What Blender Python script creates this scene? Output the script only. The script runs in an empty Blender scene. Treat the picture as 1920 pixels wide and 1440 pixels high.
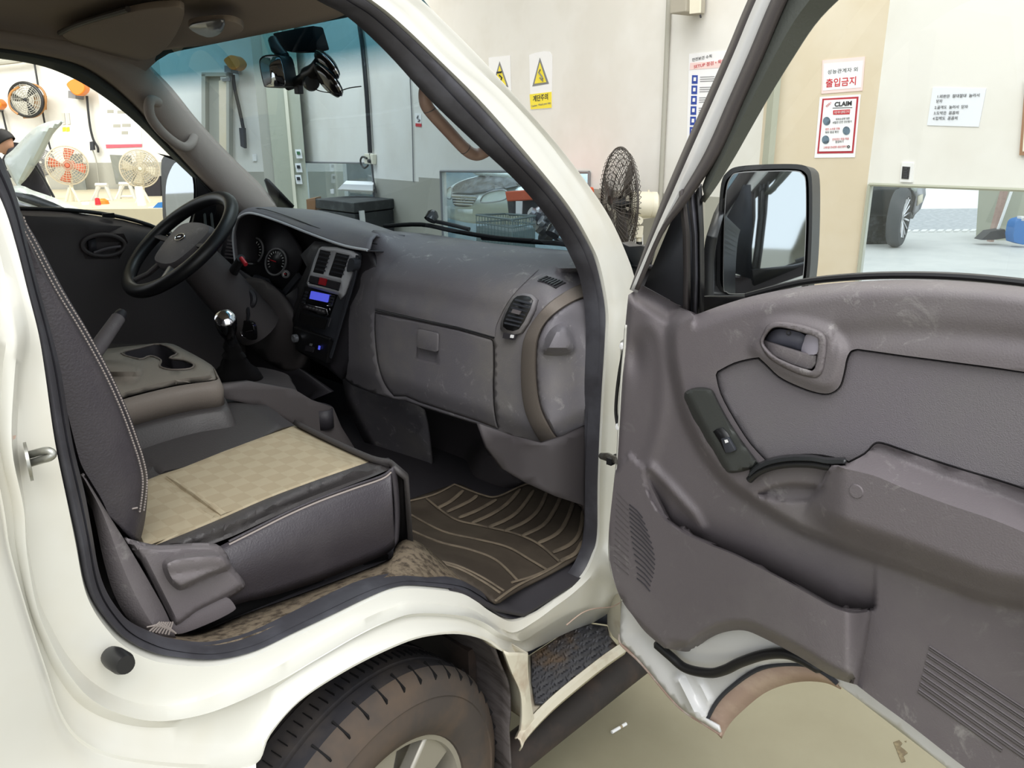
import bpy, bmesh, math, random
import numpy as np
from mathutils import Vector, Matrix
from mathutils.geometry import delaunay_2d_cdt
random.seed(7)
SC = bpy.context.scene
COL = SC.collection

# ------------------------------------------------------------------ camera
FPX = 1450.0
PIT, YAW, ROLL = math.radians(17.2), math.radians(44), math.radians(0.5)
CAM = np.array([-.65, -1.73, 1.53])
_f = np.array([math.cos(YAW)*math.cos(PIT), math.sin(YAW)*math.cos(PIT), -math.sin(PIT)])
_r0 = np.array([math.sin(YAW), -math.cos(YAW), 0.])
_u0 = np.cross(_r0, _f)
_r = math.cos(ROLL)*_r0 - math.sin(ROLL)*_u0
_u = np.cross(_r, _f)
cd = bpy.data.cameras.new('camera'); cam = bpy.data.objects.new('camera', cd); COL.objects.link(cam)
cd.sensor_width = 36; cd.lens = FPX*36/1920; cd.clip_start = .02; cd.clip_end = 300
M3 = Matrix(((_r[0], _u[0], -_f[0]), (_r[1], _u[1], -_f[1]), (_r[2], _u[2], -_f[2])))
cam.matrix_world = Matrix.Translation(Vector(CAM)) @ M3.to_4x4()
SC.camera = cam

# ------------------------------------------------------------------ light
w = bpy.data.worlds.new('daylight'); SC.world = w; w.use_nodes = True
w.node_tree.nodes['Background'].inputs[0].default_value = (.93, .97, 1, 1)
w.node_tree.nodes['Background'].inputs[1].default_value = 1.55
SC.view_settings.view_transform = 'Standard'; SC.view_settings.look = 'None'
SC.view_settings.gamma = 1; SC.view_settings.exposure = 0.0; SC.view_settings.use_curve_mapping = False
SC.cycles.use_denoising = True; SC.cycles.max_bounces = 7; SC.cycles.transparent_max_bounces = 12
SC.cycles.sample_clamp_indirect = 6; SC.cycles.caustics_reflective = False; SC.cycles.caustics_refractive = False

Fh = np.array([math.cos(YAW), math.sin(YAW)]); Rh = np.array([math.sin(YAW), -math.cos(YAW)])
FZ = FPX/math.cos(PIT)
def G(px, f, z=0.):           # a spot on the garage floor: straight ahead by f metres, sideways along image column px
    p = CAM[:2] + f*Fh + f*(px-960)/FZ*Rh
    return np.array([p[0], p[1], z])
def area(name, loc, tgt, sx, sy, power, col=(1, 1, 1)):
    l = bpy.data.lights.new(name, 'AREA'); l.shape = 'RECTANGLE'; l.size = sx; l.size_y = sy; l.energy = power; l.color = col
    o = bpy.data.objects.new(name, l); COL.objects.link(o); o.location = loc
    o.rotation_euler = (Vector(tgt)-Vector(loc)).to_track_quat('-Z', 'Y').to_euler(); o['kind'] = 'helper'
    return o
area('overhead_fill', (-1.2, -3.2, 4.3), (-.4, -1.4, 0), 3.5, 2.5, 165, (1, .98, .95))  # added fill light above the open door side, no real lamp known
area('overhead_fill', tuple(G(1150, 3.6, 4.4)), tuple(G(1150, 3.8, 0)), 2.5, 2.5, 85, (1, .98, .94))  # fill light added for the walls on the right
area('sedan_fill', tuple(G(930, 8.9, 3.0)), tuple(G(930, 10.0, .8)), 2.0, 1.0, 190)  # added only to brighten the sedan behind the large panel
area('overhead_fill', tuple(G(400, 9, 4.6)), tuple(G(350, 10.5, 0)), 5, 3, 420, (1, .99, .97))  # added fill for the far walls beyond the windscreen
area('overhead_fill', tuple(G(-150, 12, 4.6)), tuple(G(50, 14.5, .8)), 5, 3, 520, (1, .98, .95))  # fill light added to keep the left wall bright

# ------------------------------------------------------------------ helpers
def ray(px, py): return _f*FPX + _r*(px-960) + _u*(720-py)
def PL(px, py, n, d):
    n = np.array(n, float); v = ray(px, py); return CAM + v*((d - n@CAM)/(n@v))
def PX(px, py, x): return PL(px, py, (1, 0, 0), x)
def PY(px, py, y): return PL(px, py, (0, 1, 0), y)
def PZ(px, py, z): return PL(px, py, (0, 0, 1), z)
def proj(p):
    d = np.array(p, float)-CAM; k = d@_f
    return 960+FPX*(d@_r)/k, 720-FPX*(d@_u)/k

def lin(c):
    c = [v/255. for v in c]
    return tuple(v/12.92 if v <= .04045 else ((v+.055)/1.055)**2.4 for v in c)+(1,)
MATS = {}
def mat(name, col, rough=.5, metal=0., spec=.5, col2=None, scale=8., lo=.45, hi=.65, bump=0., bscale=200., coat=0., emit=0., det=4, aniso=None, scuff=0.):
    m = bpy.data.materials.new(name); m.use_nodes = True; MATS[name] = m
    nt = m.node_tree; b = nt.nodes['Principled BSDF']
    b.inputs['Base Color'].default_value = lin(col); b.inputs['Roughness'].default_value = rough
    b.inputs['Metallic'].default_value = metal; b.inputs['Specular IOR Level'].default_value = spec
    b.inputs['Coat Weight'].default_value = coat; b.inputs['Coat Roughness'].default_value = .08
    if emit: b.inputs['Emission Color'].default_value = lin(col); b.inputs['Emission Strength'].default_value = emit
    tc = nt.nodes.new('ShaderNodeTexCoord')
    vec = tc.outputs['Object']
    if aniso:
        mp = nt.nodes.new('ShaderNodeMapping'); mp.inputs['Scale'].default_value = aniso; nt.links.new(vec, mp.inputs[0]); vec = mp.outputs[0]
    if col2:
        n = nt.nodes.new('ShaderNodeTexNoise'); n.inputs['Scale'].default_value = scale; n.inputs['Detail'].default_value = det
        n.inputs['Roughness'].default_value = .62; nt.links.new(vec, n.inputs['Vector'])
        mr = nt.nodes.new('ShaderNodeMapRange'); mr.inputs[1].default_value = lo; mr.inputs[2].default_value = hi
        nt.links.new(n.outputs[0], mr.inputs[0])
        mx = nt.nodes.new('ShaderNodeMix'); mx.data_type = 'RGBA'; mx.inputs[6].default_value = lin(col); mx.inputs[7].default_value = lin(col2)
        nt.links.new(mr.outputs[0], mx.inputs[0]); nt.links.new(mx.outputs[2], b.inputs['Base Color'])
    if scuff:
        src = b.inputs['Base Color'].links[0].from_socket if b.inputs['Base Color'].links else None
        n3 = nt.nodes.new('ShaderNodeTexNoise'); n3.inputs['Scale'].default_value = 22; n3.inputs['Detail'].default_value = 9; n3.inputs['Roughness'].default_value = .75; n3.inputs['Distortion'].default_value = .6
        n4 = nt.nodes.new('ShaderNodeTexNoise'); n4.inputs['Scale'].default_value = 3.3; n4.inputs['Detail'].default_value = 1
        nt.links.new(tc.outputs['Object'], n3.inputs['Vector']); nt.links.new(tc.outputs['Object'], n4.inputs['Vector'])
        m3 = nt.nodes.new('ShaderNodeMapRange'); m3.inputs[1].default_value = .57; m3.inputs[2].default_value = .68; m3.inputs[4].default_value = scuff; nt.links.new(n3.outputs[0], m3.inputs[0])
        m4 = nt.nodes.new('ShaderNodeMapRange'); m4.inputs[1].default_value = .38; m4.inputs[2].default_value = .55; nt.links.new(n4.outputs[0], m4.inputs[0])
        mm = nt.nodes.new('ShaderNodeMath'); mm.operation = 'MULTIPLY'; nt.links.new(m3.outputs[0], mm.inputs[0]); nt.links.new(m4.outputs[0], mm.inputs[1])
        x2 = nt.nodes.new('ShaderNodeMix'); x2.data_type = 'RGBA'; x2.inputs[7].default_value = lin((178, 176, 172)); nt.links.new(mm.outputs[0], x2.inputs[0])
        if src: nt.links.new(src, x2.inputs[6])
        nt.links.new(x2.outputs[2], b.inputs['Base Color'])
    if bump:
        n2 = nt.nodes.new('ShaderNodeTexNoise'); n2.inputs['Scale'].default_value = bscale; n2.inputs['Detail'].default_value = 2
        nt.links.new(vec, n2.inputs['Vector'])
        bp = nt.nodes.new('ShaderNodeBump'); bp.inputs['Strength'].default_value = bump; bp.inputs['Distance'].default_value = .002
        nt.links.new(n2.outputs[0], bp.inputs['Height']); nt.links.new(bp.outputs[0], b.inputs['Normal'])
    return m
mat('paint', (211, 210, 202), .32, spec=.5, coat=.5, col2=(200, 194, 177), scale=3.0, lo=.5, hi=.85)
mat('paint_dirty', (206, 200, 182), .5, col2=(160, 132, 108), scale=9, lo=.52, hi=.75)
mat('rust', (172, 148, 134), .8, col2=(188, 166, 150), scale=14)
mat('seal', (58, 57, 62), .45, spec=.4, col2=(72, 72, 78), scale=12)
mat('seal_grey', (92, 98, 96), .6)
mat('trim', (106, 100, 103), .52, spec=.35, col2=(115, 110, 111), scale=5, lo=.45, hi=.75, bump=.25, bscale=420, scuff=.35)
mat('trim_fabric', (113, 108, 113), .85, spec=.2, col2=(114, 110, 113), scale=6, bump=.5, bscale=650)
mat('trim_dark', (82, 77, 77), .55, spec=.3, bump=.2, bscale=400)
mat('dash', (112, 109, 114), .5, spec=.35, col2=(132, 128, 123), scale=4.2, lo=.5, hi=.8, bump=.25, bscale=420, det=8, scuff=.7)
mat('dash_brown', (112, 104, 97), .55, spec=.3, bump=.25, bscale=420)
mat('dash_dark', (52, 50, 54), .5, spec=.35, bump=.15, bscale=400)
mat('headliner', (186, 173, 164), .9, spec=.1, bump=.3, bscale=500)
mat('vinyl', (63, 59, 64), .42, spec=.45, col2=(70, 66, 70), scale=9, bump=.35, bscale=330)
mat('vinyl_dark', (66, 63, 63), .48, spec=.4, bump=.3, bscale=330)
mat('beige', (164, 150, 124), .9, spec=.15, bump=.4, bscale=500)
mat('seat_checks', (164, 150, 124), .9, spec=.15)
_m = MATS['seat_checks']; _nt = _m.node_tree; _ck = _nt.nodes.new('ShaderNodeTexChecker'); _ck.inputs['Scale'].default_value = 36
_ck.inputs['Color1'].default_value = lin((168, 156, 132)); _ck.inputs['Color2'].default_value = lin((161, 148, 124))
_nt.links.new(_nt.nodes.new('ShaderNodeTexCoord').outputs['Object'], _ck.inputs['Vector']); _nt.links.new(_ck.outputs[0], _nt.nodes['Principled BSDF'].inputs['Base Color'])
mat('silver_lilac', (165, 160, 172), .4, spec=.4)
mat('black_gloss_soft', (40, 42, 44), .3, spec=.5)
mat('rust_pale', (176, 150, 138), .7, col2=(200, 190, 184), scale=30)
mat('paint_cool', (222, 222, 222), .3, coat=.5, col2=(206, 202, 198), scale=4, lo=.5, hi=.8)
mat('seal_dark_green', (84, 87, 82), .6, bump=.2, bscale=300)
mat('handle_grey', (172, 166, 152), .6)
mat('chest_black', (50, 52, 54), .6, col2=(84, 86, 86), scale=5, lo=.5, hi=.7)
mat('green_dark', (60, 110, 70), .7)
mat('orange_red', (214, 92, 50), .5)
mat('teal_grey', (104, 122, 124), .6)
mat('engine_dark', (44, 46, 50), .6, col2=(84, 88, 92), scale=12)
mat('lamp_glass', (196, 204, 200), .15, spec=.7)
mat('cage_brown', (58, 52, 48), .5)
mat('cage_pale', (200, 190, 170), .6)
mat('red_dark', (176, 44, 56), .6)
mat('red_pale', (216, 96, 110), .6)
mat('photo_blue', (104, 124, 140), .6, col2=(60, 70, 80), scale=30)
mat('paper_blue', (232, 236, 244), .6)
mat('tyre_plain', (72, 76, 82), .8)
mat('stain', (96, 84, 62), .7, col2=(128, 116, 88), scale=40)
mat('brown_orange', (172, 122, 70), .5)
mat('white_grey', (214, 212, 206), .6)
mat('panel_grey', (128, 130, 122), .4, col2=(96, 100, 100), scale=1.2)
mat('cream_box', (224, 204, 170), .7)
mat('concrete_pale', (214, 214, 212), .6, col2=(204, 205, 204), scale=2)
mat('concrete_bright', (246, 246, 246), .7)
mat('kick', (66, 62, 64), .6, spec=.3)
mat('silver_paint', (196, 198, 203), .38, spec=.6)
mat('console_top', (128, 121, 112), .6, bump=.2, bscale=400)
mat('plate_blue', (104, 104, 116), .5)
mat('thread', (150, 141, 136), .8)
mat('black', (26, 26, 28), .4, spec=.5)
mat('black_gloss', (14, 14, 16), .12, spec=.6)
mat('black_matte', (24, 23, 24), .8, spec=.2)
mat('charcoal', (52, 54, 60), .55, spec=.35)
mat('switch_plate', (62, 64, 62), .5, spec=.4, bump=.2, bscale=400)
mat('carpet', (122, 110, 94), .95, spec=.1, col2=(70, 62, 54), scale=60, bump=1, bscale=700)
mat('mat_rubber', (62, 54, 46), .75, spec=.3, col2=(78, 70, 60), scale=7, lo=.4, hi=.7)
mat('mat_rib', (112, 100, 84), .85, col2=(88, 78, 66), scale=14)
mat('tyre', (46, 45, 49), .75, spec=.35, col2=(74, 68, 64), scale=9, lo=.42, hi=.72)
mat('tyre_side', (76, 70, 66), .85, spec=.2, col2=(98, 84, 72), scale=7, lo=.4, hi=.7)
mat('alloy', (176, 172, 162), .4, metal=.6)
mat('chrome', (225, 225, 230), .12, metal=1.)
mat('silver', (176, 178, 184), .32, metal=.7)
mat('steel', (165, 165, 158), .35, metal=.8, col2=(120, 116, 106), scale=20)
mat('liner', (92, 86, 86), .7, col2=(62, 56, 54), scale=8, aniso=(1, 1, 6))
mat('under', (40, 35, 33), .8, col2=(62, 50, 44), scale=9)
mat('step_tread', (78, 78, 82), .6, col2=(120, 98, 72), scale=6, lo=.5, hi=.75)
mat('wall_white', (232, 230, 225), .8, spec=.2, col2=(225, 222, 215), scale=1.3)
mat('wall_cream', (214, 200, 176), .8, spec=.2, col2=(220, 208, 188), scale=1.6)
mat('dado', (172, 170, 160), .75, spec=.25)
mat('floor_paint', (144, 139, 117), .5, spec=.4, col2=(130, 124, 102), scale=1.6, lo=.35, hi=.7, det=7)
mat('floor_far', (196, 186, 160), .5)
mat('column_green', (176, 178, 162), .7)
mat('ceiling_white', (225, 222, 214), .9)
mat('orange', (232, 128, 30), .45)
mat('fan_red', (222, 120, 90), .45)
mat('cream_plastic', (232, 226, 206), .4)
mat('white', (240, 240, 240), .6)
mat('paper', (244, 244, 246), .6)
mat('paper_pink', (243, 214, 210), .45)
mat('yellow', (246, 226, 60), .6)
mat('red', (200, 40, 50), .6)
mat('blue', (40, 70, 160), .6)
mat('ink', (50, 50, 54), .8)
mat('grey', (128, 128, 130), .6)
mat('brown_wood', (156, 116, 84), .8)
mat('skin', (200, 150, 120), .6)
mat('hair', (24, 20, 20), .7)
mat('cloth_dark', (44, 42, 48), .9)
mat('handle_tan', (178, 150, 138), .45, col2=(164, 136, 126), scale=10)
mat('screen_blue', (84, 92, 220), .4, emit=.75)
mat('lamp_red', (190, 40, 50), .4)
mat('mirror', (205, 212, 220), .03, metal=1.)
mat('car_white', (214, 222, 220), .25, coat=.6)
mat('car_dark', (46, 52, 58), .25, coat=.5)
mat('asphalt', (176, 180, 186), .9, col2=(204, 206, 210), scale=10)
mat('bluebag', (50, 120, 190), .6)
mat('reflect_blue', (152, 172, 184), .6, col2=(120, 142, 152), scale=1.5)
def glass(name, tint, band=None, gloss=.08):
    m = bpy.data.materials.new(name); m.use_nodes = True; MATS[name] = m; nt = m.node_tree; nt.nodes.clear()
    out = nt.nodes.new('ShaderNodeOutputMaterial'); t = nt.nodes.new('ShaderNodeBsdfTransparent'); g = nt.nodes.new('ShaderNodeBsdfGlossy')
    g.inputs['Roughness'].default_value = .02; g.inputs['Color'].default_value = (1, 1, 1, 1)
    t.inputs[0].default_value = tint+(1,)
    mx = nt.nodes.new('ShaderNodeMixShader'); fr = nt.nodes.new('ShaderNodeLayerWeight'); fr.inputs[0].default_value = .5; pw_ = nt.nodes.new('ShaderNodeMath'); pw_.operation = 'POWER'; pw_.inputs[1].default_value = 4.0; nt.links.new(fr.outputs[1], pw_.inputs[0])
    mt = nt.nodes.new('ShaderNodeMath'); mt.operation = 'MULTIPLY_ADD'; mt.inputs[1].default_value = .5; mt.inputs[2].default_value = gloss
    nt.links.new(pw_.outputs[0], mt.inputs[0]); nt.links.new(mt.outputs[0], mx.inputs[0])
    nt.links.new(t.outputs[0], mx.inputs[1]); nt.links.new(g.outputs[0], mx.inputs[2]); nt.links.new(mx.outputs[0], out.inputs[0])
    if band:
        tc = nt.nodes.new('ShaderNodeTexCoord'); sp = nt.nodes.new('ShaderNodeSeparateXYZ'); nt.links.new(tc.outputs['Object'], sp.inputs[0])
        mr = nt.nodes.new('ShaderNodeMapRange'); mr.inputs[1].default_value = band[0]; mr.inputs[2].default_value = band[1]
        nt.links.new(sp.outputs[2], mr.inputs[0])
        m2 = nt.nodes.new('ShaderNodeMix'); m2.data_type = 'RGBA'; m2.inputs[6].default_value = tint+(1,); m2.inputs[7].default_value = band[2]+(1,)
        nt.links.new(mr.outputs[0], m2.inputs[0]); nt.links.new(m2.outputs[2], t.inputs[0])
    return m
glass('windshield_glass', (.40, .49, .55), (1.675, 1.725, (.05, .14, .19)), .03)
glass('side_glass', (.93, .96, .95), None, .03)
glass('pane_glass', (.93, .96, .96), None, .05)

def tag(o, label=None, cat=None, group=None, kind=None):
    if label: o['label'] = label
    if cat: o['category'] = cat
    if group: o['group'] = group
    if kind: o['kind'] = kind
    return o
def obj(name, V, Fc, m, parent=None, smooth=True, solid=0., bevel=0., sub=0, offset=-1, angle=40):
    me = bpy.data.meshes.new(name)
    me.from_pydata([tuple(float(c) for c in v) for v in V], [], [tuple(f) for f in Fc]); me.update()
    if m: me.materials.append(MATS[m] if isinstance(m, str) else m)
    o = bpy.data.objects.new(name, me); COL.objects.link(o)
    if parent is not None:
        o.parent = parent
        if parent.type == 'EMPTY': o.matrix_parent_inverse = Matrix.Translation(parent.location).inverted()
    bm = bmesh.new(); bm.from_mesh(me); bmesh.ops.remove_doubles(bm, verts=bm.verts, dist=1e-6)
    if smooth:
        for f in bm.faces: f.smooth = True
        for e in bm.edges:
            if len(e.link_faces) == 2 and e.calc_face_angle(0) > math.radians(angle): e.smooth = False
    bm.to_mesh(me); bm.free()
    if solid:
        md = o.modifiers.new('s', 'SOLIDIFY'); md.thickness = solid; md.offset = offset
    if bevel:
        md = o.modifiers.new('b', 'BEVEL'); md.width = bevel; md.segments = 2; md.limit_method = 'ANGLE'; md.angle_limit = math.radians(35)
    if sub:
        md = o.modifiers.new('u', 'SUBSURF'); md.levels = sub; md.render_levels = sub
    return o
def empty(name, loc, label=None, cat=None, group=None):
    o = bpy.data.objects.new(name, None); COL.objects.link(o); o.location = tuple(loc); o.empty_display_size = .1
    tag(o, label, cat, group); bpy.context.view_layer.update(); return o
def reparent(o, p):          # keep world place under a moved empty
    o.parent = p; o.matrix_parent_inverse = Matrix.Translation(p.location).inverted()
    return o
def cat3(P, n=6, closed=False):
    P = [np.array(p, float) for p in P]; N = len(P); out = []
    rng = range(N if closed else N-1)
    for i in rng:
        if closed: a, b, c, d = P[(i-1) % N], P[i], P[(i+1) % N], P[(i+2) % N]
        else: a, b, c, d = P[max(i-1, 0)], P[i], P[i+1], P[min(i+2, N-1)]
        for k in range(n):
            t = k/n
            out.append(.5*((2*b)+(c-a)*t+(2*a-5*b+4*c-d)*t*t+(3*b-a-3*c+d)*t**3))
    if not closed: out.append(P[-1])
    return out
def resample(P, n):
    P = np.array(P, float); s = np.r_[0, np.cumsum(np.linalg.norm(np.diff(P, axis=0), axis=1))]
    t = np.linspace(0, s[-1], n)
    return np.stack([np.interp(t, s, P[:, k]) for k in range(P.shape[1])], 1)
def loft(rows, closed=False):
    V = []; Fc = []; n = len(rows[0])
    for r_ in rows: V += list(r_)
    for i in range(len(rows)-1):
        for j in range(n if closed else n-1):
            a = i*n+j; b = i*n+(j+1) % n
            Fc.append((a, b, b+n, a+n))
    return V, Fc
class MB:
    def __init__(s): s.V = []; s.F = []
    def add(s, V, Fc):
        k = len(s.V); s.V += [np.array(v, float) for v in V]; s.F += [tuple(i+k for i in f) for f in Fc]; return s
    def box(s, c, d, ax=None):
        ax = np.eye(3) if ax is None else np.array(ax, float); c = np.array(c, float); V = []
        for i in (-1, 1):
            for j in (-1, 1):
                for k in (-1, 1): V.append(c+ax[0]*i*d[0]/2+ax[1]*j*d[1]/2+ax[2]*k*d[2]/2)
        return s.add(V, [(0, 1, 3, 2), (4, 6, 7, 5), (0, 4, 5, 1), (2, 3, 7, 6), (0, 2, 6, 4), (1, 5, 7, 3)])
    def tube(s, P, r_, n=10, closed=False, caps=True, sq=None):
        P = [np.array(p, float) for p in P]; N = len(P); R = [r_]*N if np.isscalar(r_) else list(r_)
        V = []; prev = None
        for i in range(N):
            if closed: t = P[(i+1) % N]-P[i-1]
            else: t = P[min(i+1, N-1)]-P[max(i-1, 0)]
            t = t/(np.linalg.norm(t)+1e-12)
            if prev is None:
                a = np.array([0, 0, 1.]) if abs(t[2]) < .9 else np.array([1., 0, 0])
                x = np.cross(t, a)
            else: x = prev-t*(prev@t)
            x = x/(np.linalg.norm(x)+1e-12); y = np.cross(t, x); prev = x
            for k in range(n):
                a = 2*math.pi*k/n; V.append(P[i]+R[i]*(x*math.cos(a)+y*math.sin(a)*(sq or 1)))
        Fc = []
        for i in range(N if closed else N-1):
            for k in range(n):
                a = i*n+k; b = i*n+(k+1) % n; c = ((i+1) % N)*n
                Fc.append((a, b, c+(k+1) % n, c+k))
        if not closed and caps: Fc += [tuple(range(n))[::-1], tuple((N-1)*n+k for k in range(n))]
        return s.add(V, Fc)
    def lathe(s, prof, c, axis, n=32, caps=False):      # prof: (radius, along axis)
        axis = np.array(axis, float); axis /= np.linalg.norm(axis)
        a = np.array([0, 0, 1.]) if abs(axis[2]) < .9 else np.array([1., 0, 0])
        x = np.cross(axis, a); x /= np.linalg.norm(x); y = np.cross(axis, x); c = np.array(c, float)
        rows = [[c+axis*h+rr*(x*math.cos(2*math.pi*k/n)+y*math.sin(2*math.pi*k/n)) for k in range(n)] for rr, h in prof]
        return s.add(*loft(rows, True))
    def prism(s, pts, vec):                                 # polygon extruded by a vector
        pts = [np.array(p, float) for p in pts]; n = len(pts); vec = np.array(vec, float)
        V = pts+[p+vec for p in pts]
        return s.add(V, [tuple(range(n))[::-1], tuple(range(n, 2*n))]+[(i, (i+1) % n, (i+1) % n+n, i+n) for i in range(n)])
    def build(s, name, m, parent=None, **k): return obj(name, s.V, s.F, m, parent, **k)

def sdist(pts, poly, closed=True):           # distance of points to a polygon, negative inside
    pts = np.asarray(pts, float); poly = np.asarray(poly, float)
    A = poly; B = np.roll(poly, -1, 0)
    if not closed: A = A[:-1]; B = B[:-1]
    D = np.full(len(pts), 1e9); ins = np.zeros(len(pts), bool)
    for a, b in zip(A, B):
        ab = b-a; t = np.clip(((pts-a)@ab)/(ab@ab+1e-12), 0, 1)
        D = np.minimum(D, np.hypot(*(pts-a-t[:, None]*ab).T))
        if closed:
            c = ((a[1] > pts[:, 1]) != (b[1] > pts[:, 1])) & (pts[:, 0] < (b[0]-a[0])*(pts[:, 1]-a[1])/(b[1]-a[1]+1e-12)+a[0])
            ins ^= c
    return np.where(ins, -D, D) if closed else D
def ss(x, a, b):
    t = np.clip((np.asarray(x, float)-a)/(b-a), 0, 1); return t*t*(3-2*t)
def offs(P, d, closed=True):                # the same outline moved inwards by d
    P = np.array(P, float); A = np.roll(P, 1, 0); B = np.roll(P, -1, 0)
    if not closed: A[0] = P[0]; B[-1] = P[-1]
    t = B-A; n = np.stack([-t[:, 1], t[:, 0]], 1); n /= np.linalg.norm(n, axis=1)[:, None]+1e-9
    if closed:
        q = P+n*.5
        if (sdist(q, P) < 0).mean() < .5: n = -n
    return [tuple(p) for p in P+n*d]
def spl(P, n=5, closed=False): return [tuple(p) for p in cat3(P, n, closed)]
def cdt(outline, feats=(), holes=(), step=8.):
    outline = [tuple(map(float, p)) for p in outline]
    V = list(outline); E = [(i, (i+1) % len(V)) for i in range(len(V))]
    for h in holes:
        k = len(V); V += [tuple(map(float, p)) for p in h]; E += [(k+i, k+(i+1) % len(h)) for i in range(len(h))]
    for f in feats:
        k = len(V); V += [tuple(map(float, p)) for p in f]; E += [(k+i, k+i+1) for i in range(len(f)-1)]
    O = np.array(outline); x0, y0 = O.min(0); x1, y1 = O.max(0)
    if step:
        gx, gy = np.meshgrid(np.arange(x0, x1, step), np.arange(y0, y1, step)); gx = gx.astype(float); gx[1::2] += step/2
        g = np.stack([gx.ravel(), gy.ravel()], 1)
        d = sdist(g, O); keep = d < -step*.35
        for h in holes: keep &= sdist(g, h) > step*.35
        for f in feats: keep &= sdist(g, f, False) > step*.3
        V += [tuple(p) for p in g[keep]]
    r_ = delaunay_2d_cdt([Vector(v) for v in V], E, [], 0, 1e-4)
    vv = np.array([tuple(v) for v in r_[0]]); T = np.array([t for t in r_[2] if len(t) == 3])
    cen = vv[T].mean(1); k = sdist(cen, O) < 0
    for h in holes: k &= sdist(cen, h) > 0
    T = T[k]
    a, b, c = vv[T[:, 0]], vv[T[:, 1]], vv[T[:, 2]]
    cr = (b[:, 0]-a[:, 0])*(c[:, 1]-a[:, 1])-(b[:, 1]-a[:, 1])*(c[:, 0]-a[:, 0])
    T[cr > 0] = T[cr > 0][:, ::-1]          # face the viewer (image y runs down)
    return vv, T
def relief(name, outline, back, m, parent=None, feats=(), holes=(), step=8., solid=.004, depth=None, **k):
    vv, T = cdt(outline, feats, holes, step)
    dd = depth(vv) if depth is not None else np.zeros(len(vv))
    return obj(name, [back(p[0], p[1], d) for p, d in zip(vv, dd)], T.tolist(), m, parent, solid=solid, **k)
def plate(name, pts3, vec, m, parent=None, **k): return MB().prism(pts3, vec).build(name, m, parent, **k)
def rrect(x0, y0, x1, y1, r_, n=4):
    P = []
    for cx, cy, a0 in ((x1-r_, y0+r_, -90), (x1-r_, y1-r_, 0), (x0+r_, y1-r_, 90), (x0+r_, y0+r_, 180)):
        for k in range(n+1):
            a = math.radians(a0+90*k/n); P.append((cx+r_*math.cos(a), cy+r_*math.sin(a)))
    return P
def ell(cx, cy, a, b, rot=0, n=28):
    c, s = math.cos(math.radians(rot)), math.sin(math.radians(rot))
    return [(cx+a*math.cos(t)*c-b*math.sin(t)*s, cy+a*math.cos(t)*s+b*math.sin(t)*c) for t in np.linspace(0, 2*math.pi, n, endpoint=False)]
class Wall:                                   # a vertical plane through two floor spots
    def __init__(s, a, b):
        s.a = np.array(a[:3], float); s.b = np.array(b[:3], float); e = s.b-s.a; e[2] = 0; s.L = np.linalg.norm(e); s.e = e/s.L
        s.n = np.array([-s.e[1], s.e[0], 0.])
        if s.n@(CAM-s.a) < 0: s.n = -s.n      # towards the viewer
    def at(s, px, py, off=0.): return PL(px, py, s.n, s.n@s.a+off)
    def uv(s, p): return np.array([(p-s.a)@s.e, p[2]])
    def xyz(s, u_, z, off=0.): return s.a+s.e*u_+np.array([0, 0, z])+s.n*off
    def slab(s, name, u0, u1, z0, z1, m, holes=(), th=.15, off=0., parent=None):
        out = [(u0, z0), (u1, z0), (u1, z1), (u0, z1)]
        vv, T = cdt(out, (), holes, 0)
        mb = MB(); n = len(vv)
        V = [s.xyz(a, b, off) for a, b in vv]+[s.xyz(a, b, off-th) for a, b in vv]
        Fc = [tuple(t) for t in T]+[tuple(n+i for i in t[::-1]) for t in T]
        from collections import Counter
        ec = Counter()
        for t in T:
            for i in range(3): ec[tuple(sorted((t[i], t[(i+1) % 3])))] += 1
        Fc += [(a, b, b+n, a+n) for (a, b), c in ec.items() if c == 1]
        o = obj(name, V, Fc, m, parent, smooth=False)
        bm = bmesh.new(); bm.from_mesh(o.data); bmesh.ops.recalc_face_normals(bm, faces=bm.faces); bm.to_mesh(o.data); bm.free()
        return o
    def poster(s, name, pts, m, parent=None, off=.004, th=.003):
        return plate(name, [s.at(x, y, off) for x, y in pts], s.n*-th, m, parent, smooth=False)
def text(body, name, wall, px, py, hpx, m, parent=None, wpx=None, off=.007, rot=0, bold=0.):
    cu = bpy.data.curves.new(name, 'FONT'); cu.body = body; cu.extrude = .0004; cu.align_x = 'CENTER'; cu.align_y = 'CENTER'; cu.offset = bold
    cu.materials.append(MATS[m]); o = bpy.data.objects.new(name, cu); COL.objects.link(o)
    a = wall.at(px, py, off); b = wall.at(px, py+hpx, off); hgt = np.linalg.norm(b-a)
    cu.size = hgt*1.15
    e = wall.e if wall.e@_r > 0 else -wall.e
    R = Matrix((tuple(e), (0, 0, 1), tuple(wall.n))).transposed()
    bpy.context.view_layer.update()
    sx = 1.
    if wpx:
        ww = np.linalg.norm(wall.at(px+wpx/2, py, off)-wall.at(px-wpx/2, py, off))
        if o.dimensions[0] > 0: sx = ww/o.dimensions[0]
    o.matrix_world = Matrix.Translation(Vector(a)) @ R.to_4x4() @ Matrix.Rotation(math.radians(rot), 4, 'Z') @ Matrix.Diagonal((sx, 1, 1, 1))
    mw = o.matrix_world.copy(); bpy.context.view_layer.update()
    me = bpy.data.meshes.new_from_object(o.evaluated_get(bpy.context.evaluated_depsgraph_get())); me.transform(mw)
    bpy.data.objects.remove(o); o = bpy.data.objects.new(name, me); COL.objects.link(o)
    if parent is not None:
        o.parent = parent; o.matrix_parent_inverse = Matrix.Translation(parent.location).inverted()
    return o

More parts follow.
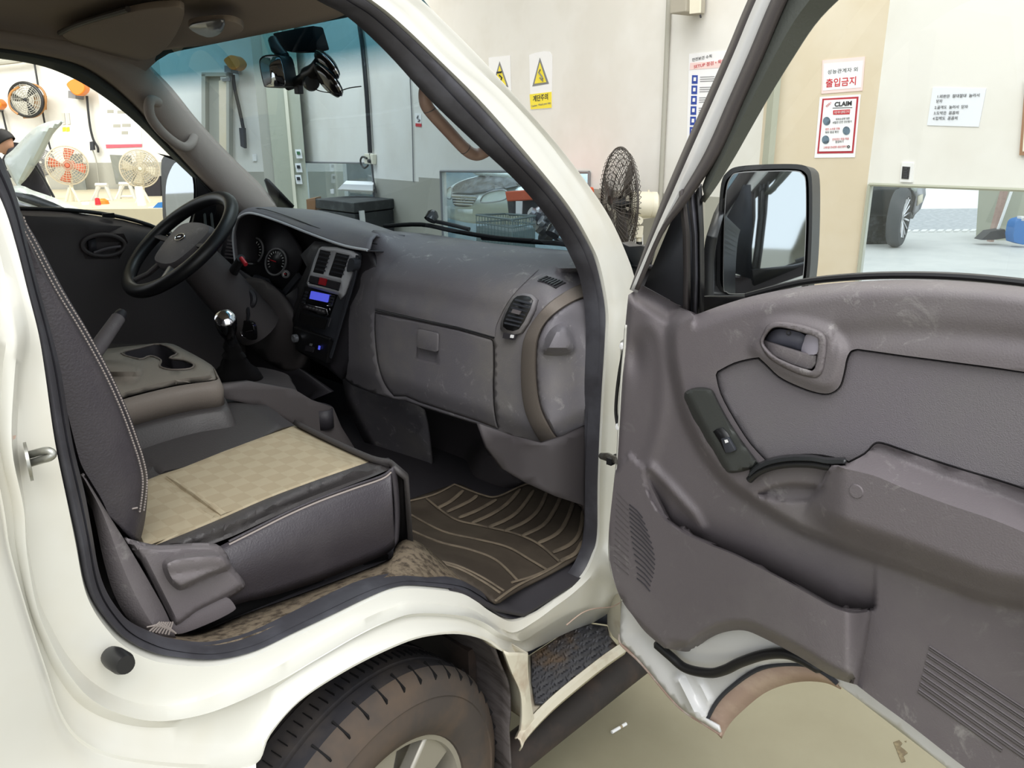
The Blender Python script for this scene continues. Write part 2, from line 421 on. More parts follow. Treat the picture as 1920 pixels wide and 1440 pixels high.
# ------------------------------------------------------------------ the setting
def st(o): o['kind'] = 'structure'; return o
def fwm(px):                                  # distance of the front wall along image column px
    a, b = G(702, 9.56), G(1340, 5.02); d = G(px, 1.)-CAM*np.array([1, 1, 0]); n = np.array([-(b-a)[1], (b-a)[0], 0])
    return (n@(a-CAM))/(n@d)
WM = Wall(G(575, fwm(575)), G(1457, fwm(1457)))
WC = Wall(G(1457, 4.62), G(1640, 4.4))
WR = Wall(G(1640, 4.4), G(1920, 3.8))
W2 = Wall(G(345, 12.9), G(575, 12.5))
W3 = Wall(G(-700, 16), G(345, 16))
st(obj('floor', [(-26, -16, 0), (24, -16, 0), (24, 26, 0), (-26, 26, 0), (-26, -16, -.2), (24, -16, -.2), (24, 26, -.2), (-26, 26, -.2)],
       [(0, 1, 2, 3), (7, 6, 5, 4), (0, 4, 5, 1), (1, 5, 6, 2), (2, 6, 7, 3), (3, 7, 4, 0)], 'floor_paint', smooth=False))
H = 5.0
def uvr(W, pts): return [tuple(W.uv(W.at(x, y))) for x, y in pts]
def box_uv(W, x0, y0, x1, y1): 
    (a, b), (c, d) = W.uv(W.at(x0, y0)), W.uv(W.at(x1, y1)); return [(a, d), (c, d), (c, b), (a, b)]
h1 = uvr(WM, [(828, 321), (1107, 323)]); h1 = [(h1[0][0], .35), (h1[1][0], .35), (h1[1][0], h1[1][1]), (h1[0][0], h1[0][1])]
h2 = uvr(WM, [(567, 304), (699, 306)]); h2 = [(h2[0][0]+.05, .5), (h2[1][0], .5), (h2[1][0], h2[1][1]), (h2[0][0]+.05, h2[0][1])]
wf = st(WM.slab('wall_front', -.3, WM.L, 0, H, 'wall_white', holes=[h1, h2], th=.05))
# grey dado paint: a raised coat below the step line, in pieces around the two glass panels
zd = WM.uv(WM.at(1250, 363))[1]; zd2 = WM.uv(WM.at(740, 337))[1]; u_step = WM.uv(WM.at(786, 345))[0]
def dado(u0, u1, z): return st(WM.slab('trim_1', u0, u1, 0, z, 'dado', th=.004, off=.004))
dado(-.3, h2[0][0], zd2); dado(h2[1][0], u_step, zd2); dado(u_step, h1[0][0], zd); dado(h1[1][0], WM.L, zd)
st(WC.slab('wall_side', 0, WC.L, 0, H, 'wall_cream'))
h3 = uvr(WR, [(1641, 346), (1926, 356)]); h3 = [(.02, .2), (h3[1][0]+1.2, .2), (h3[1][0]+1.2, h3[1][1]), (.02, h3[0][1])]
st(WR.slab('wall_right', 0, WR.L+3.0, 0, H, 'wall_white', holes=[h3], th=.03))
st(W2.slab('wall_back', -.2, W2.L+.6, 0, H, 'wall_white'))
st(W2.slab('trim_2', -.2, W2.L+.6, 0, W2.uv(W2.at(480, 322))[1], 'dado', th=.004, off=.004))
st(W3.slab('wall_left', 0, W3.L+.5, 0, H, 'wall_white'))
st(W3.slab('trim_3', 0, W3.L+.5, 0, W3.uv(W3.at(200, 305))[1], 'dado', th=.004, off=.004))
st(MB().prism([G(-700, 15.95, 0), G(345, 15.95, 0), G(345, 10.6, 0), G(-700, 10.6, 0)], (0, 0, .75)).build('floor_platform', 'floor_far', smooth=False))
# ceiling over the part of the garage in front of the truck
st(MB().prism([G(-900, 20, H), G(540, 20, H), G(575, fwm(575)+.3, H), G(1457, 4.9, H), G(1640, 4.55, H), G(2400, 3.3, H), G(2400, 2.2, H), G(-2500, 2.2, H)], (0, 0, .2)).build('ceiling', 'ceiling_white', smooth=False))
# grey pilaster beside the cream wall, vertical conduit, column and doorway
st(MB().prism([G(1436, 4.66), G(1447, 4.6), G(1458, 4.58), G(1458, 4.75), G(1436, 4.85)], (0, 0, H)).build('trim_4', 'column_green', smooth=False))
st(MB().prism([G(1395, 4.86), G(1436, 4.68), G(1436, 4.9), G(1395, 5.05)], (0, 0, H)).build('trim_5', 'wall_cream', smooth=False))
for k, (a, b, c, mm) in enumerate(((494, 513, 11.3, 'dado'), (513, 545, 11.25, 'column_green'), (545, 551, 11.2, 'cream_plastic'), (551, 574, 11.25, 'column_green'))):
    st(MB().prism([G(a, c), G(b, c), G(b, 11.8), G(a, 11.8)], (0, 0, H)).build('column', mm, smooth=False))
dw = empty('door_1', W2.at(415, 300)*np.array([1, 1, 0]))
dw['kind'] = 'structure'
WD = Wall(G(345, 12.8), G(575, 12.4))
fr = MB()
for x0, x1, y0, y1 in ((386, 393, 140, 300), (432, 437, 137, 300), (386, 437, 137, 144)):
    fr.prism([WD.at(x, y, .02) for x, y in ((x0, y0), (x1, y0), (x1, y1), (x0, y1))], WD.n*.12)
fr.build('door_frame', 'dado', dw, smooth=False)
plate('door_panel', [WD.at(x, y, .03) for x, y in ((393, 144), (413, 144), (413, 310), (393, 310))], WD.n*.01, 'dado', dw, smooth=False)
plate('door_leaf', [WD.at(x, y, .05) for x, y in ((413, 152), (432, 146), (434, 310), (414, 310))], WD.n*.04, 'wall_cream', dw, smooth=False)
plate('door_closer', [WD.at(x, y, .1) for x, y in ((420, 148), (434, 146), (434, 152), (420, 153))], WD.n*.05, 'grey', dw, smooth=False)

# glass panels in the wall, each with a thin frame
def framed(name, W, hole, label, cat, th=.012, mm='grey', off=.0):
    r_ = empty(name, W.xyz(hole[0][0], 0), label, cat)
    mb = MB()
    P = [W.xyz(u_, z, .012) for u_, z in hole]
    for i in range(4):
        a, b = P[i], P[(i+1) % 4]; mb.tube([a, b], th, 6)
    mb.build('panel_frame', mm, r_)
    plate('glass_pane', [W.xyz(u_, z, .002) for u_, z in hole], W.n*-.004, 'pane_glass', r_, smooth=False)
    return r_
framed('wall_mirror', WM, h1, 'large glass panel on the front wall showing a white sedan with raised hood', 'mirror')
framed('wall_mirror', WM, h2, 'small dim glass panel on the front wall behind the black storage chest', 'mirror')
framed('wall_mirror', WR, h3, 'wide mirror panel on the right wall showing a dark car wheel and the bright entrance', 'mirror', .01, 'column_green')
# their reflected scene, built as solid things behind the wall openings
bk = Wall(G(540, fwm(540)+2.6), G(1150, fwm(1150)+3.6))
st(bk.slab('wall_backdrop', -1, bk.L, 0, 3.2, 'reflect_blue', th=.1))  # added backdrop, stands in for what the front wall mirrors reflect
st(MB().prism([G(1560, 6, 0), G(2700, 6, 0), G(2700, 13.9, 0), G(1560, 13.9, 0)], (0, 0, .012)).build('floor_outside', 'concrete_pale', smooth=False))
st(MB().prism([G(1560, 13.95, 0), G(2700, 13.95, 0), G(2700, 18.5, 0), G(1560, 18.5, 0)], (0, 0, .01)).build('road', 'asphalt', smooth=False))
st(MB().prism([G(1560, 18.5, 0), G(2700, 18.5, 0), G(2700, 70, 0), G(1560, 70, 0)], (0, 0, .012)).build('floor_beyond', 'concrete_bright', smooth=False))
for k in range(14):
    a = 1690+k*16
    st(MB().prism([G(a, 13.6, .012), G(a+10, 13.6, .012), G(a+14, 13.9, .012), G(a+4, 13.9, .012)], (0, 0, .02)).build('kerb_mark', 'white', smooth=False))

# ================================================================== the truck
TR = empty('cab_truck', (0.1, 0, 0), 'cream white cab truck with its passenger door swung open', 'truck')
def side(z): return -.80 if z < 1.15 else -.80+.13*min((z-1.15)/.63, 1.3)**1.3
def PS(px, py, off=0.):
    y = -.80+off
    for _ in range(8): p = PY(px, py, y); y = side(p[2])+off
    return PY(px, py, y)
# rows: weatherstrip inner | weatherstrip outer | flange crease | ridge | outer edge     (a 6th value per entry: depth of the outer edge)
K = [
 ((470,-78),(560,-85),(590,-100),(615,-110),(645,-120)), ((605,0),(686,0),(727,0),(755,-2),(790,0)), ((661,31),(740,42),(772,40),(800,38),(832,40)),
 ((732,96),(815,112),(838,108),(868,106),(900,108)), ((815,187),(898,196),(925,183),(950,180),(980,196)), ((898,267),(982,292),(1012,280),(1036,276),(1062,292)),
 ((982,346),(1057,383),(1085,383),(1108,384),(1135,394)), ((1044,421),(1098,450),(1125,463),(1148,466),(1172,470)), ((1077,479),(1119,500),(1145,520),(1168,522),(1192,530)),
 ((1098,533),(1134,583),(1151,585),(1170,590),(1200,600)), ((1107,620),(1132,645),(1150,650),(1172,655),(1200,660)), ((1104,740),(1125,753),(1143,760),(1168,765),(1200,765)),
 ((1105,900),(1118,900),(1137,900),(1162,905),(1200,910)), ((1102,1000),(1117,1000),(1137,1000),(1162,1015),(1200,1020)), ((1090,1050),(1107,1040),(1126,1045),(1158,1075),(1200,1090)),
 ((1072,1085),(1090,1075),(1110,1078),(1145,1125),(1172,1165)), ((1045,1107),(1062,1105),(1075,1112),(1100,1140),(1115,1168)), ((1015,1126),(1030,1127),(1040,1138),(1052,1160),(1062,1187)),
 ((985,1138),(997,1147),(1003,1165),(1010,1185),(1012,1212)), ((960,1141),(955,1160),(962,1186),(978,1203),(988,1222)), ((930,1128),(915,1142),(928,1168),(940,1192),(948,1224)),
 ((900,1107),(887,1122),(894,1143),(905,1170),(913,1202)), ((860,1088),(855,1106),(856,1134),(858,1155),(861,1189)), ((780,1079),(780,1097),(777,1129),(776,1151),(792,1195)),
 ((737,1080),(737,1100),(726,1142),(722,1166),(724,1220)), ((680,1094),(687,1120),(670,1167),(664,1194),(642,1262)), ((615,1123),(625,1150),(602,1204),(595,1234),(561,1316)),
 ((545,1158),(550,1185),(522,1249),(515,1281),(507,1378)), ((470,1193),(475,1220),(440,1287),(435,1320),(480,1432)), ((396,1210),(400,1236),(370,1315),(367,1342),(400,1441)),
 ((325,1203),(321,1231),(300,1322),(290,1353),(290,1434)), ((284,1189),(275,1220),(230,1305),(220,1341),(200,1418)), ((246,1169),(232,1196),(175,1272),(160,1310),(145,1388)),
 ((218,1138),(202,1165),(135,1230),(115,1255),(112,1340)), ((198,1105),(177,1128),(105,1180),(85,1198),(86,1260)), ((184,1063),(162,1086),(79,1122),(60,1132),(58,1174)),
 ((173,1000),(148,1011),(58,1022),(43,1034),(18,1040)), ((158,920),(133,944),(53,948),(37,950),(5,965)), ((136,830),(107,824),(41,828),(12,835),(-15,840)),
 ((115,700),(86,700),(48,700),(18,700),(-20,700)), ((98,630),(71,624),(55,630),(25,630),(-20,620)), ((76,550),(51,547),(36,540),(8,540),(-30,540)),
 ((53,462),(29,458),(10,455),(-12,450),(-50,450)), ((33,375),(4,380),(-20,372),(-42,365),(-80,360)), ((5,300),(-45,285),(-70,275),(-90,265),(-130,255)), ((-50,190),(-100,178),(-125,168),(-145,158),(-190,148)),
]
OFF = [.030, 0., -.014, -.046, -.060]
rows3 = []
for r_ in range(5):
    row = []
    for i, k in enumerate(K):
        o_ = OFF[r_]
        if i <= 13 or i >= 41: o_ = [.030, 0., -.007, -.013, -.022][r_]
        if r_ == 4 and 15 <= i <= 18: o_ = .065
        if r_ == 4 and i == 19: o_ = .02
        if r_ == 3 and 15 <= i <= 19: o_ = .0
        row.append(PS(k[r_][0], k[r_][1], o_))
    # carry the rows over the roof rail (out of frame) and close the loop
    a, b = row[-1], row[0]
    lift = [0.0, .012, .03, .05, .07][r_]
    for t in (.2, .5, .75):
        x = a[0]+(b[0]-a[0])*t
        zz = 1.765+lift+.03*math.sin(math.pi*t)
        row.append(np.array([x, side(zz)+OFF[r_], zz]))
    rows3.append(row)
CL = [cat3(r_, 5, True) for r_ in rows3]
NR = len(CL[0])
def blend(a, b, t, dy=0.):
    return [p*(1-t)+q*t+np.array([0, dy, 0]) for p, q in zip(a, b)]
GM = [float(min(max((j/5-18)/3, 0), 1)*min(max((41-j/5)/3, 0), 1)) for j in range(NR)]      # grooves only along the sill and rear jamb
def blg(a, b, t, dy): return [p*(1-t)+q*t+np.array([0, dy*(m if dy > 0 else .25+.75*m), 0]) for p, q, m in zip(a, b, GM)]
obj('weatherstrip', *loft([blend(CL[0], CL[0], 0, .012), CL[0], blend(CL[0], CL[1], .12, -.006), blend(CL[0], CL[1], .42, -.009), blend(CL[0], CL[1], .5, -.003), blend(CL[0], CL[1], .58, -.009), blend(CL[0], CL[1], .88, -.006), CL[1], blend(CL[1], CL[1], 0, .03)], True), 'seal', TR, angle=60)
def back_off(a, dx, dy, dz=0.): return [p+np.array([dx, dy, dz]) for p in a]
body_rows = [blend(CL[1], CL[1], 0, .012), blend(CL[1], CL[2], .12, -.006), blend(CL[1], CL[2], .85), CL[2], blg(CL[2], CL[3], .2, .006), blg(CL[2], CL[3], .8, -.008), CL[3], blg(CL[3], CL[4], .25, .012), blg(CL[3], CL[4], .7, .008), blg(CL[3], CL[4], .9, -.002), CL[4], blend(CL[4], CL[4], 0, .02)]
BO = obj('body_side', *loft(body_rows, True), 'paint', TR, angle=50)
# outer skin around the opening: wheel arch cheek, rear quarter of the cab, lower sill
def idx(i): return i*5
outer = []
rr = CL[4]
# rear quarter and roof side panel as a strip from the outer edge to a far contour
i0, i1 = idx(28), NR
far = []
seg = rr[i0:i1]
for p in seg:
    x = p[0]-.9 if True else 0
    far.append(np.array([-1.02, -.885 if p[2] < 1.2 else side(p[2])-.085, max(p[2], .40)]))
far2 = [np.array([f[0], .3, f[2]]) for f in far]
mid = [p+np.array([-.012, -.022, -.004]) for p in seg]
obj('cab_rear_panel', *loft([seg, mid, far]), 'paint', TR, angle=70)
# front fender strip beyond the hinge post and A-pillar: turns the corner to the windscreen
seg = rr[0:idx(16)]
turn = [p+np.array([.035, .03, .0]) for p in seg]; turn2 = [p+np.array([.075, .12, .0]) for p in seg]
obj('front_pillar_skin', *loft([seg, turn, turn2]), 'paint', TR, angle=70)
# lip of the wheel arch turned inwards
arch = rr[idx(20):idx(29)]
arch2 = [p+np.array([0, .03, -.004]) for p in arch]; arch3 = [p+np.array([0, .10, 0]) for p in arch]
obj('wheel_arch_lip', *loft([arch, arch2]), 'paint_dirty', TR, solid=.004)
# fender liner: a vaulted skin from the arch inwards
ax_c = np.array([0.03, 0, .33])
_post = cat3([PY(x, y, -.865) for x, y in ((976,1384),(979,1345),(976,1300),(961,1262),(950,1230))], 4)
archL = _post+list(arch[2:])
def linr(y, k): 
    out = []
    for p in archL:
        d = p-ax_c; d[1] = 0; out.append(np.array([ax_c[0]+d[0]*k, y, ax_c[2]+d[2]*k]))
    lo = out[0]; out = [np.array([lo[0]+.005, y, .20])]+[np.array([lo[0]+.005, y, .30])]+out
    hi = out[-1]; out += [np.array([hi[0]-.1, y, .45]), np.array([hi[0]-.16, y, .25])]
    return out
obj('fender_liner', *loft([linr(-.83, 1.0), linr(-.80, 1.04), linr(-.72, 1.05), linr(-.70, 1.035), linr(-.62, 1.035), linr(-.60, 1.05), linr(-.5, 1.05), linr(-.3, 1.03)]), 'liner', TR, solid=.004)
# post between wheel arch and step
post = [((945,1222),(960,1262),(976,1300),(979,1345),(975,1383)), ((955,1224),(972,1262),(984,1300),(987,1345),(984,1385)), ((990,1224),(990,1250),(993,1290),(999,1335),(1006,1362))]
R0 = [PY(x, y, -.865) for x, y in post[0]]; R1 = [PY(x, y, -.868) for x, y in post[1]]; R2 = [PY(x, y, -.860) for x, y in post[2]]
obj('step_post', *loft([cat3([p+np.array([-.0, .006, 0]) for p in R0], 4), cat3(R0, 4), cat3(R1, 4), cat3(R2, 4), cat3([p+np.array([.0, .10, 0]) for p in R2], 4)]), 'paint_dirty', TR, solid=.003)
# step
ZST = .415
so = [PZ(x, y, ZST) for x, y in ((992,1225),(1050,1189),(1080,1170),(1095,1165),(1143,1171),(1147,1192),(1164,1210),(1040,1308),(1018,1335),(1000,1340),(992,1290))]
sb = MB().prism([p+np.array([0, 0, -.02]) for p in so], (0, 0, .012)); sb.build('step_base', 'paint_dirty', TR)
def treadz(px, py, d): return PZ(px, py, ZST+d)
tr = relief('step_mat', [(996,1228),(1050,1192),(1082,1172),(1097,1168),(1139,1174),(1143,1193),(1159,1212),(1038,1304),(1022,1318),(1003,1318),(996,1278)], treadz, 'step_tread', TR, step=3.0, solid=.004,
     depth=lambda v: (lambda P: .0035*np.sign(np.sin(P[:, 1]*2*math.pi/.028+1.7*np.sign(np.sin(P[:, 0]*2*math.pi/.06))))*(np.abs(np.sin(P[:, 0]*2*math.pi/.06)) > .25))(np.array([PZ(x, y, ZST) for x, y in v])))
# black upstand behind the tread
up = [PZ(x, y, ZST) for x, y in ((992,1228),(1050,1191),(1080,1171),(1095,1166),(1143,1172))]
obj('step_upstand', *loft([cat3(up, 4), cat3([p+np.array([.004, .004, .035]) for p in up], 4)]), 'charcoal', TR, solid=.004)
riser = [p+np.array([.006, .006, .03]) for p in up]
# outer white lip of the step
lip = [PZ(x, y, ZST) for x, y in ((975,1392),(984,1374),(1014,1340),(1050,1306),(1100,1265),(1140,1234),(1172,1212))]
obj('step_lip', *loft([cat3([p+np.array([0, .012, .0]) for p in lip], 4), cat3([p+np.array([0, .007, .005]) for p in lip], 4), cat3([p+np.array([0, .001, .003]) for p in lip], 4), cat3([p+np.array([0, -.003, -.008]) for p in lip], 4), cat3([p+np.array([0, .004, -.022]) for p in lip], 4)]), 'paint_dirty', TR, solid=.003)
plate('step_end_wall', [PZ(x, y, ZST) for x, y in ((1138,1170),(1148,1192),(1168,1209),(1178,1200),(1170,1172))], (0, 0, .12), 'paint_dirty', TR)
MB().tube([PS(x, y, -.052) for x, y in spl([(1062,1172),(1090,1150),(1115,1141),(1146,1138),(1166,1128)], 4)], .0014, 5).build('rust_seam', 'rust', TR)
plate('paint_chip', [PS(x, y, -.037) for x, y in ((8,823),(18,818),(30,816),(28,822),(16,827))], (0, -.001, 0), 'rust', TR, smooth=False)
# black pipe under the step
pp = [PY(x, y, -.775) for x, y in ((930,1445),(975,1405),(1085,1320),(1190,1240),(1260,1190))]
MB().tube(cat3(pp, 4), .042, 16).build('under_pipe', 'under', TR)
# bump stops and striker on the jamb
b0 = PS(208, 1230, -.02); b1 = PS(236, 1247, -.06)
ax = (b1-b0); MB().lathe([(0, 0), (.012, 0), (.0135, .01), (.0135, np.linalg.norm(ax)*.8), (.011, np.linalg.norm(ax)), (0, np.linalg.norm(ax))], b0, ax, 20).build('bump_stop', 'black', TR)
s0 = PS(50, 866, -.036)
MB().lathe([(0, 0), (.021, 0), (.021, .003), (0, .004)], s0, (1, -.22, 0), 24).build('striker_plate', 'steel', TR)
sa, sb_, sc_ = PS(54, 853, -.036), PS(92, 847, -.06), PS(58, 868, -.036)
MB().tube(cat3([sa, PS(80, 846, -.055), PS(93, 846, -.062), PS(99, 852, -.064), PS(92, 858, -.062), PS(78, 862, -.052), sc_], 5), .0042, 10).build('striker_loop', 'steel', TR)

# ---------------- front wheel
WC_ = np.array([-.06, -.735, .335]); AX = (0.16, -1, 0.0)
WH = bpy.data.objects  # noqa
prof = [(.19, -.10), (.215, -.115), (.26, -.122), (.30, -.112), (.322, -.09)]
grooves = []
for a0 in (-.06, -.005, .05):
    prof += [(.334-.004*abs(a0)/.05, a0-.005), (.324, a0-.003), (.324, a0+.003), (.334-.004*abs(a0)/.05, a0+.005)]
prof += [(.328, .083)]
tyre = MB().lathe(prof, WC_, AX, 72).build('tyre', 'tyre', TR, angle=30)
sw = MB().lathe([(.328, .083), (.322, .094), (.312, .104), (.285, .116), (.283, .1135), (.262, .119), (.24, .120), (.222, .112), (.21, .104), (.203, .088)], WC_, AX, 96).build('tyre_sidewall', 'tyre_side', tyre, angle=30)
# shoulder sipes
A = np.array(AX)/np.linalg.norm(AX); x_ = np.cross(A, [0, 0, 1.]); x_ /= np.linalg.norm(x_); y_ = np.cross(A, x_)
mb = MB()
for k in range(46):
    a = 2*math.pi*k/46+.02; rd = x_*math.cos(a)+y_*math.sin(a); tg = np.cross(A, rd)
    mb.box(WC_+rd*.320+A*.088, (.012, .0035, .036), (rd, tg, A*.92+rd*-.4))
mb.build('shoulder_sipe', 'black_matte', tyre, smooth=False)['kind'] = 'stuff'
mb = MB()
for k in range(120):
    a = 2*math.pi*k/120; rd = x_*math.cos(a)+y_*math.sin(a); tg = np.cross(A, rd)
    for off in (-.085, -.032, .024): mb.box(WC_+rd*.3305+A*(off+.003*(k % 2)), (.008, .0014, .022), (rd, tg*.9+A*.3, A))
mb.build('tread_sipe', 'black_matte', tyre, smooth=False)['kind'] = 'stuff'
rim = MB().lathe([(.207, .085), (.212, .094), (.208, .100), (.199, .098), (.196, .085), (.19, .04), (.15, .03), (.06, .055), (.055, .075), (0, .078)], WC_, AX, 64).build('wheel_rim', 'alloy', TR)
mb = MB()
for k in range(7):
    a = 2*math.pi*(k+.22)/7; rd = x_*math.cos(a)+y_*math.sin(a); tg = np.cross(A, rd)
    mb.prism([WC_+rd*.205+A*.088+tg*.052, WC_+rd*.205+A*.088-tg*.052, WC_+rd*.07+A*.080-tg*.020, WC_+rd*.07+A*.080+tg*.020], -A*.03)
mb.build('wheel_spoke', 'alloy', rim, bevel=.006)
MB().box((.0, -.45, .33), (.14, .5, .12)).build('axle_beam', 'under', TR)
MB().box((.28, -.60, .46), (.05, .25, .16)).build('wheel_house_bracket', 'under', TR)
MB().box((-.45, -.55, .52), (.7, .08, .14)).build('chassis_rail', 'under', TR)
MB().box((.1, .55, .52), (1.9, .08, .14)).build('chassis_rail', 'under', TR)
tw = tyre.copy(); COL.objects.link(tw); tw.parent = TR; tw.location = (0, 1.47, 0)

# ================================================================== cab interior
def XZp(prof, y0, y1, ny=12):                  # loft a profile in the fore-and-aft plane across the cab
    return [[np.array([x, y, z]) for x, z in prof] for y in np.linspace(y0, y1, ny)]
# ---- shell: floor pan, fire wall, back wall, roof, far side
obj('floor_pan', *loft([[np.array([x, y, z]) for x, z in ((-.52, .80), (-.30, .80), (.06, .785), (.16, .765), (.26, .68), (.34, .628), (.80, .628), (.86, .70))] for y in (-.805, -.4, 0, .4, .8)]), 'dash_dark', TR, solid=.01)
obj('cab_back_wall', *loft([[np.array([-.50, y, z]) for z in (.75, 1.2, 1.5, 1.8)] for y in (-.80, -.3, .3, .78)]), 'trim_dark', TR, solid=.02)
obj('fire_wall', *loft([[np.array([x, y, z]) for x, z in ((.86, .62), (.86, .95), (.80, 1.27))] for y in (-.80, 0, .80)]), 'dash_dark', TR, solid=.01)
roofp = [(-.52, 1.80), (-.3, 1.835), (-.05, 1.84), (.18, 1.815), (.33, 1.772)]
hl = []
for y in np.linspace(-.66, .66, 23):
    k = max(0, (abs(y)-.45)/.21)**2
    hl.append([np.array([x-.05*k*(i == 4), y, z-.085*k]) for i, (x, z) in enumerate(roofp)])
obj('headliner', *loft([cat3(r_, 4) for r_ in hl]), 'headliner', TR, solid=.012, offset=1)
ro = []
for y in np.linspace(-.67, .67, 23):
    k = max(0, (abs(y)-.45)/.22)**2
    ro.append([np.array([x, y, z-.10*k]) for x, z in ((-.56, 1.86), (-.3, 1.90), (0, 1.905), (.16, 1.875), (.27, 1.82))])
obj('roof_panel', *loft([cat3(r_, 4) for r_ in ro]), 'paint', TR, solid=.006)
def relY(y): return lambda px, py, d: PY(px, py, y+d)
def relX(x): return lambda px, py, d: PX(px, py, x+d)
# ---- far (driver) side: A-pillar trim, window frame, door panel
def FW(px, py, d=0.):                        # far side wall, leaning in above the belt
    y = .74
    for _ in range(6):
        p = PY(px, py, y); y = .76+d-(max(0, p[2]-1.3)*.22)
    return PY(px, py, y)
fo = spl([(-70,78),(0,84),(71,96),(142,114),(189,140),(236,178),(271,213),(300,250),(347,300),(387,343),(443,400)], 4)
fi = spl([(-70,104),(0,108),(71,120),(118,136),(165,160),(212,192),(260,232),(300,271),(335,306),(360,330),(400,372)], 4)
fm = [((a[0]*.45+b[0]*.55), (a[1]*.45+b[1]*.55)) for a, b in zip(fo, fi)]
obj('driver_window_frame', *loft([[FW(x, y, -.02) for x, y in fo], [FW(x, y, -.03) for x, y in fm], [FW(x, y, -.012) for x, y in fi], [FW(x, y, .03) for x, y in fi]]), 'seal_grey', TR, solid=.003)
tr_o = spl([(-70,50),(0,56),(71,66),(150,80),(210,100),(267,128),(300,160),(335,205),(385,262),(430,312),(480,362),(515,392)], 4)
hi_o = [p for p in tr_o]
n_ = len(tr_o)
foR = resample(fo, n_)
rowsA = []
for t, dd in ((0, -.02), (.12, -.05), (.35, -.075), (.7, -.075), (1, -.06)):
    row = []
    for i in range(n_):
        x = foR[i][0]*(1-t)+tr_o[i][0]*t; y = foR[i][1]*(1-t)+tr_o[i][1]*t
        row.append(FW(x, y, dd))
    rowsA.append(row)
# the last row carries on to the windscreen edge
we = spl([(-70,20),(0,24),(80,36),(160,60),(225,85),(267,105),(278,128),(317,168),(367,230),(433,300),(483,347),(515,388)], 4)
WSN = np.array([.485, 0, .475]); 
def ws_plane(px, py, d=0.):
    a = np.array([.33, 0, 1.772]); b = np.array([.815, 0, 1.275]); n = np.array([(a-b)[2], 0, -(a-b)[0]]); n /= np.linalg.norm(n)
    return PL(px, py, n, n@a+d)
rl = []
for i, (x, y) in enumerate(we):
    p = FW(x, y, -.10); q = ws_plane(x, y, -.012)
    t = min(max((i-18)/6, 0), 1)
    rl.append(p*(1-t)+q*t)
rowsA.append(rl)
obj('driver_pillar_trim', *loft(rowsA), 'headliner', TR, solid=.01, offset=1, angle=80)
relief('sail_panel', [(300,290),(347,300),(387,343),(445,402),(450,425),(395,430),(372,420),(366,330),(345,308)], lambda a, b, d: FW(a, b, .01), 'black_matte', TR, step=0, solid=.02)
for a in ((370, 320, 386, 430), (380, 330, 399, 430)):
    MB().tube([FW(a[0], a[1], -.01), FW(a[2]-6, (a[1]+a[3])/2, -.012), FW(a[2], a[3], -.01)], .005, 6).build('glass_run', 'seal_grey', TR)
dp = [(-80,390),(0,391),(42,393),(90,394),(130,397),(180,404),(230,412),(280,425),(330,450),(470,560),(470,760),(-80,760)]
relief('driver_door_panel', dp, lambda a, b, d: FW(a, b, d), 'trim_dark', TR, step=16, solid=.02,
       feats=[[(-70,402),(42,404),(130,408),(230,424),(290,440)]],
       depth=lambda v: -.05+.05*(1-ss(v[:, 1]-np.interp(v[:, 0], [0, 130, 280, 330], [392, 397, 425, 450]), 0, 14))+.03*(1-ss(sdist(v, ell(194, 460, 36, 20)), -6, 6)))
hb = ell(194, 460, 40, 20, 0, 32)
mbx = MB().tube([FW(x, y, -.055) for x, y in hb], .006, 8, closed=True); h_ = mbx.build('driver_door_handle_bezel', 'trim_dark', TR)
relief('driver_door_lever', [(165,452),(180,447),(182,474),(168,476)], lambda a, b, d: FW(a, b, -.05), 'dash_dark', h_, step=0, solid=.01)
MB().tube([FW(x, y, -.058) for x, y in spl([(176,474),(200,466),(226,462)], 4)], .004, 6).build('driver_door_pull', 'trim', h_)
relief('driver_window_glass', [(-70,104),(0,108),(71,120),(118,136),(165,160),(212,192),(260,232),(300,271),(335,306),(360,330),(366,430),(330,452),(280,428),(130,399),(-70,392)], lambda a, b, d: FW(a, b, .012), 'side_glass', TR, step=0, solid=.0)
MB().tube([FW(x, y, .0) for x, y in spl([(-80,388),(0,389),(42,391),(130,394),(212,404),(280,422),(330,446)], 4)], .006, 8).build('belt_seal', 'black', TR)
plate('belt_clip', [FW(x, y, -.01) for x, y in ((190,400),(212,399),(213,409),(192,407))], (0, -.01, 0), 'black', TR, smooth=False)
# driver-side outer mirror
mo = spl([(302,300),(318,293),(345,294),(362,310),(368,350),(366,400),(352,440),(318,445),(306,420),(303,360)], 3, True)
relief('driver_mirror_housing', mo, relX(.46), 'black', TR, step=0, solid=.07, offset=-1, bevel=.01)
mg = spl([(319,320),(332,303),(350,312),(361,335),(363,370),(358,405),(345,435),(322,435),(312,405),(311,350)], 3, True)
relief('driver_mirror_glass', mg, relX(.455), 'mirror', TR, step=0, solid=.0)
for z in (1.36, 1.42): MB().tube([(.56, .80, z), (.50, 1.0, z-.02)], .012, 8).build('driver_mirror_arm', 'black', TR)

obj('driver_side_inner', [(-.5, .80, .62), (.95, .80, .62), (.95, .80, 1.26), (-.5, .80, 1.26)], [(0, 1, 2, 3)], 'trim_dark', TR, solid=.01)
# ---- windscreen
rows = []
for t in np.linspace(0, 1, 14):
    x = .33+(.83-.33)*t; z = 1.775+(1.262-1.775)*t; yw = .62+.12*t
    rows.append([np.array([x-.05*(abs(s_)**3)+.012*math.sin(math.pi*t), s_*yw, z+.0]) for s_ in np.linspace(-1, 1, 21)])
obj('windshield', *loft(rows), 'windshield_glass', TR)
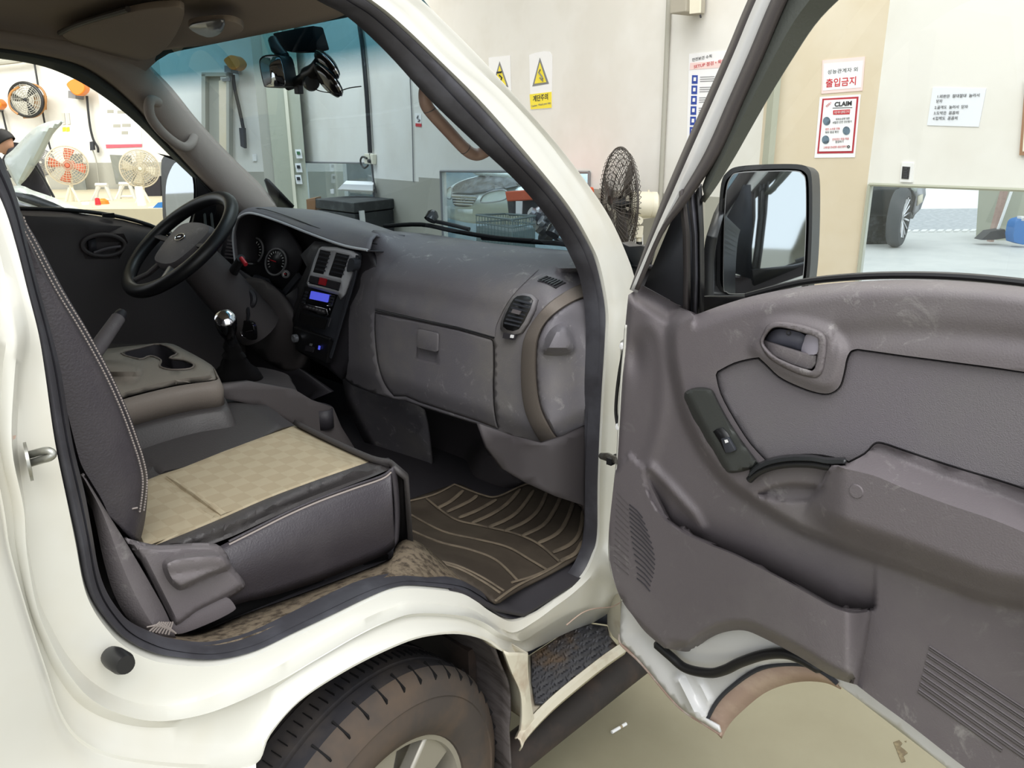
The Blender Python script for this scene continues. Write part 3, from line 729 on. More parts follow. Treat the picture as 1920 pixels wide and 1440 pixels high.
# ceramic edge and cowl outside
cw = [[np.array([x, y, z]) for x, z in ((.78, 1.272), (.86, 1.262), (.95, 1.235), (1.0, 1.15))] for y in np.linspace(-.78, .78, 9)]
obj('cowl_panel', *loft(cw), 'black_matte', TR, solid=.006)
obj('front_panel', *loft([[np.array([x, y, z]) for x, z in ((1.0, 1.15), (1.04, .9), (1.05, .5), (1.03, .3))] for y in np.linspace(-.82, .82, 7)]), 'paint', TR, solid=.006)
relief('pillar_cover', [(495,338),(502,341),(549,390),(540,392),(512,388)], lambda a, b, d: ws_plane(a, b, .02), 'black', TR, step=0, solid=.01)
# wipers
def wiper(pts, arm):
    o = MB().tube([ws_plane(x, y, .03) for x, y in spl(pts, 4)], .008, 8, sq=.8).build('wiper_blade', 'black_matte', TR)
    MB().tube([ws_plane(x, y, .045) for x, y in spl(arm, 4)], .006, 8).build('wiper_arm', 'black', TR)
    MB().lathe([(0, .0), (.018, .0), (.018, .02), (.010, .03), (0, .03)], ws_plane(*arm[0], .03), (.6, 0, .8), 20).build('wiper_pivot', 'black_gloss', o)
wiper([(722,424),(790,421),(850,433),(930,446),(1000,452)], [(806,413),(840,420),(880,430)])
wiper([(905,446),(980,452),(1060,458),(1080,470)], [(1035,440),(1050,452),(1080,462)])

# ---- passenger dash: moulded face built as one relief over its real depth
def dash_x(v):
    px, py = v[:, 0], v[:, 1]
    top = np.interp(px, [600, 700, 800, 930, 1070, 1120], [412, 430, 438, 456, 470, 474])
    rol = np.interp(px, [600, 700, 800, 930, 1000, 1120], [520, 530, 545, 575, 588, 600])
    t = np.clip((py-top)/(rol-top), 0, 1)
    x = .82-.305*np.sqrt(np.clip(1-(1-t)**2, 0, 1))*1.0
    # below the roll: face falls back towards the knees
    face = .515-.012*ss(py-rol, 0, 60)+.0*py
    x = np.where(t >= 1, face, x)
    # rounded right-hand end
    e = ss(px, 985, 1110)
    x = x+.09*e*e*(t > .3)
    # left flank that turns to the centre console
    l_ = 1-ss(px, 640, 712)
    x = x+.03*l_
    kk = (1-ss(px, 700, 800))*(1-ss(t, .55, 1.0))
    x = x*(1-kk)+np.minimum(x, .565-.045*t)*kk
    low = ss(py-(np.interp(px, [600, 740, 1015, 1100], [700, 742, 835, 800])), -40, 10)
    return x+.02*low-.5
GBOX = spl([(702,584),(701,620),(707,680),(720,720),(738,744)], 4)+[(760,744),(785,755),(893,790),(935,806)]+spl([(935,806),(928,770),(926,720),(927,690),(926,645),(920,635)], 4)+[(860,618),(780,601)]
GBOX = [p for i, p in enumerate(GBOX) if i == 0 or math.hypot(p[0]-GBOX[i-1][0], p[1]-GBOX[i-1][1]) > .8]
do = [(690,440)]+[(700,431),(750,434),(800,438),(860,447),(930,457),(1000,464),(1070,470),(1104,480),(1112,560),(1112,700),(1106,792),(1060,818),(1015,835)]+\
     [(967,822),(893,795),(800,766),(760,752),(735,748),(700,738),(660,722),(640,705),(620,668),(640,620),(662,540),(682,480)]
gb = [tuple(p) for p in GBOX]
DASH = relief('dashboard', do, lambda a, b, d: PX(a, b, .5+d), 'dash', TR, step=9, solid=.012, depth=dash_x, angle=70, holes=[gb],
              feats=[spl([(690,520),(800,545),(930,575),(1000,590)], 4)])
DX = lambda px, py, d=0.: PX(px, py, .5+float(dash_x(np.array([[px, py]], float))[0])-d)
# airbag panel over the glove box, proud of the dash with a rolled left seam
ab = spl([(703,578),(702,555),(707,533),(715,512),(727,500),(745,484),(770,474)], 4)+spl([(770,474),(850,470),(950,488),(1010,505)], 4)+spl([(1010,505),(960,555),(932,606),(928,632)], 4)+[(928,632),(860,613),(780,596)]
def ab_d(v):
    return np.array([.003+.0055*ss(-s_, 0, 8)*(ss(770-x, -40, 30)) for (x, y), s_ in zip(v, sdist(v, ab))])
relief('airbag_panel', ab, lambda a, b, d: DX(a, b, d), 'dash', TR, step=10, solid=0, depth=ab_d)
hp = rrect(780, 619, 822, 680, 5)
hp = [(x+(y-650)*(-.02), y+(x-800)*.22) for x, y in hp]
def gb_d(v):
    s_ = sdist(v, gb); h = sdist(v, hp)
    return -.002+.007*ss(-s_, 0, 4)-.010*ss(-h, 0, 4)*ss(v[:, 1]-(v[:, 0]-800)*.22, 640, 670)-.002*ss(-h, 0, 3)
g_in = offs(gb, 4); h_in = offs(hp, 4)
GB = relief('glove_box_lid', offs(gb, .8), lambda a, b, d: DX(a, b, d), 'dash', TR, step=8, solid=.006, depth=gb_d, feats=[g_in+[g_in[0]], hp+[hp[0]], h_in+[h_in[0]]])
relief('glove_box_latch', [(x+(y-640)*(-.02), y+(x-800)*.22) for x, y in rrect(782, 621, 820, 656, 4)], lambda a, b, d: DX(a, b, .012), 'dash', GB, step=0, solid=.005, bevel=.001)
MB().tube([DX(x, y, .002) for x, y in [(704,581),(780,598),(860,615),(926,633)]], .0022, 6).build('panel_gap', 'black', TR)
relief('latch_striker', [(783,760),(800,758),(815,764),(800,770)], lambda a, b, d: DX(a, b, -.01), 'black', TR, step=0, solid=.01)
# brown end band and side cheek with the moulded bump
bo_ = spl([(1104,526),(1070,540),(1030,566),(1003,596),(985,626),(977,660),(976,720),(983,770),(1000,810),(1018,836)], 4)
bi_ = spl([(1104,556),(1080,564),(1052,580),(1028,600),(1013,624),(1006,655),(1006,715),(1014,765),(1033,805),(1050,828)], 4)
obj('dash_end_band', *loft([[DX(x, y, -.004) for x, y in bo_], [DX(x, y, .009) for x, y in [(a[0]*.9+b[0]*.1, a[1]*.9+b[1]*.1) for a, b in zip(bo_, bi_)]],
    [DX(x, y, .012) for x, y in [(a[0]*.1+b[0]*.9, a[1]*.1+b[1]*.9) for a, b in zip(bo_, bi_)]], [DX(x, y, .004) for x, y in bi_]]), 'dash_brown', TR, angle=60)
ck = bi_+[(1108,800),(1110,640),(1106,558)]
bump = spl([(1018,664),(1020,640),(1032,618),(1050,606),(1064,606),(1074,622),(1080,645),(1078,660),(1060,667)], 4, True)
def ck_d(v):
    s_ = sdist(v, bump); e = sdist(v, ck)
    return .004+.006*ss(-e, 0, 6)+.034*ss(-s_, 0, 14)*ss(672-v[:, 1], 0, 8)
bp1 = offs(bump, 8)
relief('dash_side_cheek', ck, lambda a, b, d: DX(a, b, d), 'dash', TR, step=6, solid=.002, depth=ck_d, feats=[bump+[bump[0]], bp1+[bp1[0]]])
# passenger side vent with louvres
vo = [(968,556),(975,554),(998,562),(997,568),(976,612),(970,618),(945,616),(943,610),(950,580),(960,560)]
V1 = relief('passenger_air_vent', spl([(970,551),(1003,560),(974,624),(938,618),(950,575)], 3, True), lambda a, b, d: DX(a, b, .012), 'dash', TR, step=0, solid=.012)
relief('vent_well', spl([(970,555),(998,563),(972,617),(943,612),(953,578)], 3, True), lambda a, b, d: DX(a, b, .0135), 'black', V1, step=0, solid=.003)
for k in range(7):
    t = (k+.6)/7.2; x0 = 966-24*t; y0 = 558+52*t; x1 = 997-26*t; y1 = 566+50*t
    MB().prism([DX(x0+1, y0-1.4, .017), DX(x1-1, y1-1.4, .017), DX(x1-1, y1+1.2, .017), DX(x0+1, y0+1.2, .017)], (.006, 0, 0)).build('louvre', 'charcoal', V1, smooth=False)
plate('vent_slider', [DX(x, y, .02) for x, y in ((961,580),(976,584),(973,590),(958,586))], (.004, 0, 0), 'trim', V1, smooth=False)
plate('vent_wheel_plate', [DX(x, y, .013) for x, y in ((944,624),(966,628),(963,638),(942,634))], (.006, 0, 0), 'dash_dark', V1, smooth=False)
plate('vent_wheel', [DX(x, y, .016) for x, y in ((957,628),(962,629),(961,634),(956,633))], (.004, 0, 0), 'white', V1, smooth=False)
_dc = [DX(x, y, .004) for x, y in ((1007,526),(1026,519),(1060,529),(1041,539))]
def _db(u_, v_): return (_dc[0]*(1-u_)+_dc[3]*u_)*(1-v_)+(_dc[1]*(1-u_)+_dc[2]*u_)*v_
V2 = plate('defrost_vent', _dc, (.003, 0, -.003), 'dash_dark', TR, smooth=False)
for k in range(6):
    a_ = (k+.25)/6.2; b_ = (k+.78)/6.2
    MB().prism([_db(a_, .08)+[0, 0, .002], _db(b_, .08)+[0, 0, .002], _db(b_, .92)+[0, 0, .002], _db(a_, .92)+[0, 0, .002]], (-.0015, 0, .0015)).build('defrost_slot', 'black', V2, smooth=False)

# ---- instrument hood and cluster
arc = spl([(441,492),(437,450),(440,425),(447,409),(463,400),(486,403),(530,418),(588,441),(646,461),(689,469)], 4)
back = spl([(449,492),(443,450),(446,422),(453,402),(470,393),(492,388),(544,391),(617,409),(676,429),(706,440)], 4)
XH = .50
ra = [PX(x, y, XH) for x, y in arc]; rb = [PX(x, y, XH+.03+.09*min(1, max(0, (x-450)/60))*(1-.75*float(ss(x, 600, 700)))) for x, y in back]
rc = [p+np.array([.10, 0, -.012]) if i < 36 else p+np.array([.02, 0, -.01]) for i, p in enumerate(rb)]
mid = [p*.5+q*.5+np.array([0, 0, .010]) for p, q in zip(ra, rb)]
obj('instrument_hood', *loft([ra, [p+np.array([.006, 0, .006]) for p in ra], mid, rb, rc]), 'dash', TR, solid=.006, angle=70)
MB().tube(ra, .0036, 8).build('hood_edge_strip', 'silver_paint', TR)
MB().tube([p+np.array([.03, 0, .012]) for p in ra[14:]], .0016, 6).build('hood_seam', 'black', TR)
inn = [p+np.array([.11, 0, -.008]) for p in ra]
obj('cluster_tunnel', *loft([ra, [p+np.array([.10, 0, -.015]) for p in ra]]), 'dash_dark', TR, solid=.003)
cf = [(432,410),(470,398),(530,415),(600,440),(690,468),(700,560),(640,560),(558,512),(527,556),(500,540),(432,505)]
relief('cluster_back', cf, relX(.615), 'black_matte', TR, step=0, solid=.01)
cl_ = spl([(443,470),(441,430),(455,408),(490,405),(530,424),(556,458),(564,478),(560,500),(545,528),(527,545),(500,532),(470,522),(446,505)], 3, True)
CLU = relief('instrument_cluster', cl_, relX(.585), 'dash_dark', TR, step=0, solid=.01)
def gauge(cx, cy, a, b, rot, name='gauge'):
    o = relief(name, ell(cx, cy, a, b, rot), relX(.578), 'black', CLU, step=0, solid=.003)
    MB().tube([PX(x, y, .576) for x, y in ell(cx, cy, a, b, rot, 40)], .0032, 6, closed=True).build('gauge_ring', 'grey', CLU)
    mb = MB()
    for k in range(15):
        t = math.radians(150+k*17); x = cx+a*.8*math.cos(t); y = cy+b*.8*math.sin(t); x2 = cx+a*.66*math.cos(t); y2 = cy+b*.66*math.sin(t)
        mb.tube([PX(x, y, .574), PX(x2, y2, .574)], .0012, 4)
    mb.build('gauge_tick', 'white', CLU)['kind'] = 'stuff'
    MB().tube([PX(cx, cy, .573), PX(cx-a*.55, cy-b*.15, .573)], .0016, 5).build('gauge_needle', 'red', CLU)
gauge(517, 491, 19, 25, 12)
gauge(474, 470, 19, 25, 12)
gauge(536, 514, 6, 6, 0)
plate('cluster_lower_lip', [PX(x, y, .555) for x, y in ((476,515),(500,524),(505,536),(527,547),(556,512),(560,522),(530,560),(500,548),(494,532),(472,522))], (.01, 0, 0), 'charcoal', TR)

# ---- centre stack
relief('centre_fascia', [(563,478),(590,452),(640,462),(695,474),(705,500),(700,580),(668,640),(640,712),(614,690),(560,660),(548,600),(556,540),(575,500)], relX(.53), 'dash_dark', TR, step=14, solid=.012,
       depth=lambda v: .045*(1-ss(v[:, 0]-(640-(v[:, 1]-470)*.35), -75, -45))+.0*v[:, 0])
def st_q(name, pts, m, parent, x=.515, th=.01, **k): return plate(name, [PX(a, b, x) for a, b in pts], (th, 0, 0), m, parent, **k)
CS = relief('centre_panel', spl([(600,461),(625,462),(664,471),(672,480),(668,500),(645,580),(628,632),(622,640),(555,628),(549,622),(552,600),(570,535),(592,470)], 2, True), relX(.510), 'charcoal', TR, step=0, solid=.012)
relief('silver_surround', [(598,466),(604,462),(628,464),(658,471),(667,478),(665,492),(645,552),(638,562),(634,553),(578,538),(575,530),(590,484)], relX(.502), 'silver_paint', CS, step=0, solid=.008,
       holes=[[(600,468),(620,472),(606,515),(586,511)], [(629,473),(655,479),(640,522),(615,517)], [(581,516),(639,530),(635,546),(577,532)]])
for x0, x1, nm, c in (((598,467),(621,471),'l', 0), ((629,472),(655,477),'r', 0)):
    q = [(x0[0]+2, x0[1]+1), (x1[0]-1, x1[1]+1), (x1[0]-14, x1[1]+43), (x0[0]-13, x0[1]+43)]
    v_ = st_q('centre_air_vent', q, 'black', TR, .503, .006, smooth=False)
    for k in range(5):
        t = (k+.7)/5.6; a = (q[0][0]-13*t+1, q[0][1]+43*t); b = (q[1][0]-13*t-1, q[1][1]+43*t)
        st_q('louvre', [(a[0], a[1]-1.2), (b[0], b[1]-1.2), (b[0], b[1]+1), (a[0], a[1]+1)], 'charcoal', v_, .498, .006, smooth=False)
plate('phone_clamp', [PX(x, y, .485) for x, y in spl([(655,485),(664,488),(664,500),(660,508),(652,510),(650,505)], 3, True)], (.02, 0, 0), 'charcoal', TR)
st_q('dash_button', [(581,517),(597,521),(594,533),(578,529)], 'dash_dark', CS, .500, .006, smooth=False, bevel=.001)
st_q('hazard_button', [(599,520),(612,523),(609,536),(596,533)], 'lamp_red', CS, .500, .006, smooth=False, bevel=.001)
st_q('dash_button', [(614,524),(638,530),(634,544),(610,538)], 'dash_dark', CS, .500, .006, smooth=False, bevel=.001)
RA = st_q('radio', [(571,537),(630,552),(615,596),(560,578)], 'black_gloss', TR, .503, .008, smooth=False, bevel=.002)
st_q('radio_display', [(583,546),(616,553),(613,567),(580,560)], 'screen_blue', RA, .4995, .004, smooth=False)
for k in range(4): st_q('radio_button', [(572-k*2.0,546+k*6),(577-k*2.0,547.3+k*6),(576-k*2.0,551+k*6),(571-k*2.0,549.7+k*6)], 'charcoal', RA, .4995, .004, smooth=False)
for k in range(3): st_q('radio_button', [(619-k*1.6,556+k*6),(626-k*1.6,557.8+k*6),(625-k*1.6,561.5+k*6),(618-k*1.6,559.8+k*6)], 'charcoal', RA, .4995, .004, smooth=False)
MB().tube([PX(x, y, .499) for x, y in [(619,553),(628,555),(622,574),(613,573)]], .0012, 6).build('radio_trim', 'chrome', RA)
st_q('radio_slot', [(572,570),(612,581),(609,589),(568,577)], 'dash_dark', RA, .499, .004, smooth=False)
MB().tube([PX(x, y, .498) for x, y in [(571,569),(612,580),(615,590),(611,594)]], .0014, 6).build('radio_trim', 'chrome', RA)
for k in range(6): st_q('radio_button', [(574+k*6,573+k*1.7),(578+k*6,574.2+k*1.7),(577+k*6,577+k*1.7),(573+k*6,576+k*1.7)], 'grey', RA, .498, .002, smooth=False)
st_q('cubby', [(566,588),(612,600),(606,618),(561,604)], 'black_matte', TR, .499, .006, smooth=False)
MB().tube([PX(x, y, .497) for x, y in [(564,584),(560,600),(558,606)]], .0016, 6).build('side_trim', 'chrome', CS)
MB().tube([PX(x, y, .497) for x, y in [(621,596),(616,612)]], .0022, 6).build('side_trim', 'chrome', CS)
for k in range(4):
    x = 655-k*5.5; y = 522+k*17
    x += 5; st_q('coin_slot', [(x,y),(x+5,y+1.5),(x+2,y+12),(x-3,y+10.5)], 'dash_dark', CS, .500, .004, smooth=False)
MB().tube([PX(x, y, .50) for x, y in spl([(670,480),(664,520),(648,575),(632,630),(620,670)], 4)], .006, 8, sq=.6).build('panel_rail', 'charcoal', CS)
LP = st_q('lower_switch_panel', [(550,612),(618,634),(612,682),(553,656)], 'black', TR, .502, .02, smooth=False, bevel=.004)
st_q('power_socket', [(573,648),(588,652),(586,661),(571,657)], 'dash_dark', LP, .497, .004, smooth=False)
st_q('socket_symbol', [(581,644),(585,645),(584,649),(580,648)], 'grey', LP, .497, .002, smooth=False)
st_q('usb_light', [(597,648),(600,649),(599,656),(596,655)], 'screen_blue', LP, .497, .002, smooth=False)
MB().lathe([(.012, 0), (.012, .01), (.008, .012), (0, .008)], PX(556, 634, .497), (-1, 0, .1), 16).build('cigar_lighter', 'silver', LP)
# dark knee area below and driver-side fascia
relief('driver_fascia', [(330,440),(415,420),(437,430),(446,505),(500,540),(527,560),(556,540),(560,600),(552,612),(556,690),(620,735),(560,760),(470,720),(330,620)], relX(.60), 'dash_dark', TR, step=22, solid=.012,
       depth=lambda v: -.06*ss(v[:, 0], 330, 560))
dv = spl([(436,437),(424,445),(416,466),(413,484),(437,494)], 3, True)
V3 = relief('driver_air_vent', dv, relX(.56), 'dash_dark', TR, step=0, solid=.012)
for k in range(6):
    t = (k+.5)/6; MB().prism([PX(427-8*t, 446+38*t, .555), PX(437, 448+38*t, .555), PX(437, 451+38*t, .555), PX(427-8*t, 449+38*t, .555)], (.004, 0, 0)).build('louvre', 'trim', V3, smooth=False)
relief('lower_dash_cover', [(640,700),(665,724),(700,740),(740,746),(790,762),(800,800),(810,880),(760,900),(700,860),(668,800),(650,760)], relX(.60), 'dash', TR, step=20, solid=.01, depth=lambda v: .12*ss(v[:, 1], 720, 900))
# foot well: fire wall cover with the bulge, side kick panel
fwl = [(700,735),(790,762),(900,797),(1000,835),(1060,822),(1110,800),(1112,960),(1000,980),(700,980),(640,900)]
bl = spl([(862,915),(872,870),(885,838),(905,825),(935,835),(965,862),(990,905),(960,930),(900,935)], 4, True)
relief('foot_well_panel', fwl, relX(.80), 'kick', TR, step=12, solid=.01,
       depth=lambda v: -.07*ss(-sdist(v, bl), -4, 26)-.06*ss(v[:, 1], 900, 980), feats=[bl+[bl[0]]])
relief('kick_panel', [(900,795),(962,818),(1015,832),(1060,818),(1112,794),(1116,960),(1108,1000),(1095,948),(1040,930),(985,905),(945,880),(915,840)], relY(-.755), 'kick', TR, step=14, solid=.01, depth=lambda v: .05*ss(1060-v[:, 0], 0, 90))

# ---- steering wheel
SWC = np.array([.26, .41, 1.28]); aa = math.radians(50)
e1 = np.array([0, 1, 0.]); e2 = np.array([math.sin(aa), 0, math.cos(aa)]); en = np.array([-math.cos(aa), 0, math.sin(aa)])
def sw(a, r_, h=0.): return SWC+r_*(e1*math.cos(a)+e2*math.sin(a))+en*h
SWo = MB().tube([sw(a, .176) for a in np.linspace(0, 2*math.pi, 72, endpoint=False)], .0185, 14, closed=True).build('steering_wheel_rim', 'black', TR)
for a0, a1 in ((-.5, .5), (2.6, 3.7)): pass
SWh = bpy.data.objects
hubp = []
hb_ = spl([(-.085,.03),(-.075,.055),(-.03,.066),(.03,.066),(.075,.055),(.085,.03),(.075,-.02),(.045,-.06),(-.045,-.06),(-.075,-.02)], 4, True)
rows = []
for sc_h, h in ((1.0, -.035), (1.0, -.012), (.93, .0), (.6, .008), (.02, .010)):
    rows.append([SWC+e1*x*sc_h*1.22+e2*y*sc_h*1.25+en*h for x, y in hb_])
obj('steering_wheel_hub', *loft(rows, True), 'trim', TR)
MB().lathe([(.045, -.12), (.05, -.05), (.04, -.02)], SWC, en, 24).build('steering_column_collar', 'dash_dark', TR)
for s_ in (-1, 1):
    MB().tube([SWC+e1*s_*.07+e2*.015-en*.014, SWC+e1*s_*.12+e2*.012-en*.012, SWC+e1*s_*.172+e2*.01], [.02, .015, .013], 10, sq=.5).build('steering_wheel_spoke', 'trim_dark', TR)
    MB().tube([SWC+e1*s_*.035-e2*.05-en*.014, SWC+e1*s_*.055-e2*.11-en*.014, SWC+e1*s_*.075-e2*.16], [.014, .012, .012], 10, sq=.6).build('steering_wheel_spoke', 'silver' if s_ < 0 else 'trim_dark', TR)
# chrome emblem: an oval with a slanted letter H
EM = MB().tube([SWC+e1*x-e2*0+e2*y+en*.011 for x, y in ell(0, .012, .023, .0125, 0, 30)], .0016, 6, closed=True)
for x0, x1 in ((-.011, -.005), (.005, .011)):
    EM.tube([SWC+e1*x0*-1+e2*(.012-.009)+en*.0115, SWC+e1*x1*-1+e2*(.012+.009)+en*.0115], .0022, 6)
EM.tube([SWC+e1*.008+e2*.010+en*.0115, SWC+e2*.012+en*.0118, SWC-e1*.008+e2*.014+en*.0115], .0019, 6)
EM.build('wheel_emblem', 'chrome', TR)
# column shroud, stalk, ignition
sh0 = PX(520, 560, .42)
MB().tube([SWC-en*.04, SWC-en*.14+np.array([0, 0, -.01]), SWC-en*.32+np.array([0, 0, -.03])], [.055, .065, .07], 20).build('column_shroud', 'trim_dark', TR)
relief('column_cover', spl([(470,520),(430,545),(440,600),(470,650),(520,690),(560,690),(566,640),(545,580),(510,535)], 4, True), relX(.50), 'trim_dark', TR, step=12, solid=.02, depth=lambda v: .04*ss(sdist(v, ell(500,600,60,90)), -60, 10))
st1 = [PX(430, 528, .40), PX(440, 505, .38), PX(452, 484, .36)]
MB().tube(st1, [.014, .013, .011], 14).build('wiper_stalk', 'black', TR)
MB().tube([st1[2], PX(461, 496, .36)], [.006, .006], 10).build('stalk_tip', 'lamp_red', TR)
ig = PX(467, 561, .42)
MB().lathe([(.03, 0), (.03, .006), (.024, .012), (.012, .012), (.012, .004), (0, .004)], ig, (-1, -.4, .3), 28).build('ignition_lock', 'dash_dark', TR)
key = empty('car_key', ig, 'black car key with chrome edged fob hanging from the ignition', 'key')
MB().tube([ig+np.array([-.012, -.004, 0]), PX(466, 590, .40), PX(464, 602, .395)], [.008, .005, .003], 8).build('key_blade', 'black', key)
fb = [PX(x, y, .39) for x, y in spl([(450,604),(454,601),(472,606),(476,632),(472,638),(458,632)], 3, True)]
MB().prism(fb, (.012, 0, 0)).build('key_fob', 'black_gloss', key, bevel=.002)
MB().tube([PX(x, y, .388) for x, y in spl([(451,604),(449,615),(455,630),(462,634)], 4)], .0016, 6).build('fob_trim', 'chrome', key)
MB().tube([PX(x, y, .388) for x, y in [(461,622),(473,620)]], .001, 5).build('fob_trim', 'chrome', key)
# gear lever
g0, g1, g2 = PX(447, 705, .28), PX(433, 642, .22), PX(425, 600, .19)
MB().tube([g1, g1*.5+g2*.5], [.016, .012], 14).build('gear_lever_shaft', 'black', TR)
MB().lathe([(0, -.05), (.012, -.05), (.022, -.02), (.0255, .008), (.025, .022), (.022, .034), (.012, .04), (0, .041)], PX(425, 610, .19), g2-g1, 24).build('gear_knob', 'black_gloss', TR)
MB().lathe([(.0240, .026), (.0243, .032), (.019, .038), (.012, .042), (0, .043)], PX(425, 610, .19), g2-g1, 24).build('gear_knob_cap', 'chrome', TR)
bt = []
for t, r_ in ((0, .062), (.12, .058), (.3, .040), (.42, .036), (.55, .028), (.62, .030), (.75, .020), (.85, .022), (1, .016)):
    c = g0*(1-t)+g1*t; bt.append([c+np.array([math.cos(a), math.sin(a)*1.2, 0])*r_*(1+.10*math.sin(4*a)) for a in np.linspace(0, 2*math.pi, 28, endpoint=False)])
obj('gear_boot', *loft(bt, True), 'black_matte', TR)
# tunnel console under the lever
def boxrel(name, top, zt, zb, m, **k):
    T_ = [PZ(x, y, zt) for x, y in top]; B_ = [p+np.array([0, 0, zb-zt]) for p in T_]
    c = sum(T_)/len(T_)
    In = [p+(c-p)*.06+np.array([0, 0, .006]) for p in T_]
    V, Fc = loft([B_, [p*1. for p in T_], In], True); n = len(T_); Fc.append(tuple(range(2*n, 3*n)))
    return obj(name, V, Fc, m, TR, angle=45, **k)
boxrel('tunnel_console', spl([(420,712),(470,690),(535,702),(548,716),(552,738),(470,722),(415,722)], 3, True), .93, .64, 'trim_dark')
relief('tunnel_cover', [(412,722),(470,716),(552,730),(585,750),(625,764),(640,800),(668,845),(700,900),(560,800),(480,760),(410,745)], lambda a, b, d: PY(a, b, -.12+d), 'trim_dark', TR, step=16, solid=.02)
rr_ = [PZ(x, y, .90) for x, y in ell(590, 762, 34, 9, 5, 24)]
V, Fc = loft([[p*1. for p in rr_], [p+np.array([0, 0, -.05]) for p in rr_]], True); obj('cup_ring', V, Fc, 'dash_dark', TR, solid=.003)
# hand brake
h0, h1_ = PY(150, 700, .02), PY(222, 596, .10)
MB().tube([h0, h0*.5+h1_*.5, h1_], [.016, .017, .015], 14).build('hand_brake_lever', 'trim', TR)
dh = (h1_-h0)/np.linalg.norm(h1_-h0); MB().lathe([(.0, .0), (.013, .0), (.013, .012), (.010, .02), (0, .02)], h1_, dh, 16).build('hand_brake_button', 'dash_dark', TR)

# ---- centre seat folded down as a console with cup holders
ct = spl([(120,660),(190,655),(250,648),(312,643),(345,655),(396,684),(404,700),(402,712),(330,722),(240,744),(140,775)], 3, True)
ZC = 1.08
hole1 = [(228,663),(262,653),(300,646),(332,662),(318,672),(345,676),(363,684),(356,692),(322,694),(300,688),(302,676),(282,668),(262,674)]
hole1 = spl(hole1, 3, True)
relief('console_top', ct, lambda a, b, d: PZ(a, b, ZC+d), 'console_top', TR, step=9, solid=.004, holes=[hole1], feats=[(lambda q: q+[q[0]])(offs(ct, 10))],
       depth=lambda v: -.012*ss(sdist(v, ct), -10, 0)+.018*ss(-sdist(v, ell(222,690,44,16,10)), -6, 10))
hb2 = [PZ(x, y, ZC) for x, y in hole1]
V, Fc = loft([hb2, [p+np.array([0, 0, -.05]) for p in hb2]], True); Fc.append(tuple(range(len(hb2), 2*len(hb2)))); obj('cup_holder_well', V, Fc, 'dash_dark', TR, angle=60)
MB().tube([p+np.array([0, 0, .001]) for p in hb2], .002, 6, closed=True).build('cup_holder_rim', 'dash_brown', TR)
e_t = spl([(402,690),(407,702),(404,713),(330,724),(240,746),(140,778)], 5)
e_1 = [PZ(x, y, ZC-.008) for x, y in e_t]
out_ = [p+np.array([.004, -.008, -.02]) for p in e_1]; e_2 = [p+np.array([.002, -.006, -.055]) for p in e_1]
obj('console_edge', *loft([e_1, out_, e_2]), 'dash_brown', TR, solid=.003)
e_3 = [p+np.array([.006, -.02, -.065]) for p in e_1]; e_4 = [p+np.array([.012, -.03, -.10]) for p in e_1]; e_5 = [p+np.array([-.005, -.0, -.125]) for p in e_1]
obj('centre_seat_pad', *loft([e_2, e_3, e_4, e_5]), 'vinyl_dark', TR, solid=.01)
MB().tube(e_5, .0022, 6).build('seat_piping', 'thread', TR)
obj('console_floor', [PZ(-60, 700, ZC-.06), PZ(60, 640, ZC-.06), PZ(300, 646, ZC-.06), PZ(404, 705, ZC-.06), PZ(140, 778, ZC-.06)], [(0, 1, 2, 3, 4)], 'vinyl_dark', TR)

# ---- passenger bench cushion
ZS = .975
def bulge(v): return ZS
top_o = spl([(415,722),(470,742),(520,768),(548,796),(600,822),(650,845),(700,864),(725,868),(737,880),(733,892)], 4)
top_all = spl([(120,860),(200,800),(260,770),(330,745),(400,722),(440,730),(500,760),(548,794),(620,830),(692,862)], 4)+[(718,868)]+spl([(735,878),(700,893),(640,916),(560,948),(480,985),(420,1012),(330,1042),(262,1040)], 4)+[(200,1000),(150,920)]
def top_d(v):
    s_ = -sdist(v, top_all)
    ins_ = sdist(v, ins)
    d = -.022*(1-ss(s_, 0, 26))
    seam = np.abs((v[:, 1]-890)-(v[:, 0]-300)*.70)/1.22
    d -= .006*(1-ss(seam, 0, 7))*(v[:, 0] < 425)
    return d
ins = [(552,798)]+[(600,822),(640,840),(676,856),(692,866)]+spl([(692,866),(640,884),(580,905),(500,935),(415,972),(340,1003),(268,1031)], 3)+[(256,1020),(262,960),(276,900),(300,890)]+[(345,876),(420,846),(490,820)]
INS = [p for i, p in enumerate(ins) if i == 0 or math.hypot(p[0]-ins[i-1][0], p[1]-ins[i-1][1]) > .8]
seat = relief('seat_cushion', top_all, lambda a, b, d: PZ(a, b, ZS+d), 'vinyl_dark', TR, step=9, solid=.0, depth=top_d, angle=60, holes=[INS], feats=[(lambda q: q+[q[0]])([p for p in offs(top_all, 13) if sdist([p], INS)[0] > 3])] if False else [spl([(722,872),(690,884),(640,902),(560,934),(480,968),(420,996),(350,1020)], 4), spl([(724,879),(695,890),(640,910),(560,941),(480,976),(420,1004),(340,1032)], 4)])
def ins_d(v):
    w3 = np.array([PZ(x, y, ZS) for x, y in v])
    chk = np.sign(np.sin(w3[:, 0]*math.pi/.028))*np.sign(np.sin(w3[:, 1]*math.pi/.028))
    return top_d(v)+.003*ss(-sdist(v, INS), 0, 4)+.0003*chk*(v[:, 0] > 300)
i_f = offs(INS, 4)
relief('seat_insert', INS, lambda a, b, d: PZ(a, b, ZS+d), 'seat_checks', TR, step=6, solid=.0, depth=ins_d, feats=[i_f[2:-2], [(306,889),(414,965)], [(298,896),(400,968)], [(314,885),(424,961)]])
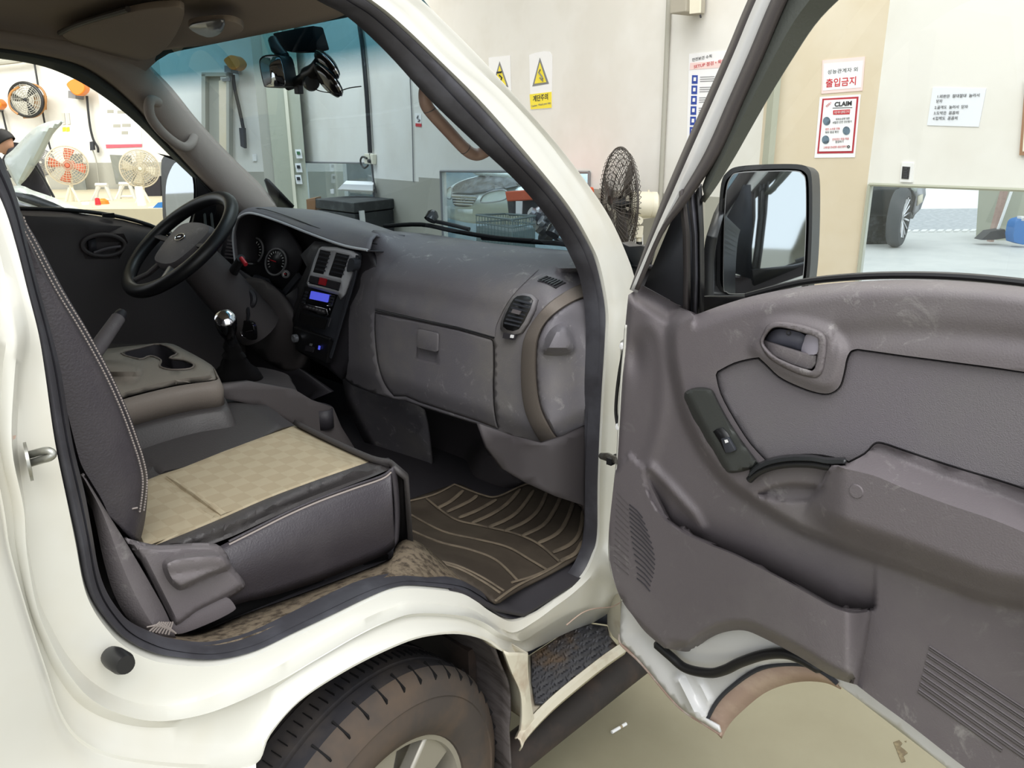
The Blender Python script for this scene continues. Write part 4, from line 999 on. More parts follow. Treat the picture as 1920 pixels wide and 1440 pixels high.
# outer side of the cushion
sd_t = spl([(733,880),(715,893),(660,912),(600,934),(540,960),(480,990),(440,1010),(400,1030)], 4)
sd_b = spl([(741,1024),(722,1040),(670,1062),(610,1086),(550,1106),(500,1120),(455,1130),(400,1150)], 4)
y0 = -.668
def sd(px, py, d): return PY(px, py, y0+d)
rows = []
for t in np.linspace(0, 1, 9):
    row = []
    for i, (a, b) in enumerate(zip(sd_t, sd_b)):
        px = a[0]*(1-t)+b[0]*t; py = a[1]*(1-t)+b[1]*t
        row.append(sd(px, py, -.022*math.sin(math.pi*min(1, t*1.05))-.004))
    rows.append(row)
obj('cushion_side', *loft(rows), 'vinyl', TR, solid=.01)
fr_t = [PZ(x, y, ZS-.01) for x, y in spl([(733,880),(728,870),(692,862),(620,830),(548,794)], 4)]
r2 = [p+np.array([.028, 0, -.03]) for p in fr_t]; r3 = [p+np.array([.03, 0, -.17]) for p in fr_t]
obj('cushion_front', *loft([fr_t, r2, r3]), 'vinyl_dark', TR, solid=.01)
# corner between side and front
cA = rows[0][0]
for off, nm in ((.0, 'a'), (.011, 'b')):
    pts = [PY(x, y+off*500, y0-.006) for x, y in sd_t[:-3]]
    MB().tube(pts, .0022, 6).build('seat_piping', 'thread' if off else 'vinyl', TR)
e_c = spl([(735,880),(741,930),(743,980),(741,1024)], 4)
obj('cushion_corner', *loft([[PY(x, y, y0-.004) for x, y in e_c], [PY(x, y, y0-.004)+np.array([.018, .012, 0]) for x, y in e_c], [PY(x, y, y0-.004)+np.array([.03, .05, 0]) for x, y in e_c]]), 'vinyl', TR, solid=.004)
relief('seat_base', [(330,1190),(345,1160),(455,1132),(560,1106),(670,1066),(728,1040),(728,1052),(660,1082),(560,1120),(455,1158),(380,1190)], relY(-.64), 'black_matte', TR, step=0, solid=.02)
obj('seat_box', [(-.45, -.62, .80), (.12, -.62, .80), (.12, .6, .80), (-.45, .6, .80), (-.45, -.62, .90), (.13, -.62, .90), (.13, .6, .90), (-.45, .6, .90)], [(0, 1, 2, 3), (4, 5, 6, 7), (0, 1, 5, 4), (1, 2, 6, 5), (2, 3, 7, 6), (3, 0, 4, 7)], 'black_matte', TR, smooth=False)
# driver seat cushion (dark, behind the console)
obj('driver_seat_cushion', *loft([[np.array([x, y, z]) for x, z in ((-.42, .95), (-.3, 1.0), (-.1, .99), (.08, 1.0), (.14, .97), (.15, .82))] for y in (.14, .2, .5, .6)]), 'vinyl_dark', TR, solid=.02)

# ---- backrest
bk_f = spl([(262,1018),(272,975),(277,920),(274,880),(262,830),(240,770),(208,700),(165,620),(120,545),(75,460),(50,418),(38,395)], 4)      # front edge
bk_s = spl([(250,1013),(262,960),(268,905),(262,868),(250,830),(228,770),(196,700),(152,620),(106,545),(62,462),(42,425),(34,400)], 4)       # stitched line
bk_r = spl([(205,968),(190,935),(172,905),(152,870),(138,820),(122,755),(105,690),(85,610),(66,530),(44,455),(28,410),(15,380)], 4)
bk_l = spl([(195,975),(180,945),(162,915),(142,875),(128,820),(112,755),(95,690),(75,610),(56,530),(34,455),(18,410),(5,380)], 4)
def BK(px, py, d): return PY(px, py, -.645+d)
fr1 = [BK(x, y, .0) for x, y in bk_f]
obj('seat_backrest', *loft([[p+np.array([.0, .46, .0]) for p in fr1], [p+np.array([.012, .40, 0]) for p in fr1], [p+np.array([.012, .06, 0]) for p in fr1], fr1, [BK(x, y, -.012) for x, y in bk_s],
     [BK(x*.6+a*.4, y*.6+b*.4, -.03) for (x, y), (a, b) in zip(bk_s, bk_r)], [BK(x, y, -.028) for x, y in bk_r], [BK(x, y, .0) for x, y in bk_l], [BK(x, y, .3) for x, y in bk_l]]), 'vinyl', TR, solid=.006, angle=70)
mb = MB()
for j, (dx, dd) in enumerate(((0, -.0165), (9, -.010))):
    cp = resample([BK(x+dx*.85, y-dx*.3, dd-.003) for x, y in bk_s[4:]], 110)
    for k in range(0, 108, 1):
        a, b = cp[k], cp[k+1]; mb.tube([a, a*.42+b*.58], .0013, 5)
mb.build('stitching', 'thread', TR)['kind'] = 'stuff'
MB().tube([BK(x, y, -.02) for x, y in spl([(196,962),(225,958),(258,952)], 3)], .0014, 5).build('seat_seam', 'thread', TR)

# ---- belt webbing, recliner cover, sill
bL = spl([(150,890),(166,930),(180,985),(194,1050),(212,1110),(236,1155),(272,1190)], 4)
bR = spl([(160,895),(208,972),(232,1010),(256,1050),(286,1102),(312,1150),(330,1196)], 4)
obj('seat_belt', *loft([[PY(x, y, -.712) for x, y in bL], [PY(x*.5+a*.5, y*.5+b*.5, -.722) for (x, y), (a, b) in zip(bL, bR)], [PY(x, y, -.714) for x, y in bR]]), 'trim', TR, solid=.004)
mb = MB()
for k in range(7):
    mb.tube([PY(275+k*5, 1176-k*1.5, -.727), PY(300+k*5, 1170+k*3, -.727)], .0012, 5)
    mb.tube([PY(300+k*4, 1166, -.727), PY(280+k*6, 1184+k, -.727)], .0012, 5)
mb.build('belt_stitching', 'thread', TR)['kind'] = 'stuff'
rc_o = spl([(264,1016),(300,1022),(360,1018),(405,1020),(425,1038),(436,1062),(458,1090),(454,1106),(420,1126),(372,1150),(330,1178),(312,1146),(288,1100),(262,1052),(236,1012)], 3, True)
kb = spl([(306,1058),(320,1046),(345,1040),(400,1036),(428,1045),(434,1064),(390,1082),(344,1104),(328,1100),(314,1084)], 4, True)
def rc_d(v):
    s_ = sdist(v, kb); o = sdist(v, rc_o)
    rid = np.abs(np.sin((v[:, 1]-1040+(v[:, 0]-320)*.14)*.085))
    return -.016*ss(-o, 0, 12)-.028*ss(-s_, -2, 8)-.004*rid*ss(-s_, 2, 10)
k1, k2, r1 = offs(kb, -2), offs(kb, 7), offs(rc_o, 9)
relief('recliner_cover', rc_o, relY(-.694), 'trim', TR, step=5, solid=.01, depth=rc_d, feats=[k1+[k1[0]], k2+[k2[0]], r1+[r1[0]]])
relief('slide_handle', spl([(322,1172),(350,1154),(400,1130),(425,1120),(441,1136),(438,1146),(400,1166),(350,1186),(330,1188)], 3, True), relY(-.70), 'trim', TR, step=0, solid=.012, bevel=.003)
sl_o = spl([(272,1186),(330,1196),(380,1190),(455,1160),(560,1122),(660,1084),(735,1052),(745,1028),(765,1016),(790,1026),(830,1060),(880,1100),(925,1140)], 4)
sl_i = spl([(262,1200),(330,1215),(395,1218),(470,1200),(555,1162),(640,1120),(700,1096),(745,1084),(780,1085),(815,1090),(855,1100),(890,1118),(930,1144)], 4)
obj('sill_carpet', *loft([[PY(x, y, -.66) for x, y in sl_o], [PY(x*.7+a*.3, y*.7+b*.3, -.70) for (x, y), (a, b) in zip(sl_o, sl_i)], [PY(x, y, -.772) for x, y in sl_i]]), 'carpet', TR, solid=.006)

# ---- rubber floor mat, with its raised ribs
FM = empty('floor_mat', PZ(930, 1000, .65), 'dirty dark rubber floor mat with raised ribs in the footwell', 'floor mat')
mo_ = spl([(752,944),(800,925),(852,908),(875,912),(905,928),(935,930),(965,915),(1000,905),(1030,908),(1060,925),(1090,950),(1097,990),(1094,1030),(1082,1045),(1030,1075),(985,1098),(955,1115),(930,1127),(900,1105),(850,1075),(800,1040),(770,1015),(745,1000),(740,970)], 3, True)
def mz(v):
    t = 1-ss(v[:, 0]+(v[:, 1]-1000)*-.9, 700, 930)
    return .018+.10*t*ss(v[:, 1], 940, 1060)
def MZ(px, py, d=0.): return PZ(px, py, .628+float(mz(np.array([[px, py]], float))[0])+d)
relief('mat_sheet', mo_, lambda a, b, d: PZ(a, b, .628+d), 'mat_rubber', FM, step=8, solid=.006, depth=mz)
ribs = [[(838,960),(880,940),(894,929)],[(860,971),(895,957),(930,937)],[(884,981),(920,965),(950,945),(975,917)],[(915,989),(950,974),(975,955),(1000,920)],[(946,996),(985,978),(1010,955),(1025,922)],
        [(978,1005),(1018,985),(1040,955),(1052,930)],[(1008,1019),(1045,1000),(1065,970),(1075,940)],[(1036,1036),(1070,1020),(1088,995),(1094,955)],[(820,953),(845,940),(868,920)],[(1050,1052),(1078,1038),(1092,1015)]]
for r_ in ribs: MB().tube([MZ(x, y, .004) for x, y in spl(r_, 4)], [.0035]+[.0055]*(len(spl(r_, 4))-2)+[.0035], 8, sq=.7).build('rib', 'mat_rib', FM)
lines = [[(755,942),(812,928),(852,908)],[(800,935),(850,972),(900,985),(965,1000),(1010,1020),(1048,1052)],[(770,965),(830,996),(890,1010),(950,1025),(995,1050),(1025,1068)],[(750,985),(820,1015),(880,1030),(930,1050),(970,1088)],
         [(795,1048),(850,1058),(900,1080),(945,1108)],[(930,1126),(970,1098),(1030,1068),(1085,1032)],[(852,908),(905,928),(935,930),(1000,905),(1060,925),(1092,950)],[(810,1052),(860,1066),(905,1090),(938,1112)],[(960,1092),(1000,1080),(1040,1062)]]
for r_ in lines:
    q = spl(r_, 5); MB().tube([MZ(x, y, .003) for x, y in q], .0032, 8, sq=.7).build('edge_rib', 'mat_rib', FM)

# ---- overhead: visor, lamp, mirror, camera, grab handles
def HD(px, py, d=0.): return PL(px, py, (.2, 0, 1.), .2*.33+1.752+d)
relief('sun_visor', spl([(118,58),(150,44),(240,18),(300,8),(345,12),(330,60),(300,96),(270,108),(240,111),(215,109),(165,95),(130,72)], 4, True), lambda a, b, d: HD(a, b, d), 'headliner', TR, step=12, solid=.014, offset=0, bevel=.004, depth=lambda v: np.zeros(len(v)))
MB().tube([HD(x, y, -.004) for x, y in spl([(112,62),(150,44),(240,17)], 4)], .006, 8).build('visor_shaft', 'trim_dark', TR)
lp = spl([(352,50),(385,41),(430,40),(455,50),(450,62),(420,70),(385,72)], 4, True)
RL = relief('roof_lamp', lp, lambda a, b, d: HD(a, b, -.012+d), 'headliner', TR, step=0, solid=.012, bevel=.002)
relief('lamp_lens', spl([(354,52),(386,43),(420,41),(414,62),(388,70)], 3, True), lambda a, b, d: HD(a, b, -.018+d), 'silver', RL, step=0, solid=.005)
RM = np.array([.42, 0, 0])
def RX(px, py, d=0.): return PX(px, py, .40+d)
mirror_o = spl([(486,120),(489,108),(500,103),(520,103),(528,112),(534,140),(536,158),(530,163),(500,164),(493,155)], 4, True)
MI = relief('rear_view_mirror', mirror_o, lambda a, b, d: RX(a, b, -.03), 'black', TR, step=0, solid=.03, bevel=.004)
relief('mirror_glass', [(488+(x-488)*.92+2, 103+(y-103)*.92+3) for x, y in mirror_o], lambda a, b, d: RX(a, b, -.032), 'mirror', MI, step=0, solid=.002)
MB().tube([RX(x, y, d) for x, y, d in ((512,76,.0),(518,90,-.01),(532,105,-.01),(540,130,0),(542,158,0))], [.012, .014, .013, .014, .013], 12).build('mirror_arm', 'black', TR)
relief('mirror_mount', [(510,62),(560,52),(585,48),(598,92),(580,97),(545,98),(520,92)], lambda a, b, d: RX(a, b, .02), 'black_matte', TR, step=0, solid=.03, bevel=.004)
DC = empty('dash_camera', RX(580, 135), 'round black dash camera clipped beside the interior mirror', 'camera')
MB().tube([RX(x, y, 0) for x, y in spl([(540,160),(560,152),(575,140),(590,132),(600,120)], 4)], [.012]*8+[.016]*9, 12).build('camera_arm', 'black', DC)
for (c0, c1, rr0) in (((592,103),(634,140),.030), ((590,128),(640,172),.037)):
    a, b = RX(*c0, .0), RX(*c1, .0); cx = (a+b)/2; L_ = np.linalg.norm(b-a)/2
    dr = (b-a)/np.linalg.norm(b-a); nr = np.cross(dr, _f); nr /= np.linalg.norm(nr); n3 = np.cross(dr, nr)
    rows = []
    for h, k in ((-.012, .02), (-.011, .7), (-.006, .97), (0, 1.0), (.006, .97), (.011, .7), (.012, .02)):
        rows.append([cx+dr*L_*k*math.cos(t)+(n3*.78+nr*.25)*rr0*k*math.sin(t)+nr*h for t in np.linspace(0, 2*math.pi, 28, endpoint=False)])
    obj('camera_disc', *loft(rows, True), 'black_gloss', DC)
    MB().tube([cx+dr*L_*1.01*math.cos(t)+(n3*.78+nr*.25)*rr0*1.01*math.sin(t) for t in np.linspace(-.5, 2.6, 24)], .0018, 6).build('disc_trim', 'chrome', DC)
MB().lathe([(0, -.012), (.017, -.01), (.019, 0), (.017, .012), (0, .013)], RX(583, 155), (-.3, -1, 0), 20).build('camera_lens', 'black', DC)
MB().box(RX(560, 166), (.014, .02, .024)).build('camera_clip', 'dash_dark', DC, bevel=.002)
MB().tube([RX(x, y) for x, y in spl([(583,164),(605,172),(628,173),(655,165),(677,162)], 5)], .0012, 6).build('camera_wire', 'black', DC)
def grab(pts, Yp, r_, m, name):
    P = cat3([p for p in pts], 6)
    return MB().tube(P, r_, 16).build(name, m, TR)
gp = [PY(x, y, -.575+d) for x, y, d in ((842,130,-.09),(822,150,-.045),(800,164,0),(797,186,0),(805,206,0),(838,243,0),(872,279,0),(893,290,0),(915,281,-.02),(940,262,-.07),(955,245,-.10))]
MB().tube(cat3(gp, 6), .0118, 18).build('passenger_grab_handle', 'handle_tan', TR)
for i_ in (4, 6): 
    q = gp[i_]; t_ = gp[i_]-gp[i_-1]; MB().lathe([(.0121, -.001), (.0123, 0), (.0121, .001)], q, t_, 24).build('grab_handle_joint', 'trim', TR)
gp = [FW(x, y, d) for x, y, d in ((296,192,-.09),(283,188,-.12),(279,202,-.135),(284,222,-.14),(302,246,-.14),(325,266,-.14),(345,276,-.14),(358,270,-.12),(364,258,-.09))]
MB().tube(cat3(gp, 6), .0135, 16).build('driver_grab_handle', 'headliner', TR)

# ================================================================== passenger door (swung open about 84 degrees)
PH = math.radians(84)
DH = np.array([.60, -.86, 0.]); DE = np.array([-math.cos(PH), -math.sin(PH), 0.]); DN = np.array([-math.sin(PH), math.cos(PH), 0.])
def D(px, py, d): return PL(px, py, DN, DN@DH+d)
def DF(px, py, d):                       # window frame plane leans inwards above the belt line
    n = DN-np.array([0, 0, .22]); return PL(px, py, n, DN@DH-.22*1.27+d)
def dr(name, out, m, parent=None, **k): return relief(name, out, D, m, TR if parent is None else parent, **k)
top_l = [(1178,553),(1190,545),(1205,536),(1250,560),(1307,589)]
roll = spl([(1307,589),(1360,570),(1420,553),(1500,538),(1600,528),(1700,524),(1800,527),(1900,536),(2010,550)], 4)
left = spl([(1143,1050),(1142,1000),(1146,950),(1152,900),(1157,860),(1160,800),(1164,720),(1170,650),(1173,605),(1178,553)], 4)
bot = spl([(2010,1580),(1900,1502),(1810,1440),(1710,1362),(1650,1318),(1606,1284)], 3)+spl([(1606,1284),(1575,1275),(1548,1262),(1496,1230),(1431,1196),(1394,1182),(1356,1186),(1327,1199),(1303,1217),(1286,1222),(1262,1218),(1245,1215)], 4)+spl([(1245,1215),(1210,1185),(1187,1155),(1166,1126),(1152,1090),(1143,1050)], 4)
def dd_(a):                              # drop repeats
    o = [a[0]]
    for p in a[1:]:
        if math.hypot(p[0]-o[-1][0], p[1]-o[-1][1]) > .8: o.append(p)
    if math.hypot(o[0][0]-o[-1][0], o[0][1]-o[-1][1]) < .8: o.pop()
    return o
TRIM = dd_(top_l+roll+bot+left)
swoop = spl([(1262,600),(1254,625),(1256,670),(1264,715),(1276,765),(1295,812),(1325,862),(1362,906),(1420,948),(1480,985),(1530,1008),(1583,1030),(1694,1068),(1778,1100),(1860,1128),(2010,1150)], 5)
upreg = swoop+[(2010,500),(1500,500),(1300,560)]
inset = dd_([(1342,703)]+spl([(1345,696),(1376,680),(1407,672),(1423,670)], 3)+spl([(1423,670),(1438,684),(1460,705),(1488,720),(1522,733),(1547,738),(1563,734),(1575,722),(1582,698),(1587,673),(1595,658),(1608,654)], 3)+
            [(1700,667),(1860,688),(2000,709),(2000,938)]+spl([(1920,918),(1861,899),(1778,874),(1694,846),(1655,833),(1640,834),(1622,852),(1592,868)], 3)+spl([(1592,868),(1540,856),(1490,856),(1440,868)], 3)+spl([(1440,868),(1407,833),(1376,786),(1351,739),(1342,703)], 3))
arm_top = spl([(1553,884),(1565,873),(1585,879),(1639,892),(1694,915),(1778,946),(1861,974),(1920,998),(2010,1035)], 4)
armreg = arm_top+[(2010,1148)]+[p for p in swoop[::-1] if p[0] > 1480 and p[0] < 2005]
armtopreg = dd_([(1592,868),(1622,852),(1640,834),(1655,833)]+[(1694,846),(1778,874),(1861,899),(2010,950)]+arm_top[::-1])
pocket = dd_(spl([(1209,878),(1211,900),(1219,928),(1233,953),(1257,979),(1290,1000),(1333,1019),(1380,1038),(1427,1062),(1500,1101),(1548,1128),(1572,1139),(1600,1146),(1630,1143)], 4)+[(1632,1150),(1622,1215),(1606,1290),(1500,1240),(1420,1200),(1380,1190),(1330,1205),(1250,1218),(1180,1150),(1140,1080),(1140,900),(1180,850)])
scoop = spl([(1212,880),(1228,890),(1262,925),(1296,962),(1312,985),(1300,1000),(1262,982),(1236,955),(1220,928)], 4, True)
bezel = spl([(1425,643),(1428,630),(1437,612),(1450,604),(1468,603),(1497,607),(1522,614),(1540,622),(1548,632),(1550,647),(1547,673),(1542,697),(1533,707),(1522,708),(1497,702),(1463,686),(1438,668)], 3, True)
mouth = spl([(1428,637),(1437,622),(1452,614),(1473,615),(1513,626),(1530,632),(1535,643),(1530,683),(1523,695),(1513,694),(1480,683),(1447,667),(1430,650)], 3, True)
handle_bump = spl([(1405,665),(1412,625),(1440,595),(1500,592),(1560,610),(1590,650),(1580,710),(1562,735),(1530,735),(1470,710)], 4, True)
switchp = spl([(1281,745),(1286,734),(1303,727),(1325,727),(1337,733),(1345,749),(1363,783),(1390,825),(1418,862),(1420,870),(1412,878),(1388,885),(1369,887),(1357,882),(1335,848),(1305,803),(1288,769)], 3, True)
cup = spl([(1418,928),(1440,916),(1462,909),(1490,907),(1520,909),(1545,912),(1540,924),(1520,937),(1490,942),(1455,938)], 4, True)
curve_in = spl([(1222,611),(1238,640),(1244,700),(1240,780),(1222,850),(1208,900)], 4)
def door_d(v):
    px, py = v[:, 0], v[:, 1]
    d = np.full(len(v), .095)
    # upper half stands proud of the lower, soft shoulder along the swoop line
    s_up = sdist(v, upreg)
    d = d+.030*ss(-s_up, -10, 16)
    # roll along the top edge
    ty = np.interp(px, [p[0] for p in roll], [p[1] for p in roll])
    tt = py-ty
    d = np.where(px > 1300, d-.055*(1-np.sqrt(np.clip(1-(1-np.clip(tt/34, 0, 1))**2, 0, 1))), d)
    # concave band between roll and inset
    d -= .006*np.exp(-((tt-100)/22)**2)*(px > 1560)
    # front shelf corner: falls away towards the window frame
    sh = np.interp(px, [1178, 1251, 1307], [565, 612, 592])
    d = np.where((px < 1307) & (py < sh), d-.05*ss(sh-py, 0, 34), d)
    # grip dent at the hinge edge
    d -= .016*np.exp(-(((px-1192)/16)**2+((py-665)/36)**2))
    d -= .010*(1-ss(px-np.interp(py, [540, 700, 900, 1050, 1130], [1178, 1164, 1150, 1142, 1165]), 0, 10))
    # rib running down the front
    dc = sdist(v, curve_in, False); d += .006*np.exp(-(dc/14)**2)
    # recessed fabric inset
    s_in = sdist(v, inset)
    # handle bump
    hb_s = sdist(v, handle_bump); d += .010*ss(-hb_s, -4, 20)
    
    # arm rest
    s_a = sdist(v, armreg); s_t = sdist(v, armtopreg)
    dsw = sdist(v, swoop, False); fx = ss(px, 1490, 1590)
    d = np.where(s_a < 0, .110+.015*ss(dsw, -1, 14)+.050*ss(dsw, 0, 60)*fx, d)
    ta = sdist(v, arm_top, False)
    d = np.where((s_t < 0) | (ta < .5), .175-.058*np.clip(ta/46, 0, 1)-.0*fx, d)
    d = np.where((ta < .5) & (px < 1570), np.minimum(d, .165), d)
    # pull-cup
    d -= .018*ss(-sdist(v, cup), -2, 7)
    # map pocket: bulged outer skin, hollow behind the rim
    s_p = sdist(v, pocket)
    bul = .004+.060*ss(px, 1200, 1560)*(1-.0*px)
    edge = 1-ss(px, 1585, 1632)*.9
    inside = s_p < 0
    d = np.where(inside, .100+bul*edge*ss(-s_p, -1, 4)+.0*px, d)
    rimd = np.interp(px, [1209, 1257, 1333, 1427, 1500, 1572, 1632], [878, 979, 1019, 1062, 1101, 1139, 1144])
    hol = np.exp(-np.clip(rimd-py, 0, 400)/26.)*(py < rimd)*(px > 1205)*(px < 1640)*(~inside)
    d = d-.040*hol*ss(px, 1205, 1260)
    d += .012*np.exp(-(sdist(v, [(1222,878),(1262,920),(1300,962),(1316,990)], False)/9)**2)
    # lower edge rolls back to the door skin
    s_o = -sdist(v, TRIM); low = py > 1060
    d = np.where(low, d-.05*(1-ss(s_o, 0, 20))*ss(px, 1240, 1300)*(px < 1600), d)
    # arch flare above the wheel opening
    fl = spl([(1290,1228),(1330,1205),(1370,1188),(1420,1190)], 4)
    return d
prim = [p for p in pocket if p[1] < 1147 and p[0] > 1206 and not (p[0] < 1209 and p[1] > 905)]
sw_in = [(x+2, y-14) for x, y in swoop if x > 1300]
feats = [prim, offs(prim, 4, False), offs(prim, -3, False), arm_top, swoop[:60], [(x+2, y) for x, y in [(1632,1150),(1622,1215),(1608,1280)]]]
INSH = [p for p in inset if p[0] < 2000.6]
INSH += [(2002,708),(2002,936)] if False else []
MOU = offs(mouth, -1.5)
TRM = relief('door_trim', TRIM, D, 'trim', TR, step=5.5, solid=.0, depth=door_d, feats=feats, angle=75, holes=[INSH, MOU])
def DT(px, py, up=0.): return D(px, py, float(door_d(np.array([[px, py]], float))[0])+up)
# fabric inset as its own piece
in2 = INSH; i_in = offs(in2, 4)
relief('door_inset', in2, D, 'trim_fabric', TR, step=12, solid=.0, feats=[i_in+[i_in[0]]], depth=lambda v: .1105+.005*ss(-sdist(v, in2), 0, 4))
MB().tube([D(x, y, .1125) for x, y in in2], .0016, 5, closed=True).build('inset_gap', 'black_matte', TR)
# handle
relief('handle_bezel', bezel, D, 'trim', TR, holes=[mouth], step=4, solid=.004, depth=lambda v: .1365+.004*ss(-sdist(v, bezel), 0, 5)+0*v[:, 0])
HBk = relief('handle_recess', mouth, D, 'dash_dark', TR, step=0, solid=.0, depth=lambda v: np.full(len(v), .108))
obj('recess_wall', *loft([[D(x, y, .137) for x, y in mouth], [D(x, y, .108) for x, y in mouth]], True), 'trim_dark', HBk)
relief('recess_plate', spl([(1434,648),(1446,622),(1470,618),(1508,628),(1510,655),(1500,658),(1462,648)], 3, True), D, 'plate_blue', HBk, step=0, solid=.003, depth=lambda v: np.full(len(v), .116))
MB().lathe([(.0045, 0), (.0045, .002), (.002, .002), (0, .001)], D(1480, 624, .114), DN, 16).build('screw_head', 'steel', HBk)
relief('inner_handle', spl([(1510,630),(1515,627),(1530,632),(1534,640),(1532,663),(1510,664),(1502,658),(1507,640)], 3, True), D, 'silver_lilac', HBk, step=0, solid=.012, depth=lambda v: .134-.010*ss(1532-v[:, 0], 10, 30), bevel=.002)
relief('handle_pull_flap', dd_([(1429,638),(1463,649),(1502,661),(1530,667),(1529,683),(1521,692),(1512,692),(1480,681),(1447,665),(1431,650)]), D, 'trim', HBk, step=0, solid=.006, depth=lambda v: .132-.01*ss(1450-v[:, 0], 0, 20), bevel=.001)
# window switch
SWP = relief('window_switch_plate', switchp, D, 'switch_plate', TR, step=6, solid=.006, depth=lambda v: .128+.010*ss(-sdist(v, switchp), 0, 4)-.012*ss((v[:, 1]-760)*.55+1297-v[:, 0], -6, 10))
relief('switch_well', [(1337,809),(1344,804),(1355,802),(1364,812),(1375,832),(1380,842),(1374,848),(1360,850),(1350,830)], D, 'black', SWP, step=0, solid=.001, depth=lambda v: np.full(len(v), .1395))
relief('switch_rocker', [(1351,823),(1364,820),(1376,840),(1378,845),(1370,849),(1360,850)], D, 'charcoal', SWP, step=0, solid=.006, depth=lambda v: np.full(len(v), .145), bevel=.001)
relief('switch_symbol', [(1358,825),(1364,824),(1366,829),(1360,831)], D, 'white', SWP, step=0, solid=.0, depth=lambda v: np.full(len(v), .1462))
# pull grip
g_c = spl([(1405,897),(1420,884),(1445,873),(1480,867),(1520,867),(1552,872),(1585,872)], 5)
obj('pull_grip', *loft([[D(x, y+4, .128) for x, y in g_c], [D(x, y-3, .150) for x, y in g_c], [D(x, y-10, .149) for x, y in g_c], [D(x, y-14, .138) for x, y in g_c], [D(x, y-15, .118) for x, y in g_c]]), 'black_gloss_soft', TR, solid=.004)
MB().tube([D(x, y+3, .140) for x, y in g_c[:-4]], .0058, 10).build('grip_slot', 'black', TR)
MB().lathe([(.0, .002), (.009, .002), (.010, .0)], DT(1606, 921, .0), DN, 20).build('screw_plug', 'trim', TR)
# speaker slots: short parallel ribs cut in the hinge-side corner
SP = obj('speaker_grille', [D(1170, 960, .09), D(1180, 960, .09), D(1180, 970, .09)], [(0, 1, 2)], 'trim', TR)
rows_ = [(1150,918,1204,972),(1148,930,1206,988)]
n_r = 15
for k in range(n_r):
    t = k/(n_r-1)
    xc = 1192+6*math.sin(math.pi*t)+14*t; yc = 958+t*138
    L_ = 15+12*math.sin(math.pi*min(1, t*1.1))
    p0 = (xc-L_*.8, yc-L_*.8); p1 = (xc+L_*.85, yc+L_*.85)
    MB().tube([DT(p0[0], p0[1], .0008), DT(xc+1.5, yc-1, .0012), DT(p1[0], p1[1], .0008)], .0011, 6).build('slot_rib', 'dash_dark', SP)
for k in range(13):
    x0, y0_ = 1150-k*.4, 922+k*11
    if x0 > 1143: MB().tube([DT(x0+6, y0_, .0004), DT(x0+28+k*.5, y0_+24, .0004)], .0007, 6).build('slot_rib', 'trim_dark', SP)
# lower rear grille lines
LG = obj('lower_grille', [D(1800, 1260, .09), D(1810, 1260, .09), D(1810, 1270, .09)], [(0, 1, 2)], 'trim', TR)
for k in range(7):
    x0, y0_ = 1742-k*3.3, 1216+k*13.4
    L_ = 300 if k < 4 else 300-(k-3)*48
    p = [(x0+L_*t, y0_+L_*t*(.655+.01*k)) for t in np.linspace(0, 1, 8)]
    MB().tube([DT(a, b, .0004) for a, b in p], .0024 if k > 3 else .0018, 6).build('slot_rib', 'trim_dark', LG)
    MB().tube([DT(a+1, b-4.5, .0005) for a, b in p], .0015, 6).build('slot_rib', 'trim', LG)
# ---- door shell: white flange below the trim, with arch, weather strip and rust coloured edge
fl_o = spl([(1168,1110),(1164,1150),(1163,1200),(1175,1213),(1204,1243),(1271,1322),(1320,1356),(1350,1374)], 5)
fl_i = spl([(1170,1095),(1185,1150),(1210,1182),(1240,1212),(1262,1240),(1290,1262),(1330,1290),(1348,1330)], 5)
shell = dd_(fl_o+[(1346,1362),(1322,1348)]+spl([(1322,1348),(1344,1316),(1373,1287),(1417,1257),(1461,1246),(1513,1248),(1542,1262),(1562,1277)], 4)+[(1610,1312),(1685,1365),(1772,1437),(1900,1536),(2010,1620),(2010,1560),(1900,1490),(1810,1430),(1710,1350),(1600,1270),(1548,1250),(1496,1216),(1431,1184),(1394,1170),(1340,1180),(1290,1205),(1250,1205),(1200,1160),(1168,1110)])
relief('door_shell_flange', shell, D, 'paint_cool', TR, step=9, solid=.006, angle=70,
       depth=lambda v: .03+.030*(1-ss(sdist(v, fl_o, False), 4, 46))*(v[:, 0] < 1352)*.4+.016*np.exp(-(sdist(v, [(1272,1270),(1300,1330),(1312,1345)], False)/7)**2)+.010*np.exp(-(sdist(v, [(1296,1262),(1330,1318)], False)/6)**2)+.02*ss(1270-v[:, 1], 0, 60)*ss(v[:, 0], 1240, 1300))
# skin: the outer sheet of the door (behind), full outline
skin = dd_([(1163,640),(1210,610),(1310,610),(1500,560),(1700,545),(2010,570),(2010,1620),(1772,1437),(1610,1312),(1548,1262),(1513,1250),(1461,1248),(1417,1259),(1373,1289),(1344,1318),(1326,1350),(1350,1372),(1271,1321),(1204,1242),(1165,1202),(1160,1000)])
def DS(px, py, d):
    return D(px, py, d)
relief('door_outer_skin', skin, DS, 'paint', TR, step=0, solid=.006, depth=lambda v: np.full(len(v), .004))
hinge_edge = spl([(1173,610),(1170,650),(1164,720),(1160,800),(1157,860),(1150,930),(1143,1000),(1143,1050),(1152,1090),(1166,1126)], 4)
obj('door_hinge_face', *loft([[D(x+1, y, .09) for x, y in hinge_edge], [D(x+1, y, .09)-DN*.075 for x, y in hinge_edge]]), 'paint', TR, solid=.004)
ru_t = spl([(1324,1352),(1344,1316),(1373,1287),(1417,1257),(1461,1246),(1513,1247),(1548,1264),(1570,1282)], 4)
ru_b = spl([(1353,1383),(1368,1356),(1392,1331),(1431,1299),(1470,1282),(1510,1275),(1550,1278),(1578,1290)], 4)
